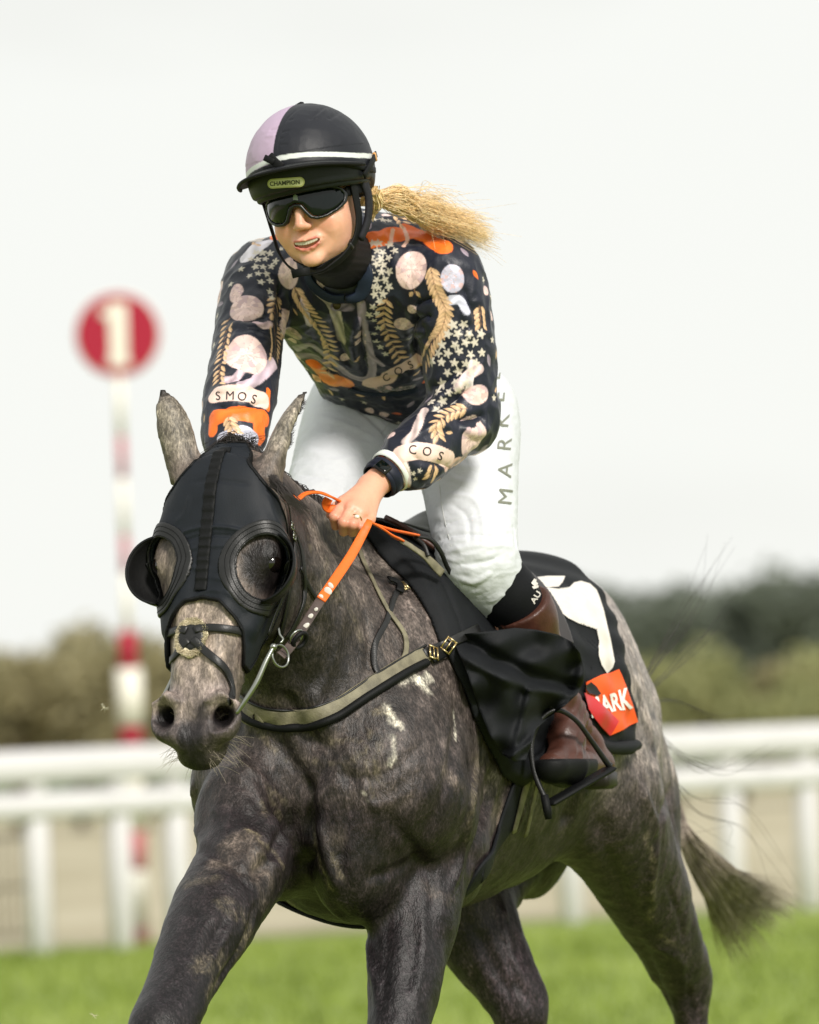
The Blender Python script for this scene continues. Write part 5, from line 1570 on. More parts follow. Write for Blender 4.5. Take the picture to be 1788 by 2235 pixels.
def gem(f, rx, ry, col=GEM, seed=0, dark=False):
    p, n, up = f; m, x, y = local(p, n, up, max(rx, ry) * 1.3)
    if not len(m): return
    rho = np.hypot(x / rx, y / ry); a = smooth01((1 - rho) * min(rx, ry) / AA + .5)
    t = np.arctan2(y, x) + seed; fc = np.floor(t / (2 * np.pi / 14)) + 17 * (rho > .36 + .08 * np.cos(t * 7)) + 41 * (rho > .70 + .05 * np.sin(t * 7))
    hsh = np.sin(fc * 12.9898 + seed * 78.2) * 43758.5453; hsh = hsh - np.floor(hsh)
    sh = (.30 if dark else .72) + .42 * hsh
    cc = np.array(col)[None] * sh[:, None]; cc = cc * np.array([1, .96 + .0, .97]) ; cc = np.where((hsh[:, None] > .80) & (rho[:, None] > .36), np.array(srgb(196, 168, 172)), cc)
    edge = np.minimum(np.abs(((t / (2 * np.pi / 14)) % 1) - .5), 1)
    cc = np.where(((edge > .47) & (rho > .15))[:, None], np.array(srgb(196, 160, 158)), cc)
    put(m, cc, a)
def blob(pts, w, col, k=1.0, grad=0.0):
    """a printed ribbon along a pixel path"""
    P3 = [at_px(*q_) for q_ in dense(pts, 14)]; P3 = [q_ for q_ in P3 if q_ is not None]
    if len(P3) < 2: return
    pp = np.array([q_[0] for q_ in P3]); lo, hi = pp.min(0) - w * 2, pp.max(0) + w * 2
    m = np.where(((JV > lo) & (JV < hi)).all(1))[0]; d = np.full(len(m), 9.0); side = np.zeros(len(m)); ta = np.zeros(len(m)); nn = np.zeros((len(m), 3))
    for i in range(len(pp) - 1):
        if np.linalg.norm(pp[i + 1] - pp[i]) > .05: continue
        e, t = seg_dist(JV[m], pp[i], pp[i + 1]); b = e < d; d[b] = e[b]; ta[b] = (i + t[b]) / len(pp)
        s_ = (JV[m] - pp[i]) @ np.cross(pp[i + 1] - pp[i], P3[i][1]); side[b] = np.sign(s_[b]) * e[b]; nn[b] = P3[i][1]
    ok = (Nj[m] * nn).sum(1) > .1
    a = smooth01((w * (1 - .0 * ta) - d) / AA + .5) * ok
    cc = np.array(col)[None] * (1 + grad * np.sin(side / w * 3 + ta * 9))[:, None]
    put(m, cc, a)
def laurel(pts, L_=.0125, W_=.0042, step=26, col=GOLD):
    Q = catmull(np.array(pts, float), 12); acc = [Q[0]]
    for z_ in Q:
        if np.linalg.norm(z_ - acc[-1]) > step: acc.append(z_)
    for i in range(len(acc) - 1):
        d = acc[i + 1] - acc[i]; ang = math.degrees(math.atan2(d[0], -d[1]))
        for sg in (1, -1):
            th = rad(ang + 48 * sg); cx = acc[i][0] + math.sin(th) * 26; cy = acc[i][1] - math.cos(th) * 26
            f = at_px(cx, cy, ang + 42 * sg)
            if f: leaf(f, L_, W_, col)
        f = at_px(*acc[i], ang)
        if f: leaf(f, .006, .0010, srgb(150, 110, 80))
# broad shapes
blob([(930, 190), (1050, 160), (1160, 150), (1250, 170), (1340, 225)], .019, ORG, grad=.12); blob([(1130, 120), (1240, 160), (1340, 210)], .012, ORG)
blob([(1060, 130), (1050, 180), (1050, 220)], .004, srgb(235, 190, 170)); blob([(1120, 120), (1140, 180), (1120, 220)], .004, srgb(235, 190, 170))
blob([(400, 130), (415, 180)], .012, ORG)
blob([(70, 1170), (150, 1145), (260, 1150), (350, 1175)], .017, ORG, grad=.15); blob([(60, 1200), (60, 1250)], .012, ORG); blob([(330, 1180), (320, 1240), (330, 1290)], .016, ORG); blob([(370, 1020), (365, 1120)], .006, ORG)
blob([(120, 1290), (230, 1250), (290, 1290)], .014, LAV, grad=.3)
blob([(620, 880), (680, 940), (760, 975), (810, 975)], .015, srgb(236, 140, 80), grad=.2); blob([(600, 870), (640, 885)], .010, ORG)
blob([(985, 1380), (1000, 1440), (980, 1470)], .010, ORG); blob([(1070, 1590), (1120, 1590), (1180, 1570)], .012, ORG)
blob([(520, 790), (600, 770), (680, 820), (760, 890), (850, 950), (930, 950), (945, 880), (920, 760), (895, 640), (885, 540)], .0085, LIL, grad=.25)
blob([(520, 830), (620, 830), (700, 880)], .008, srgb(128, 112, 128), grad=.3)
blob([(230, 990), (310, 950), (400, 870)], .013, srgb(190, 170, 182), grad=.25)
blob([(660, 480), (720, 540), (760, 640), (780, 740)], .011, srgb(172, 160, 150), grad=.45); blob([(740, 560), (820, 560)], .010, srgb(120, 108, 130), grad=.4)
blob([(550, 930), (640, 960)], .010, srgb(214, 160, 120), grad=.3)
blob([(1100, 30), (1180, 60), (1330, 170)], .010, LAV, grad=.2); blob([(250, 280), (300, 230), (350, 200)], .016, srgb(220, 214, 222), grad=.15); blob([(300, 190), (360, 150)], .014, srgb(190, 180, 170), grad=.3)
blob([(1050, 1400), (1110, 1450), (1120, 1540)], .014, srgb(214, 200, 196), grad=.35); blob([(1360, 1440), (1450, 1400)], .012, srgb(196, 160, 150), grad=.3)
blob([(1500, 870), (1480, 1010), (1500, 1040)], .008, srgb(216, 206, 206), grad=.2)
blob([(300, 640), (350, 660), (390, 650)], .008, srgb(206, 176, 180), grad=.3); blob([(560, 520), (580, 600), (600, 660)], .007, srgb(190, 176, 190), grad=.35)
blob([(1420, 1000), (1470, 940), (1540, 900)], .010, srgb(214, 190, 190), grad=.3); blob([(1230, 1130), (1180, 1250), (1130, 1300)], .009, srgb(200, 180, 176), grad=.35)
blob([(230, 900), (180, 960), (130, 960)], .008, srgb(200, 176, 186), grad=.3); blob([(1380, 520), (1430, 520), (1470, 580)], .009, LAV, grad=.2); blob([(1000, 880), (940, 830), (920, 760)], .006, LIL, grad=.3)
# gems
for (x, y, rx, ry, an, dk_) in ((248, 820, 118, 132, 0, 0), (1162, 350, 86, 108, 10, 0), (245, 560, 95, 95, 0, 0), (190, 480, 40, 70, -20, 0), (482, 370, 62, 88, 0, 0), (490, 700, 55, 78, -20, 1), (1530, 1045, 72, 55, -20, 0), (1500, 1290, 78, 100, 15, 0), (1120, 655, 55, 52, 0, 0), (1390, 400, 66, 80, 0, 2), (1080, 1440, 45, 45, 0, 0)):
    f = at_px(x, y, an)
    if f: gem(f, rx * PX, ry * PX, LAV if dk_ == 2 else GEM, x * .01, dk_ == 1)
for x, y, rx, ry in ((1000, 1010, 70, 40), (1120, 1010, 70, 30)):
    f = at_px(x, y); 
    if f: gem(f, rx * PX, ry * PX, srgb(150, 150, 150), x, True)
# banners
blob([(75, 1045), (150, 1035), (250, 1040), (340, 1075)], .0175, BAN, grad=.04)
blob([(935, 985), (1000, 960), (1080, 915), (1190, 855)], .0165, srgb(214, 182, 170), grad=.04)
blob([(1100, 1375), (1180, 1355), (1280, 1365), (1375, 1405)], .0175, BAN, grad=.04)
# laurels
laurel([(520, 460), (570, 560), (650, 660), (700, 760), (715, 860), (690, 950)])
laurel([(1025, 520), (1010, 620), (1050, 740), (1110, 860)])
laurel([(1270, 350), (1300, 470), (1350, 570), (1330, 680), (1270, 770), (1220, 900)], .0135)
laurel([(1460, 1120), (1370, 1150), (1300, 1210), (1320, 1300)], .012); laurel([(1290, 1440), (1260, 1520)], .010)
laurel([(150, 630), (125, 760), (100, 900), (95, 1000)], .009, .0035, 24); laurel([(410, 500), (400, 570), (420, 640)], .011); laurel([(400, 660), (410, 760), (400, 850)], .008, .003, 22)
laurel([(150, 1170), (170, 1230), (210, 1290)], .011); laurel([(1080, 40), (1130, 110)], .009); laurel([(1540, 560), (1550, 680)], .009); laurel([(1180, 470), (1180, 520)], .007); laurel([(280, 180), (330, 200)], .008)
# stars
def stars(poly, step, r):
    pl = np.array(poly, float); x0, y0 = pl.min(0); x1, y1 = pl.max(0); row = 0; y = y0
    while y < y1:
        x = x0 + (step / 2 if row % 2 else 0)
        while x < x1:
            if poly_sdf(np.array([x]), np.array([y]), pl)[0] < 0:
                f = at_px(x + rg.normal() * 5, y + rg.normal() * 5, rg.uniform(0, 72))
                if f: star(f, r * rg.uniform(.85, 1.1))
            x += step
        y += step * .86; row += 1
stars([(270, 250), (380, 220), (410, 300), (400, 430), (330, 430), (270, 340)], 45, .0088)
stars([(920, 170), (1060, 180), (1060, 300), (1040, 420), (1060, 470), (1000, 560), (930, 440)], 46, .0092)
stars([(930, 520), (990, 540), (980, 640), (1000, 760), (1040, 850), (960, 800), (930, 640)], 44, .0085)
stars([(350, 440), (400, 430), (400, 520), (360, 520)], 42, .0085)
stars([(1400, 600), (1450, 640), (1560, 700), (1570, 850), (1510, 960), (1440, 1080), (1270, 1150), (1270, 1080), (1340, 900), (1240, 920), (1330, 720)], 62, .0108)
stars([(940, 60), (1070, 40), (1080, 100), (960, 100)], 42, .0085); stars([(1500, 620), (1560, 640), (1560, 720)], 50, .009); stars([(1150, 1440), (1230, 1480), (1180, 1520)], 40, .006)
# smaller motifs fill the ground between the large ones
vis = np.where(((Nj * ((CAMLOC - JV) / np.linalg.norm(CAMLOC - JV, axis=1)[:, None])).sum(1) > .15))[0]
for i in rg.permutation(vis)[:520]:
    if np.abs(jc[i] - NAVY).max() > .03: continue
    f = (JV[i].copy(), Nj[i].copy(), unit(CU * math.cos(i) + CR * math.sin(i))); m = local(f[0], f[1], f[2], .010)[0]
    if len(m) < 8 or np.abs(jc[m] - NAVY).max() > .06: continue
    r_ = rg.rand()
    if r_ < .22: leaf(f, .0095, .0030)
    elif r_ < .50: star(f, .0078)
    elif r_ < .74: gem(f, .0105, .0095, GEM, i * .1)
    elif r_ < .92: leaf(f, .013, .0055, LIL)
    else: leaf(f, .011, .0050, ORG)
# the side and back nobody sees in the photo carry the same print
idx = rg.permutation(len(JV)); cnt = 0
toc = CAMLOC - JV; toc /= np.linalg.norm(toc, axis=1)[:, None]; fac = (Nj * toc).sum(1)
for i in idx:
    if cnt > 420: break
    if fac[i] > -.02: continue
    f = (JV[i].copy(), Nj[i].copy(), unit(v3(rg.normal() * .3, rg.normal() * .3, 1))); k = cnt % 12; cnt += 1
    if k == 0 and cnt < 260: gem(f, .034, .038, GEM, cnt)
    elif k < 7: star(f, .010)
    else:
        leaf(f, .0125, .0042)
inside = (Nj * 0).sum(1)
jc = jc * (1 + .16 * smooth01((jc.max(1) - .10) / .1))[:, None]
M_JACKET = mat('printed_silk', (1, 1, 1), .42, .4, 0, 30, .0004, 300, attr='print', sheen=.08)
jacket = make('jacket', JV, JF, M_JACKET, person, None, {'print': np.clip(jc, 0, 1)})
M_INK = mat('dark_ink', srgb(52, 44, 46), .6)
def on_banner(txt, pts, h, xs=.95):
    Q = catmull(np.array([zoom2(*z_) for z_ in pts]), 12); L_ = np.concatenate([[0], np.cumsum(np.linalg.norm(np.diff(Q, axis=0), axis=1))])
    for i, ch in enumerate(txt):
        s_ = L_[-1] * (i + .5) / len(txt); x = np.interp(s_, L_, Q[:, 0]); y = np.interp(s_, L_, Q[:, 1])
        d = .02 * L_[-1]; x2 = np.interp(s_ + d, L_, Q[:, 0]); y2 = np.interp(s_ + d, L_, Q[:, 1])
        text_on('lettering', ch, (x, y), -math.degrees(math.atan2(y2 - y, x2 - x)), h, jbvh, M_INK, jacket, .0014, .0, xs)
on_banner('SMOS', [(60, 1052), (150, 1048), (240, 1056), (320, 1078)], 19)
on_banner('COS', [(990, 965), (1070, 920), (1190, 858)], 17)
on_banner('COS', [(1130, 1345), (1240, 1355), (1360, 1395)], 19)
# collar flap, front button
P_ = [at_px(*z_) for z_ in dense([(895, 150), (912, 230), (915, 330), (905, 430), (870, 490), (800, 505)], 12)]
P_ = [z_ for z_ in P_ if z_]
if len(P_) > 3:
    a, b = sm_path([z_[0] for z_ in P_], [z_[1] for z_ in P_])
    MB().ribbon(a + b * .008, b, [.010, .014, .015, .013, .006], .006).build('collar', mat('navy_collar', srgb(28, 38, 56), .55, .3, .1, 50), jacket)
P_ = [at_px(*z_) for z_ in dense([(590, 330), (600, 400), (640, 450), (720, 500), (790, 505)], 12)]
P_ = [z_ for z_ in P_ if z_]
if len(P_) > 3:
    a, b = sm_path([z_[0] for z_ in P_], [z_[1] for z_ in P_])
    MB().ribbon(a + b * .006, b, [.006, .009, .010, .008], .005).build('collar', bpy.data.materials['navy_collar'], jacket)
f = at_px(752, 545)
if f: MB().ball(f[0] + f[1] * .003, (.009, .009, .004), 14, 8, X=np.cross(f[2], f[1]), Y=f[2]).build('press_stud', mat('dark_brass', srgb(70, 62, 34), .4, .5, metal=.8), jacket)
# hem band
P_ = [at_px(*z_) for z_ in dense([(820, 1010), (900, 1035), (1000, 1035), (1100, 1030), (1200, 1012)], 12)]
P_ = [z_ for z_ in P_ if z_]
if len(P_) > 3:
    a, b = sm_path([z_[0] for z_ in P_], [z_[1] for z_ in P_]); MB().ribbon(a, b, .007, .003).build('hem', bpy.data.materials['navy_collar'], jacket)

# ------------------------------------------------------------------ breeches
bb0 = bvh_of(BV, BF)
BV = strokes(BV, BF, bb0, [
    ([(930, 1110), (980, 1090), (1060, 1085)], -.005, .006), ([(925, 1140), (970, 1125), (1050, 1130), (1085, 1120)], -.006, .006), ([(940, 1165), (1000, 1150), (1080, 1150)], .005, .006),
    ([(935, 1040), (1000, 1055), (1020, 1120), (1010, 1170)], .004, .006), ([(950, 1060), (985, 1090), (990, 1150)], -.004, .006),
    ([(950, 1190), (1010, 1185), (1060, 1170)], -.005, .006), ([(960, 1215), (1000, 1225), (1040, 1200)], .005, .006), ([(970, 1230), (1010, 1240)], -.005, .005),
    ([(930, 1000), (1000, 1020), (1070, 1010)], .003, .008), ([(1080, 1100), (1085, 1160)], -.003, .006),
    ([(650, 800), (720, 830), (800, 900), (850, 960)], -.006, .010), ([(700, 800), (780, 850), (860, 900)], .005, .010), ([(740, 830), (830, 880), (900, 880)], -.005, .010),
    ([(860, 960), (800, 1000), (740, 1060)], .006, .008), ([(880, 940), (830, 1000), (780, 1040)], -.006, .008), ([(640, 940), (700, 970), (760, 960)], .003, .008), ([(630, 1000), (700, 1010)], -.003, .007),
    ([(880, 830), (890, 870), (860, 930)], -.008, .012), ([(800, 830), (850, 860), (890, 850)], -.005, .008), ([(1045, 800), (1050, 900), (1058, 1000)], .003, .006),
    ([(650, 870), (740, 900), (800, 930)], .003, .010), ([(960, 930), (1010, 960), (1060, 950)], -.003, .010), ([(930, 960), (990, 985), (1060, 975)], .003, .008)], gain=.7)
Nb = v_normals(BV, BF)
kd = np.minimum(np.linalg.norm(BV - knL, axis=1), np.linalg.norm(BV - knR, axis=1)); kw = np.exp(-(kd / .13) ** 2)
BV = BV + Nb * ((1 - np.abs(fbm(BV * np.array([16, 16, 26]) + 5, 3)) * 3) * (.0014 + .0022 * kw) + fbm(BV * 30, 2) * .001)[:, None]
breeches = make('breeches', BV, BF, M_WHITE, person)
bbvh = bvh_of(BV, BF)
M_INKG = mat('grey_ink', srgb(120, 122, 108), .6)
for ch, (u, v), sz in (('M', (1061, 1046), 30), ('A', (1060, 990), 30), ('R', (1059, 936), 30), ('K', (1054, 886), 30), ('E', (1046, 836), 28), ('L', (1038, 790), 26)):
    text_on('lettering', ch, (u * K + 3, v * K), 84, sz, bbvh, M_INKG, breeches, .0015, .0, 1.15)
# seams
for L_ in ([(940, 870), (925, 960), (930, 1060), (950, 1150)], [(845, 830), (830, 870), (800, 920)]):
    P_, N_ = surf_path(bbvh, L_, K)
    if len(P_) > 3: MB().tube(P_ + N_ * .0002, .0009, 5).build('seam', mat('seam_thread', srgb(200, 202, 200), .7), breeches)

# ------------------------------------------------------------------ socks, boots, stirrups (left seen, right mirrored)
btop = Pt(1146, 1350, 13.47)
def low_leg(T, par, left):
    kn, an = T(knL), T(anL); bt = T(btop); ax = unit(an - bt)
    so = Field().chain([kn * .78 + bt * .22, kn * .4 + bt * .6, bt], [.067, .062, .052], k=.02)
    s_, v_, f_ = shell('sock', lambda P: smax(so(P), -((P - (kn * .72 + bt * .28)) @ unit(bt - kn)), .006), np.minimum(kn, bt) - .12, np.maximum(kn, bt) + .12, .005, mat('black_sock', srgb(13, 14, 18), .65, .2, .1, 60, .0004, 400) if left else bpy.data.materials['black_sock'], par, 2)
    ft = {k_: T(Pt(*p_)) for k_, p_ in dict(heel=(1308, 1668, 13.70), ball=(1232, 1668, 13.47), toe=(1205, 1672, 13.40), inst=(1236, 1610, 13.52)).items()}
    bo = Field().chain([bt - ax * .04, bt, bt * .55 + an * .45, an * .9 + bt * .1], [.064, .060, .047, .038], k=.02)
    bo.chain([an * .9 + bt * .1, ft['heel'] * .6 + an * .4, ft['heel']], [.037, .032, .026], k=.02)
    bo.chain([an, ft['inst'], ft['ball']], [.036, .035, .031], k=.02); bo.cone(ft['ball'], ft['toe'], .036, .028, k=.02); bo.cone(ft['heel'], ft['ball'], .028, .032, k=.02)
    def fb(P):
        cr = .0022 * np.sin(((P - an) @ ax) * 260 + 1.5 * np.sin(P[:, 0] * 60)) * np.exp(-(((P - an) @ ax) / .06) ** 2)
        return smax(bo(P) + cr, -((P - bt + ax * .035) @ unit(ax + .25 * unit(bt - kn) - .2 * T(v3(1,0,0)) * 0)) , .004)
    allp_ = np.array([bt, an] + list(ft.values()))
    boot, v_, f_ = shell('boot', fb, allp_.min(0) - .09, allp_.max(0) + .09, .004, M_BROWNL, par, 2)
    up = unit(np.cross(ft['ball'] - ft['heel'], HL)); up = up if up[2] > 0 else -up
    # rubber foot and heel block
    fo = Field().chain([ft['toe'], ft['ball'], ft['ball'] * .55 + ft['heel'] * .45], [.036, .042, .036], k=.02)
    shell('rubber_foot', lambda P: smax(fo(P), ((P - ft['ball']) @ up) - .010, .006), allp_.min(0) - .09, allp_.max(0) + .09, .004, M_TRIM, boot, 2)
    fwd = unit(ft['ball'] - ft['heel'])
    MB().box(ft['heel'] - up * .030 + fwd * .004, .036, .030, .020, fwd, np.cross(up, fwd), .008).build('heel', mat('boot_heel', srgb(26, 20, 18), .5) if left else bpy.data.materials['boot_heel'], boot)
    st = empty('stirrup', ft['ball'] - up * .03); bpy.context.view_layer.update()
    P_ = [T(Pt(*p_)) for p_ in ((1194, 1752, 13.38), (1168, 1690, 13.39), (1160, 1625, 13.40), (1180, 1572, 13.41), (1215, 1550, 13.42), (1255, 1570, 13.44), (1290, 1615, 13.47), (1325, 1665, 13.50), (1333, 1672, 13.505))]
    MB().tube(P_, [.0055, .006, .0055, .005, .005, .005, .0055, .0065, .007], 8, m=6).build('iron', M_LEATHER, st)
    a, b = T(Pt(1196, 1752, 13.38)), T(Pt(1334, 1672, 13.505)); side = unit(b - a)
    MB().box(a * .5 + b * .5 - up * .004, np.linalg.norm(b - a) / 2, .018, .005, side, np.cross(up, side), .004).build('tread', M_TRIM, st)
    MB().tube([T(Pt(1188, 1735, 13.375)), T(Pt(1195, 1768, 13.375)), T(Pt(1198, 1788, 13.375))], [.008, .009, .007], 8).build('safety_tab', M_TRIM, st)
    MB().ribbon(np.array([T(Pt(1185, 1470, 13.40)), T(Pt(1200, 1520, 13.41)), T(Pt(1212, 1552, 13.42))]), np.tile(T(v3(0, 0, 0)) * 0 + v3(0, -1, 0), (3, 1)), .009, .003).build('stirrup_leather', M_LEATHER, st)
    if left:
        tag(st, 'black stirrup under the brown boot on the side of the number cloth', 'stirrup')
    else: tag(st, 'black stirrup on the far side of the horse, glimpsed beyond its chest', 'stirrup')
    return s_, boot
sockL, bootL = low_leg(lambda p: np.asarray(p, float), person, True)
_mk = lambda p: mirror(p)
sockR, bootR = low_leg(_mk, person, False)
dg = bpy.context.evaluated_depsgraph_get()
def obvh(o):
    me = o.data; M_ = np.array(root_org(o)); return bvh_of(np.array([v.co for v in me.vertices]) + M_, [tuple(p.vertices) for p in me.polygons])
sb = obvh(sockL); z5 = lambda x, y: (1000 + x * .27833, 1200 + y * .27833)
text_on('logo_lettering', 'AU', z5(606, 372), 58, 12, sb, M_PALE, sockL, .0012, .02, 1.2)
for pl in ([(570, 262), (590, 232), (620, 205), (612, 240), (640, 262), (600, 290)], [(575, 290), (600, 300), (632, 270), (625, 298), (590, 308)]):
    V2, F2 = flat_tris([[z5(*z_) for z_ in pl]], 5); conform('logo', V2, F2, sb, .0012, M_PALE, sockL)
tb = obvh(bootL); p, n = ray_px(tb, *z5(836, 640))
if p is None: p, n = ray_px(tb, *z5(800, 630))
if p is not None: MB().box(p + n * .002, .005, .004, .010, np.cross(n, ZU), n, .001).build('zip_pull', M_BRASS, bootL)

# ------------------------------------------------------------------ wrist band, watch, ring
wa = unit(elL - wrL); wc = wrL + wa * .038
def cuffring(c, r, w, th, mt, name, par, sq=.85):
    V, F = [], []; e1 = unit(np.cross(wa, v3(0, -1, .2))); e2 = np.cross(wa, e1); n = 40
    prof = [(-w, 0), (-w * .8, th), (0, th * 1.15), (w * .8, th), (w, 0)]
    for z_, h in prof:
        for j in range(n):
            t = 2 * math.pi * j / n; V.append(c + wa * z_ + (e1 * math.cos(t) + e2 * math.sin(t) * sq) * (r + h))
    for i in range(len(prof) - 1):
        for j in range(n): F.append((i * n + j, i * n + (j + 1) % n, (i + 1) * n + (j + 1) % n, (i + 1) * n + j))
    return MB().raw(V, F).build(name, mt, par)
cuffring(wc + wa * .022, .0415, .0085, .003, mat('white_elastic', srgb(226, 232, 226), .6), 'wrist_band', person, .92)
cf = cuffring(wc + wa * .0, .0375, .012, .003, mat('navy_cuff', srgb(24, 28, 44), .5, .3, .3, 90), 'cuff', person, .92)
cuffring(wc - wa * .012, .0345, .008, .0035, bpy.data.materials['navy_cuff'], 'watch_strap', person, .92)
wn_ = unit(v3(-.05, -.9, .45)); wn_ = unit(wn_ - wa * (wn_ @ wa))
watch = MB().box(wc - wa * .012 + wn_ * .0355, .013, .015, .005, wa, np.cross(wn_, wa), .004).build('watch', M_LEATHER, person)
MB().box(wc - wa * .012 + wn_ * .0410, .010, .012, .0006, wa, np.cross(wn_, wa), .0003).build('watch_face', M_GLOSS, watch)
rc_ = (HP[2][2][0] * .45 + HP[2][2][1] * .55); rn = unit(HP[2][2][1] - HP[2][2][0])
ringo = MB().torus(rc_, .0112, .0013, rn, 22, 8).build('ring', M_BRASS, person)
MB().ball(rc_ + unit(v3(.1, -1, .35)) * .0135, (.0055, .005, .0045), 10, 6).build('stone', mat('white_stone', srgb(238, 232, 214), .15, .8), ringo)
for c_, r in zip(HP[2], FR):   # nails are turned into the palm; only the thumb nail shows
    pass

# ------------------------------------------------------------------ helmet
he = Field().ell(HH(0, -.008, .070), .120, .150, .130, X=hl, Y=hf, k=0)
hi_ = Field().ell(HH(0, -.006, .055), .092, .118, .110, X=hl, Y=hf, k=0)
def hb_plane(P):
    q_ = to_hh(P); return -(q_[:, 2] - (.032 + .25 * np.minimum(q_[:, 1] + .02, 0)))
def f_hel(P): return smax(smax(he(P), -hi_(P), .003), hb_plane(P), .006)
hcen = HH(0, 0, .07)
hvv, hff = mesh_field(f_hel, hcen - .2, hcen + .2, .0038)
hvv = relax(hvv, hff, 1); hvv, hff = subdiv(hvv, hff); hvv = relax(hvv, hff, 2)
def hpaint(V):
    q_ = to_hh(V); c_ = np.tile(np.array(srgb(22, 24, 32)), (len(V), 1))
    pr = np.arctan2(q_[:, 0], q_[:, 1] + .0)
    lil = smooth01((-.016 + .020 * np.clip((q_[:, 2] - .09) / .11, 0, 1) ** 1.3 - q_[:, 0]) / .0015) 
    c_ = c_ + (np.array(srgb(180, 158, 182)) - c_) * (lil * (q_[:, 2] > .085))[:, None]
    bz = .096 - .02 * (q_[:, 0] / .12) ** 2 - .03 * np.clip(-q_[:, 1], 0, 1)
    bw = smooth01((.0053 - np.abs(q_[:, 2] - bz)) / .0012)
    c_ = c_ + (np.array(srgb(214, 218, 214)) - c_) * bw[:, None]
    low = smooth01((bz - .0053 - q_[:, 2]) / .001); c_ = c_ + (np.array(srgb(20, 22, 28)) - c_) * low[:, None]
    return c_
hcol = hpaint(hvv)
helmet_bvh0 = bvh_of(hvv, hff)
z3 = lambda L: [(500 + .2319 * x, 210 + .2319 * y) for x, y in L]
hvv = strokes(hvv, hff, helmet_bvh0, [(z3(a), b * .8, w * 1.5) for a, b, w in [
    ([(900, 110), (820, 170), (740, 230)], -.003, .003), ([(960, 80), (880, 150), (800, 220)], .003, .003), ([(1050, 150), (980, 190), (900, 240)], -.003, .003), ([(1100, 180), (1020, 210)], .0025, .003),
    ([(1180, 230), (1100, 250)], -.0022, .0025), ([(1230, 270), (1150, 290)], -.002, .0025), ([(1260, 310), (1180, 330)], -.002, .0025), ([(1290, 360), (1210, 375)], -.002, .0025), ([(1310, 410), (1240, 425)], -.002, .0025), ([(1330, 460), (1260, 470)], -.002, .0025), ([(1345, 510), (1280, 515)], -.002, .0025),
    ([(470, 400), (540, 390)], -.0015, .002), ([(470, 460), (560, 450)], -.0012, .002), ([(490, 340), (580, 320)], -.0018, .002), ([(380, 320), (470, 310)], -.0018, .0025), ([(340, 380), (440, 370)], .0015, .003), ([(560, 230), (640, 200)], -.002, .0025),
    ([(470, 580), (470, 420), (510, 300), (560, 200), (680, 100)], -.0012, .0015), ([(620, 300), (900, 330), (1150, 420)], .0012, .012), ([(480, 640), (800, 605), (1100, 600), (1400, 640)], .0012, .004)]], k=1.0)
hN = v_normals(hvv, hff); qh = to_hh(hvv)
hvv = hvv + hN * ((qh[:, 2] > .1) * (1 - np.abs(fbm(hvv * 24 + 3, 2)) * 3) * .0008)[:, None]
M_SILK = mat('silk_cover', (1, 1, 1), .5, .35, 0, 30, .0003, 500, attr='print')
helmet = make('helmet', hvv, hff, M_SILK, person, None, {'print': hcol})
hel_bvh = bvh_of(hvv, hff)
# peak
V, F = [], []; nu, nv = 40, 6
for sk, dz in ((0, .0), (1, -.006)):
    for i in range(nu + 1):
        t = rad(-74 + 148 * i / nu)
        for j in range(nv + 1):
            s_ = j / nv; li, fi = .112 * math.sin(t), -.008 + .140 * math.cos(t)
            lo_, fo_ = .134 * math.sin(t), -.008 + .188 * math.cos(t)
            l_, ff = li + (lo_ - li) * s_, fi + (fo_ - fi) * s_
            u_ = .084 - .010 * s_ * (.55 + .45 * math.cos(t)) + dz * (1 - .6 * s_) - .018 * (abs(math.sin(t)) ** 3)
            V.append(HH(l_, ff, u_))
m = (nu + 1) * (nv + 1)
for i in range(nu):
    for j in range(nv):
        a = i * (nv + 1) + j; F.append((a, a + 1, a + nv + 2, a + nv + 1)); F.append((m + a, m + a + nv + 1, m + a + nv + 2, m + a + 1))
    a = i * (nv + 1) + nv; F.append((a, a + m, a + nv + 1 + m, a + nv + 1))
    a = i * (nv + 1); F.append((a, a + nv + 1, a + nv + 1 + m, a + m))
peak = make('peak', V, F, mat('peak_fabric', srgb(16, 18, 24), .5, .35, .1, 60), helmet)
rim = [HH(.134 * math.sin(t), -.008 + .188 * math.cos(t), .084 - .010 * (.55 + .45 * math.cos(t)) - .003 - .018 * abs(math.sin(t)) ** 3) for t in np.linspace(rad(-74), rad(74), 40)]
MB().tube(rim, .0038, 8).build('piping', M_TRIM, peak)
# brow band, badge
bf_ = Field().ell(HH(0, -.008, .045), .104, .132, .09, X=hl, Y=hf, k=0)
shell('brow_band', lambda P: smax(np.abs(bf_(P)) - .006, np.abs((to_hh(P)[:, 2] - .050) - .10 * (to_hh(P)[:, 1] - .1) * 0) - .026, .004), hcen - .17, hcen + .15, .0035, mat('brow_padding', srgb(14, 18, 18), .5, .3), helmet, 1)
bandb = bvh_of(*mesh_field(lambda P: bf_(P) - .006, hcen - .17, hcen + .15, .006))
def rr(cx, cy, w, h, n=8, a=0):
    pts = []
    for sx, a0 in ((1, -90), (-1, 90)):
        for i in range(n + 1):
            t = rad(a0 + 180 * i / n); x = sx * (w - h) + h * math.cos(t); y = h * math.sin(t); pts.append((cx + x * math.cos(a) - y * math.sin(a), cy + x * math.sin(a) + y * math.cos(a)))
    return pts
V2, F2 = flat_tris([rr(*z3([(540, 812)])[0], 40, 10.5, a=-.07)], 8); conform('badge', V2, F2, hel_bvh, .0022, mat('badge_plate', srgb(168, 168, 108), .4), helmet)
V2, F2 = flat_tris([rr(*z3([(540, 812)])[0], 37, 8, a=-.07)], 8); conform('badge_field', V2, F2, hel_bvh, .0028, mat('badge_dark', srgb(196, 196, 150), .4), helmet)
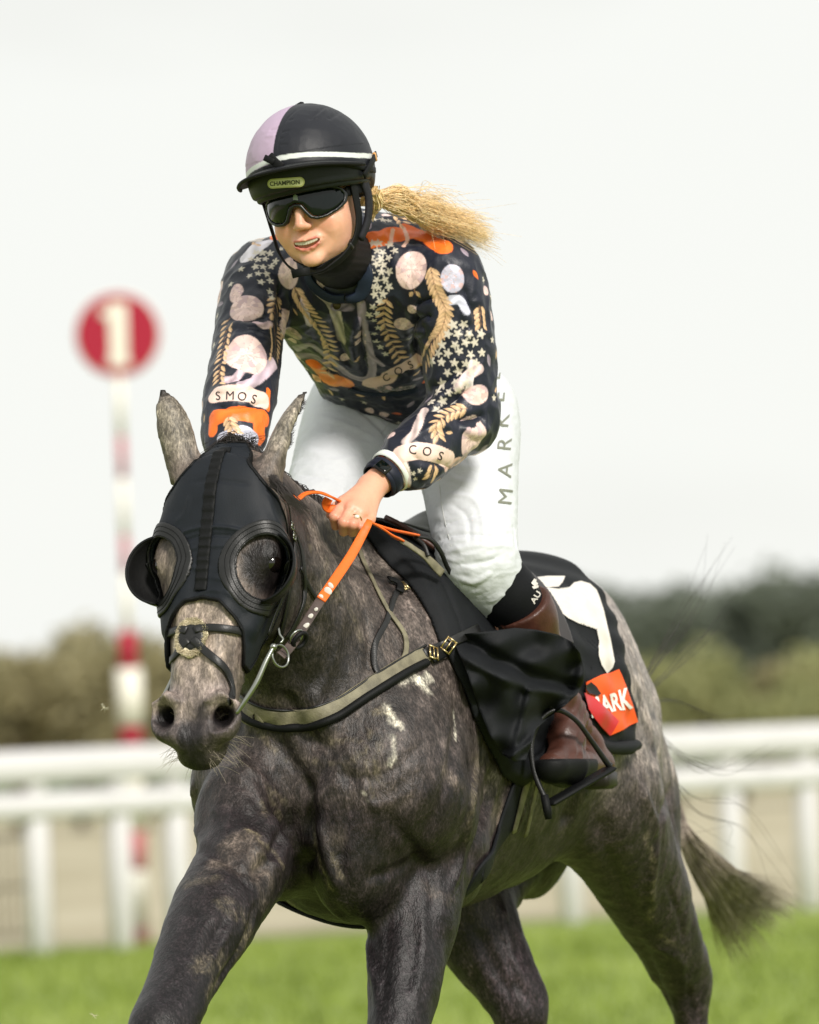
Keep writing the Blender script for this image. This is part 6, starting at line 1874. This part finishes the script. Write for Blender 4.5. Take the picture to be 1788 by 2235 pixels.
text_on('lettering', 'CHAMPION', z3([(530, 812)])[0], 4, 9, hel_bvh, mat('badge_ink', srgb(20, 24, 18), .5), helmet, .0036, .02, .95)
# tie, bow, chin strap
bw = [z3([p_])[0] for p_ in ((470, 640), (420, 590), (350, 570))]
def hpath(L, bvh, off, hw, mt, name, par, th=.002, step=4):
    P_, N_ = surf_path(bvh, z3(L), 1.0, step)
    return MB().ribbon(P_ + N_ * off, N_, hw, th).build(name, mt, par) if len(P_) > 2 else None
hpath([(340, 690), (500, 680), (620, 650), (760, 632), (900, 628), (1100, 640), (1300, 680), (1440, 720)], hel_bvh, .002, .0055, M_TRIM, 'tie', helmet, .003)
hpath([(520, 670), (470, 640), (430, 600), (400, 560)], hel_bvh, .008, .008, M_TRIM, 'bow', helmet, .004)
hpath([(450, 630), (400, 600), (350, 575)], hel_bvh, .010, .006, M_TRIM, 'bow', helmet, .004)
b0 = HH(.0, -.02, .199); MB().box(b0 + hl * -.004, .011, .007, .004, hl + hu * .3, hf, .002).build('tab', M_TRIM, helmet)
p, n = ray_px(hel_bvh, *z3([(1350, 575)])[0])
if p is None: p, n = ray_px(hel_bvh, *z3([(1320, 575)])[0])
if p is not None:
    cl = MB().box(p + n * .005, .006, .003, .009, np.cross(ZU, n), n, .002).build('strap_clip', mat('amber_clip', srgb(206, 150, 80), .4), helmet)
hpath([(1390, 420), (1370, 500), (1352, 560), (1300, 660), (1240, 760)], hel_bvh, .005, .0065, M_TRIM, 'goggle_strap', helmet, .003)
# chin strap follows the jaw
js = [HH(.093, .030, .040), HH(.091, .024, .0), HH(.088, .022, -.040), HH(.078, .030, -.075), HH(.055, .050, -.105), HH(.025, .068, -.122), HH(0, .070, -.126), HH(-.025, .068, -.122), HH(-.055, .050, -.105), HH(-.078, .030, -.075), HH(-.086, .022, -.040), HH(-.090, .024, .0), HH(-.093, .030, .040)]
P_, N_ = near_path(person_bvh, js, 6)
nn_ = np.array([unit((p_ - HH(0, -.0, p_ @ hu - HC @ hu)) * .5 + n_ * .5) for p_, n_ in zip(catmull(np.array(js), 6), N_)])
MB().ribbon(catmull(np.array(js), 6), nn_, [.011, .011, .010, .009, .008, .008, .008, .009, .010, .011, .011], .004).build('chin_strap', M_TRIM, helmet)
js2 = [HH(.098, -.005, .040), HH(.100, -.015, .0), HH(.094, -.002, -.045), HH(.082, .022, -.078)]
MB().ribbon(catmull(np.array(js2), 6), np.tile(hl, (19, 1)), [.016, .013, .009, .007], .008).build('ear_strap', mat('strap_padding', srgb(38, 38, 42), .8, .2, .2, 120), helmet)
MB().ribbon(np.array([HH(-.006, .082, -.122), HH(-.022, .088, -.121), HH(-.040, .090, -.122)]), np.tile(hf, (3, 1)), .008, .003).build('strap_end', M_TRIM, helmet)
MB().box(HH(.070, .036, -.086), .010, .004, .008, hf - hu * .6, hl, .002).build('strap_buckle', M_LEATHER, helmet)

# ------------------------------------------------------------------ goggles
gc = HH(0, -.012, 0)
def gfield(P, poly, r0, th):
    q_ = to_hh(P); l_, f_2, u_ = q_[:, 0], q_[:, 1] + .012, q_[:, 2]
    rho = np.sqrt((l_ / .092) ** 2 + (f_2 / .120) ** 2) + .35 * (u_ / .12) ** 2
    t = np.arctan2(l_ / .092, f_2 / .120); s_ = t * .090
    pd = poly_sdf(s_, u_, poly)
    return smax(np.abs((rho - 1) * .100 - r0) - th, pd, .0015)
def gpoly(rows):
    R = [(x, y) for x, y in rows]; return np.array(R + [(-x, y) for x, y in R[::-1]])
half = [(0, .032), (.03, .032), (.06, .030), (.088, .022), (.098, .010), (.092, -.006), (.074, -.018), (.052, -.026), (.034, -.028), (.022, -.024), (.014, -.012), (.008, -.002), (0, .001)]
GP = gpoly(half)
inner = [(0, .0275), (.03, .0275), (.058, .0255), (.083, .018), (.090, .009), (.085, -.003), (.069, -.0135), (.050, -.0205), (.035, -.0225), (.026, -.019), (.019, -.009), (.012, .003), (0, .007)]
half = [(x * 1.03, y * 1.08) for x, y in half]; GP = gpoly(half); inner = [(x * 1.03, y * 1.09) for x, y in inner]
GI = gpoly(inner)
gv, gf = mesh_field(lambda P: smax(gfield(P, GP, 0, .0045), -gfield(P, GI, 0, .02), .001), HH(0, .05, 0) - .15, HH(0, .05, 0) + .15, .0026)
goggles = make('goggles', relax(gv, gf, 1), gf, mat('goggle_frame', srgb(12, 16, 16), .35, .5), person)
gv, gf = mesh_field(lambda P: gfield(P, GI * 1.03, .0005, .0018), HH(0, .05, 0) - .15, HH(0, .05, 0) + .15, .0026)
make('lens', relax(gv, gf, 3), gf, M_GLOSS, goggles)
lensb = bvh_of(gv, gf); V2, F2 = flat_tris([[z3([p_])[0] for p_ in ((605, 975), (607, 935), (625, 922), (645, 938), (652, 978))]], 5)
conform('logo', V2, F2, lensb, .0015, mat('lens_print', srgb(120, 130, 120), .5), goggles)
MB().ribbon(catmull(np.array([HH(.080, .040, .014), HH(.094, .015, .016), HH(.099, -.03, .022)]), 6), np.tile(hl, (13, 1)), .009, .003).build('strap', M_TRIM, goggles)

# ------------------------------------------------------------------ hair
def pony(rg):
    k = rg.uniform(-1, 1); j = rg.uniform(0, 1)
    a = Pt(830 + rg.normal() * 5, 434 + 12 * k + rg.normal() * 3, 13.27 + rg.normal() * .01)
    b = Pt(866 + 10 * j, 436 + 23 * k + rg.normal() * 4, 13.30 + rg.normal() * .015)
    c_ = Pt(930 + 10 * j, 468 + 21 * k + rg.normal() * 5, 13.34 + rg.normal() * .02)
    L_ = .25 + .95 * rg.uniform(0, 1) ** 1.5
    d = Pt(930 + (1052 - 930) * L_ + rg.normal() * 10, 468 + (512 - 468) * L_ + 26 * k * (1 - .3 * L_) + 12 * math.sin(5 * k + 3 * L_) + rg.normal() * 10, 13.38 + rg.normal() * .03)
    if j > .93: c_ = c_ + v3(rg.normal() * .015, 0, rg.uniform(0, .04)); d = d + v3(rg.normal() * .03, 0, rg.normal() * .03)
    w_ = rg.normal(size=3) * .004; return [Pt(800 + rg.normal() * 6, 440 + 10 * k, 13.24), a, b + w_, (b + c_) / 2 - w_, c_ + w_, d]
strands('hair', M_HAIR, person, 2300, pony, .00065, .0002, 3, 5, 21)
def nape(rg):
    k = rg.uniform(0, 1)
    a = Pt(812 + rg.normal() * 6, 405 + 20 * k, 13.20); b = Pt(826 + rg.normal() * 4, 440 + rg.normal() * 6, 13.22)
    return [a, b, Pt(806 + 8 * k, 470 + rg.normal() * 5, 13.24)]
strands('hair', M_HAIR, person, 260, nape, .0011, .0005, 3, 5, 22)
def wisph(rg):
    a = Pt(860 + rg.uniform(0, 90), 425 + rg.uniform(0, 30), 13.31); an_ = rg.uniform(-.5, .9); L_ = rg.uniform(.03, .09)
    return [a, a + v3(math.cos(an_), .02, math.sin(an_)) * L_ * .5, a + v3(math.cos(an_ - .5), .05, math.sin(an_ - .5)) * L_]
strands('hair', M_HAIR, person, 60, wisph, .0004, .0002, 3, 5, 23)
# ------------------------------------------------------------------ ground
def ground_at(u, v):
    d = pix_dir(u, v); t = -CAMLOC[2] / d[2]; return CAMLOC + d * t
gA, gB = ground_at(70, 2085), ground_at(1768, 1985)      # foot of the running rail
fd = unit(gB - gA); fn_ = v3(-fd[1], fd[0], 0); fn_ = fn_ if fn_[1] > 0 else -fn_
def FP(s, o, z): return gA + fd * s + fn_ * o + v3(0, 0, z)
def nmat(name, cols, scale, rough=.9, bump=0, dist=0, stretch=None, detail=6):
    m = bpy.data.materials.new(name); m.use_nodes = True; N, L = m.node_tree.nodes, m.node_tree.links; b = N['Principled BSDF']
    tc = N.new("ShaderNodeTexCoord"); mp = N.new("ShaderNodeMapping"); mp.inputs['Scale'].default_value = stretch or (1, 1, 1)
    nz = N.new("ShaderNodeTexNoise"); nz.inputs['Scale'].default_value = scale; nz.inputs['Detail'].default_value = detail; nz.inputs['Distortion'].default_value = dist
    rp = N.new("ShaderNodeValToRGB"); e = rp.color_ramp.elements
    e[0].position, e[0].color = .30, (*cols[0], 1); e[1].position, e[1].color = .70, (*cols[-1], 1)
    for i, c_ in enumerate(cols[1:-1]): q_ = e.new(.30 + .4 * (i + 1) / (len(cols) - 1)); q_.color = (*c_, 1)
    L.new(tc.outputs['Object'], mp.inputs[0]); L.new(mp.outputs[0], nz.inputs['Vector']); L.new(nz.outputs['Fac'], rp.inputs[0]); L.new(rp.outputs[0], b.inputs['Base Color'])
    b.inputs['Roughness'].default_value = rough; b.inputs['Specular IOR Level'].default_value = .15
    if bump:
        bp = N.new("ShaderNodeBump"); bp.inputs['Distance'].default_value = bump; L.new(nz.outputs['Fac'], bp.inputs['Height']); L.new(bp.outputs[0], b.inputs['Normal'])
    return m
M_GRASS = nmat('turf', [(.145, .195, .036), (.200, .262, .052), (.25, .31, .072)], .9, .9, .01, .3, (1, .35, 1))
M_SAND = nmat('sandy_track', [(.32, .285, .19), (.39, .35, .245), (.46, .42, .31)], .6, .95, .01, .2, (1, .3, 1))
S_ = 3000
gv_ = [(-S_, -S_, 0), (S_, -S_, 0), (S_, S_, 0), (-S_, S_, 0)]
g = make('grass', gv_, [(0, 1, 2, 3)], M_GRASS, None, (0, 0, 0)); tag(g, kind='structure')
tr = [FP(-90, .9, .004), FP(120, .9, .004), FP(120, 105, .004), FP(-90, 105, .004)]
t_ = make('track', tr, [(0, 1, 2, 3)], M_SAND, None, (0, 0, 0)); tag(t_, kind='structure')
# grass blades near the camera's side, a carpet nobody could count
rg = np.random.RandomState(5); V, F = [], []
nb_ = 60000
px_ = rg.uniform(-11, 11, nb_); py_ = 8 + 36 * rg.uniform(0, 1, nb_) ** 1.0
keep = ((np.stack([px_, py_], 1) - gA[:2]) @ fn_[:2]) < .7
px_, py_ = px_[keep], py_[keep]; n = len(px_)
hh_ = rg.uniform(.03, .09, n); an_ = rg.uniform(0, math.pi, n); w_ = rg.uniform(.004, .010, n) * 1.6; lx, ly = rg.normal(0, .025, n), rg.normal(0, .025, n)
A = np.stack([px_ - np.cos(an_) * w_, py_ - np.sin(an_) * w_, np.zeros(n)], 1); B = np.stack([px_ + np.cos(an_) * w_, py_ + np.sin(an_) * w_, np.zeros(n)], 1)
C_ = np.stack([px_ + lx, py_ + ly, hh_], 1)
V = np.stack([A, B, C_], 1).reshape(-1, 3); F = np.arange(3 * n).reshape(-1, 3)
gb = make('grass_blades', V, F, M_GRASS, None, (0, 0, 0)); tag(gb, 'short green turf of the racecourse in front of the white rail', 'grass', kind='stuff')

# ------------------------------------------------------------------ white running rail
M_RAIL = mat('white_plastic', srgb(206, 204, 206), .45, .4, .05, 3, .001, 20)
fence = empty('fence', FP(0, 0, 0)); bpy.context.view_layer.update()
tag(fence, 'white plastic running rail with two rails along the racecourse behind the horse', 'fence')
def rail(z, r, name='rail'):
    pts = [FP(s_, 0, z + .01 * math.sin(s_)) for s_ in np.linspace(-30, 60, 60)]
    V, F = [], []; prof = [(-.05, -r), (.05, -r), (.075, -r * .5), (.08, 0), (.07, r * .6), (.03, r), (-.03, r), (-.07, r * .6), (-.08, 0), (-.075, -r * .5)]; k = len(prof)
    for p in pts:
        for a, b in prof: V.append(p + fn_ * a + ZU * b)
    for i in range(len(pts) - 1):
        for j in range(k): F.append((i * k + j, i * k + (j + 1) % k, (i + 1) * k + (j + 1) % k, (i + 1) * k + j))
    MB().raw(V, F).build(name, M_RAIL, fence)
rail(1.185, .105); rail(.935, .085)
def post_s(u, v=2000):
    a = ground_at(u, v) - gA; b = ground_at(u, v - 60) - gA; da, db = a @ fn_, b @ fn_; t = da / (da - db + 1e-9) if abs(da - db) > 1e-9 else 0
    return (a + (b - a) * t) @ fd
for u in (88, 268, 392, 1250, 1603, 1770):
    s_ = post_s(u)
    mb = MB(); mb.box(FP(s_, .0, .46), .068, .05, .46, fd, fn_, .012); mb.box(FP(s_, -.0, 1.06), .06, .045, .05, fd, fn_, .01)
    mb.build('post', M_RAIL, fence)
for s_ in list(np.arange(-28, post_s(60) - 1, 1.6)) + list(np.arange(post_s(1800) + .6, 58, 1.4)):
    mb = MB(); mb.box(FP(s_, .0, .46), .068, .05, .46, fd, fn_, .012); mb.box(FP(s_, 0, 1.06), .06, .045, .05, fd, fn_, .01); mb.build('post', M_RAIL, fence)
# low mesh fence beyond it on the left
mf = empty('mesh_fence', FP(-2, 2.6, 0)); bpy.context.view_layer.update()
tag(mf, 'low wire mesh fence on the sandy ground behind the white rail at the left', 'fence')
mb = MB()
for s_ in np.arange(-6, 2.2, .075): mb.tube([FP(s_, 2.6, .04), FP(s_, 2.6, .72)], .010, 4)
for z in (.06, .38, .72): mb.tube([FP(-6, 2.6, z), FP(2.2, 2.6, z)], .016, 5)
mb.build('mesh_panel', mat('galvanised_wire', srgb(128, 122, 104), .5, .4), mf)
for s_ in (-6, -3.3, -.6, 2.2): MB().tube([FP(s_, 2.6, 0), FP(s_, 2.6, .85)], .03, 8).build('post', bpy.data.materials['galvanised_wire'], mf)

# ------------------------------------------------------------------ furlong marker: red disc with a white 1
M_PINK = mat('hazed_red_paint', srgb(176, 100, 104), .6, .3); M_RED = mat('red_paint', srgb(160, 26, 52), .5, .3); M_WP = mat('white_paint', srgb(226, 222, 210), .5, .4)  # M_PINK: red paled in its colour to imitate haze and blur
DSG = 45.6
base = Pt(300, 2040, DSG); base[2] = 0
top = Pt(257, 730, DSG)
mk = empty('marker_post', base); bpy.context.view_layer.update()
tag(mk, 'tall red and white striped pole topped by a red disc with a white numeral 1', 'sign post')
zb = [0, .10, .48, .74, 1.31, 1.44, 1.82, 2.06, 2.45, 2.70, 3.08, 3.36, 3.78]
cols = ['r', 'w', 'r', 'w', 'r', 'w', 'r', 'w', 'r', 'w', 'r', 'w']
rads = [.075, .075, .075, .075, .075, .09, .062, .030, .030, .030, .030, .030]
for i, c_ in enumerate(cols):
    a = base + (top - base) * (zb[i] / top[2]); b = base + (top - base) * (zb[i + 1] / top[2]); a[2], b[2] = zb[i], zb[i + 1]
    MB().tube([a, b], rads[i], 14).build('pole_band', (M_RED if 1.0 < zb[i] < 2.0 else M_PINK) if c_ == 'r' else M_WP, mk)
fc = unit(CAMLOC - top); fc[2] = 0; fc = unit(fc)
X_ = np.cross(ZU, fc)
V, F = [], []; n = 48
for z_, r in ((-.02, .275), (.02, .275)):
    for j in range(n): t = 2 * math.pi * j / n; V.append(top + fc * z_ + (X_ * math.cos(t) + ZU * math.sin(t)) * r)
F = [tuple(range(n))[::-1], tuple(range(n, 2 * n))] + [(j, (j + 1) % n, (j + 1) % n + n, j + n) for j in range(n)]
disc = MB().raw(V, F).build('disc', M_RED, mk, smooth=False)
MB().torus(top, .275, .012, fc, 48, 6).build('rim', M_WP, disc)
tv, tf = text_mesh('1', .03)
sc_ = .40 / .7; xm = (tv[:, 0].min() + tv[:, 0].max()) / 2
V = [top + fc * .026 + X_ * (x - xm) * sc_ * 1.2 + ZU * y * sc_ for x, y in tv]
MB().raw(V, tf).build('numeral', M_WP, disc)
MB().box(top + fc * .0235 - ZU * .185, .075, .0015, .028, X_, fc).build('numeral', M_WP, disc)
MB().box(top + fc * .0230 + X_ * .01, .055, .0012, .19, X_, fc).box(top + fc * .0228 + ZU * .13 - X_ * .07, .045, .0010, .03, X_ - ZU * .5, fc).build('numeral', M_WP, disc)

# ------------------------------------------------------------------ bushes and trees
def leaves(center, rx, ry, rz, n, size, rg, lumps=9, base=0.0):
    """leaf cards gathered in clumps over an uneven crown"""
    cs = []
    for _ in range(lumps):
        a, b = rg.uniform(0, 2 * math.pi), rg.uniform(-.3, 1)
        r = rg.uniform(.35, .95); cs.append((np.array([rx * r * math.cos(a), ry * r * math.sin(a), rz * b * .8]), rg.uniform(.28, .55)))
    k = rg.randint(0, lumps, n); P = np.array([cs[i][0] for i in k]); R = np.array([cs[i][1] for i in k])
    d = rg.normal(size=(n, 3)); d /= np.linalg.norm(d, axis=1)[:, None]
    P = P + d * (R * rg.uniform(.55, 1.05, n))[:, None] * np.array([rx, ry, rz])
    P = P + np.asarray(center); P = P[P[:, 2] > base]; n = len(P)
    u = rg.normal(size=(n, 3)); u /= np.linalg.norm(u, axis=1)[:, None]; w = np.cross(u, rg.normal(size=(n, 3))); w /= np.linalg.norm(w, axis=1)[:, None]
    s_ = size * rg.uniform(.6, 1.4, n)[:, None]
    V = np.stack([P - u * s_, P + w * s_ * .5, P + u * s_, P - w * s_ * .5], 1).reshape(-1, 3)
    return V, np.arange(4 * n).reshape(-1, 4)
def foliage(name, c0, c1, c2):
    m = nmat(name, [c0, c1, c2], 1.2, .7, 0, .4); N, L = m.node_tree.nodes, m.node_tree.links
    b = N['Principled BSDF']; t = N.new("ShaderNodeBsdfTranslucent"); mx = N.new("ShaderNodeMixShader"); mx.inputs[0].default_value = .42
    L.new(N['Color Ramp'].outputs[0], t.inputs['Color']); L.new(b.outputs[0], mx.inputs[1]); L.new(t.outputs[0], mx.inputs[2]); L.new(mx.outputs[0], N['Material Output'].inputs['Surface'])
    return m
F_OLIVE = foliage('olive_foliage', (.29, .265, .15), (.37, .335, .19), (.44, .40, .24))  # leaf colours lightened to stand in for distance haze
F_DARK = foliage('dark_foliage', (.15, .175, .14), (.185, .21, .165), (.215, .24, .19))
F_YEL = foliage('yellow_green_foliage', (.28, .30, .15), (.37, .38, .18), (.43, .42, .22))
F_PALE = foliage('grey_green_foliage', (.10, .12, .09), (.15, .17, .12), (.20, .22, .16))
M_BARK = mat('bark', srgb(84, 70, 56), .9, .2, .3, 6)
PLN = {}
def plant(kind, u, vtop, D, w, mt, label, group, n=1700, rg=None, size=.13, lump=10):
    hor = 1660 + (894 - u) * math.tan(rad(2.1)); s_ = F_PX / D; ht = CAM_Z + (hor - vtop) / s_
    p = Pt(u, 1700, D); p[2] = 0
    o = empty(kind, p); bpy.context.view_layer.update(); tag(o, label, 'tree' if kind == 'tree' else 'bush', group)
    z0 = ht * (.30 if kind == 'tree' else .08); cz = (ht + z0) / 2
    V, F = leaves((p[0], p[1], cz), w, w * .8, (ht - z0) / 2 * 1.05, n, size, rg, lump, .05)
    make('crown', V, F, mt, o)
    mb = MB(); mb.tube([p, p + v3(.05, 0, ht * .35), p + v3(-.05, .05, ht * .7)], [.10 * ht / 3, .07 * ht / 3, .02 * ht / 3], 8, m=3)
    for _ in range(5):
        a = rg.uniform(0, 6.28); q_ = p + v3(0, 0, ht * rg.uniform(.2, .5)); mb.tube([q_, q_ + v3(math.cos(a) * w * .3, math.sin(a) * w * .3, ht * .15), q_ + v3(math.cos(a) * w * .6, math.sin(a) * w * .6, ht * .3)], [.03 * ht / 3, .008], 6)
    mb.build('trunk', M_BARK, o)
rg = np.random.RandomState(31)
LB = [(-120, 1455, 1.7, F_PALE, 'grey green bush at the far left edge beyond the rail'), (40, 1440, 1.5, F_OLIVE, 'olive brown bush left of the striped marker pole, cut by the picture edge'),
      (175, 1392, 1.5, F_OLIVE, 'tallest olive brown bush just left of the striped marker pole'), (310, 1398, 1.5, F_OLIVE, 'olive brown bush right behind the striped marker pole'),
      (450, 1420, 1.6, F_OLIVE, 'olive bush beyond the rail behind the head of the horse'), (620, 1440, 1.6, F_OLIVE, 'olive bush hidden behind the neck of the horse'),
      (800, 1450, 1.7, F_YEL, 'yellow green bush hidden behind the shoulder of the horse'), (980, 1450, 1.7, F_YEL, 'yellow green bush hidden behind the saddle'),
      (1160, 1455, 1.7, F_YEL, 'yellow green bush hidden behind the hindquarters of the horse'), (1330, 1460, 1.6, F_YEL, 'low yellow green bush beside the rump of the horse'),
      (1480, 1448, 1.5, F_YEL, 'low yellow green bush beyond the tail of the horse'), (1620, 1470, 1.4, F_OLIVE, 'low olive bush beyond the rail, second from the right edge'),
      (1760, 1455, 1.5, F_YEL, 'low yellow green bush at the right edge of the picture'), (1930, 1460, 1.7, F_YEL, 'low yellow green bush just past the right edge of the view')]
for u, vt, w, mt, lb in LB: plant('bush', u, vt, 138 + rg.uniform(-3, 3), w, mt, lb, 'bushes beyond the running rail', 2400, rg, .13, 14)
LT = [(-260, 1440, 3.6, 'dark tree past the left edge behind the bushes'), (1270, 1330, 2.6, 'dark green tree behind the rump of the horse'), (1400, 1296, 2.6, 'dark green tree just right of the rump of the horse'), (1530, 1290, 2.6, 'dark green tree above the tail of the horse'),
      (1660, 1292, 2.6, 'dark green tree second from the right edge on the skyline'), (1790, 1268, 2.8, 'tallest dark green tree at the right edge on the skyline'), (1940, 1260, 3.2, 'dark green tree just past the right edge of the skyline'), (2100, 1250, 3.4, 'dark green tree well past the right edge of the skyline')]
for u, vt, w, lb in LT: plant('tree', u, vt, 205 + rg.uniform(-4, 4), w, F_DARK, lb, 'dark trees on the skyline', 3800, rg, .20, 16)

# far wooded ridge all along the horizon
V, F = [], []; na = 240
for i in range(na + 1):
    a = rad(-80 + 160 * i / na); x, y = math.sin(a), math.cos(a)
    hgt = (6.2 + 2.6 * float(smooth01((math.degrees(a) + .2) / 2.0)) if abs(math.degrees(a)) < 6 else 8.0 + 3 * math.sin(a * 9)) + .25 * math.sin(i * 2.3)
    for r, z in ((380, 0), (395, hgt * .7), (410, hgt), (470, hgt * 1.02), (560, 0)): V.append((x * r, y * r, z))
for i in range(na):
    for j in range(4): a = i * 5 + j; F.append((a, a + 1, a + 6, a + 5))
hills = make('hills', V, F, nmat('wooded_ridge', [(.11, .135, .10), (.15, .175, .125), (.20, .225, .15)], .12, .9, 0, .3), None, (0, 0, 0)); tag(hills, kind='structure')

# ------------------------------------------------------------------ seeds drifting in the air
M_SEED = mat('seed_down', srgb(226, 220, 196), .7)
def seed(u, v, d, r, lb, k):
    rg_ = np.random.RandomState(k); p = Pt(u, v, d); mb = MB()
    for _ in range(11):
        o = rg_.normal(size=3); o /= np.linalg.norm(o); mb.tube([p, p + o * r * .6 + rg_.normal(size=3) * r * .1, p + o * r], [.00035, .0002], 3)
    mb.ball(p, .0012, 8, 6); s_ = mb.build('floating_seed', M_SEED, None, p); tag(s_, lb, 'seed')
seed(227, 1545, 12.9, .010, 'white fluffy seed floating left of the muzzle of the horse', 1)
seed(205, 2217, 12.7, .009, 'white fluffy seed floating low beside the knee of the horse', 3)
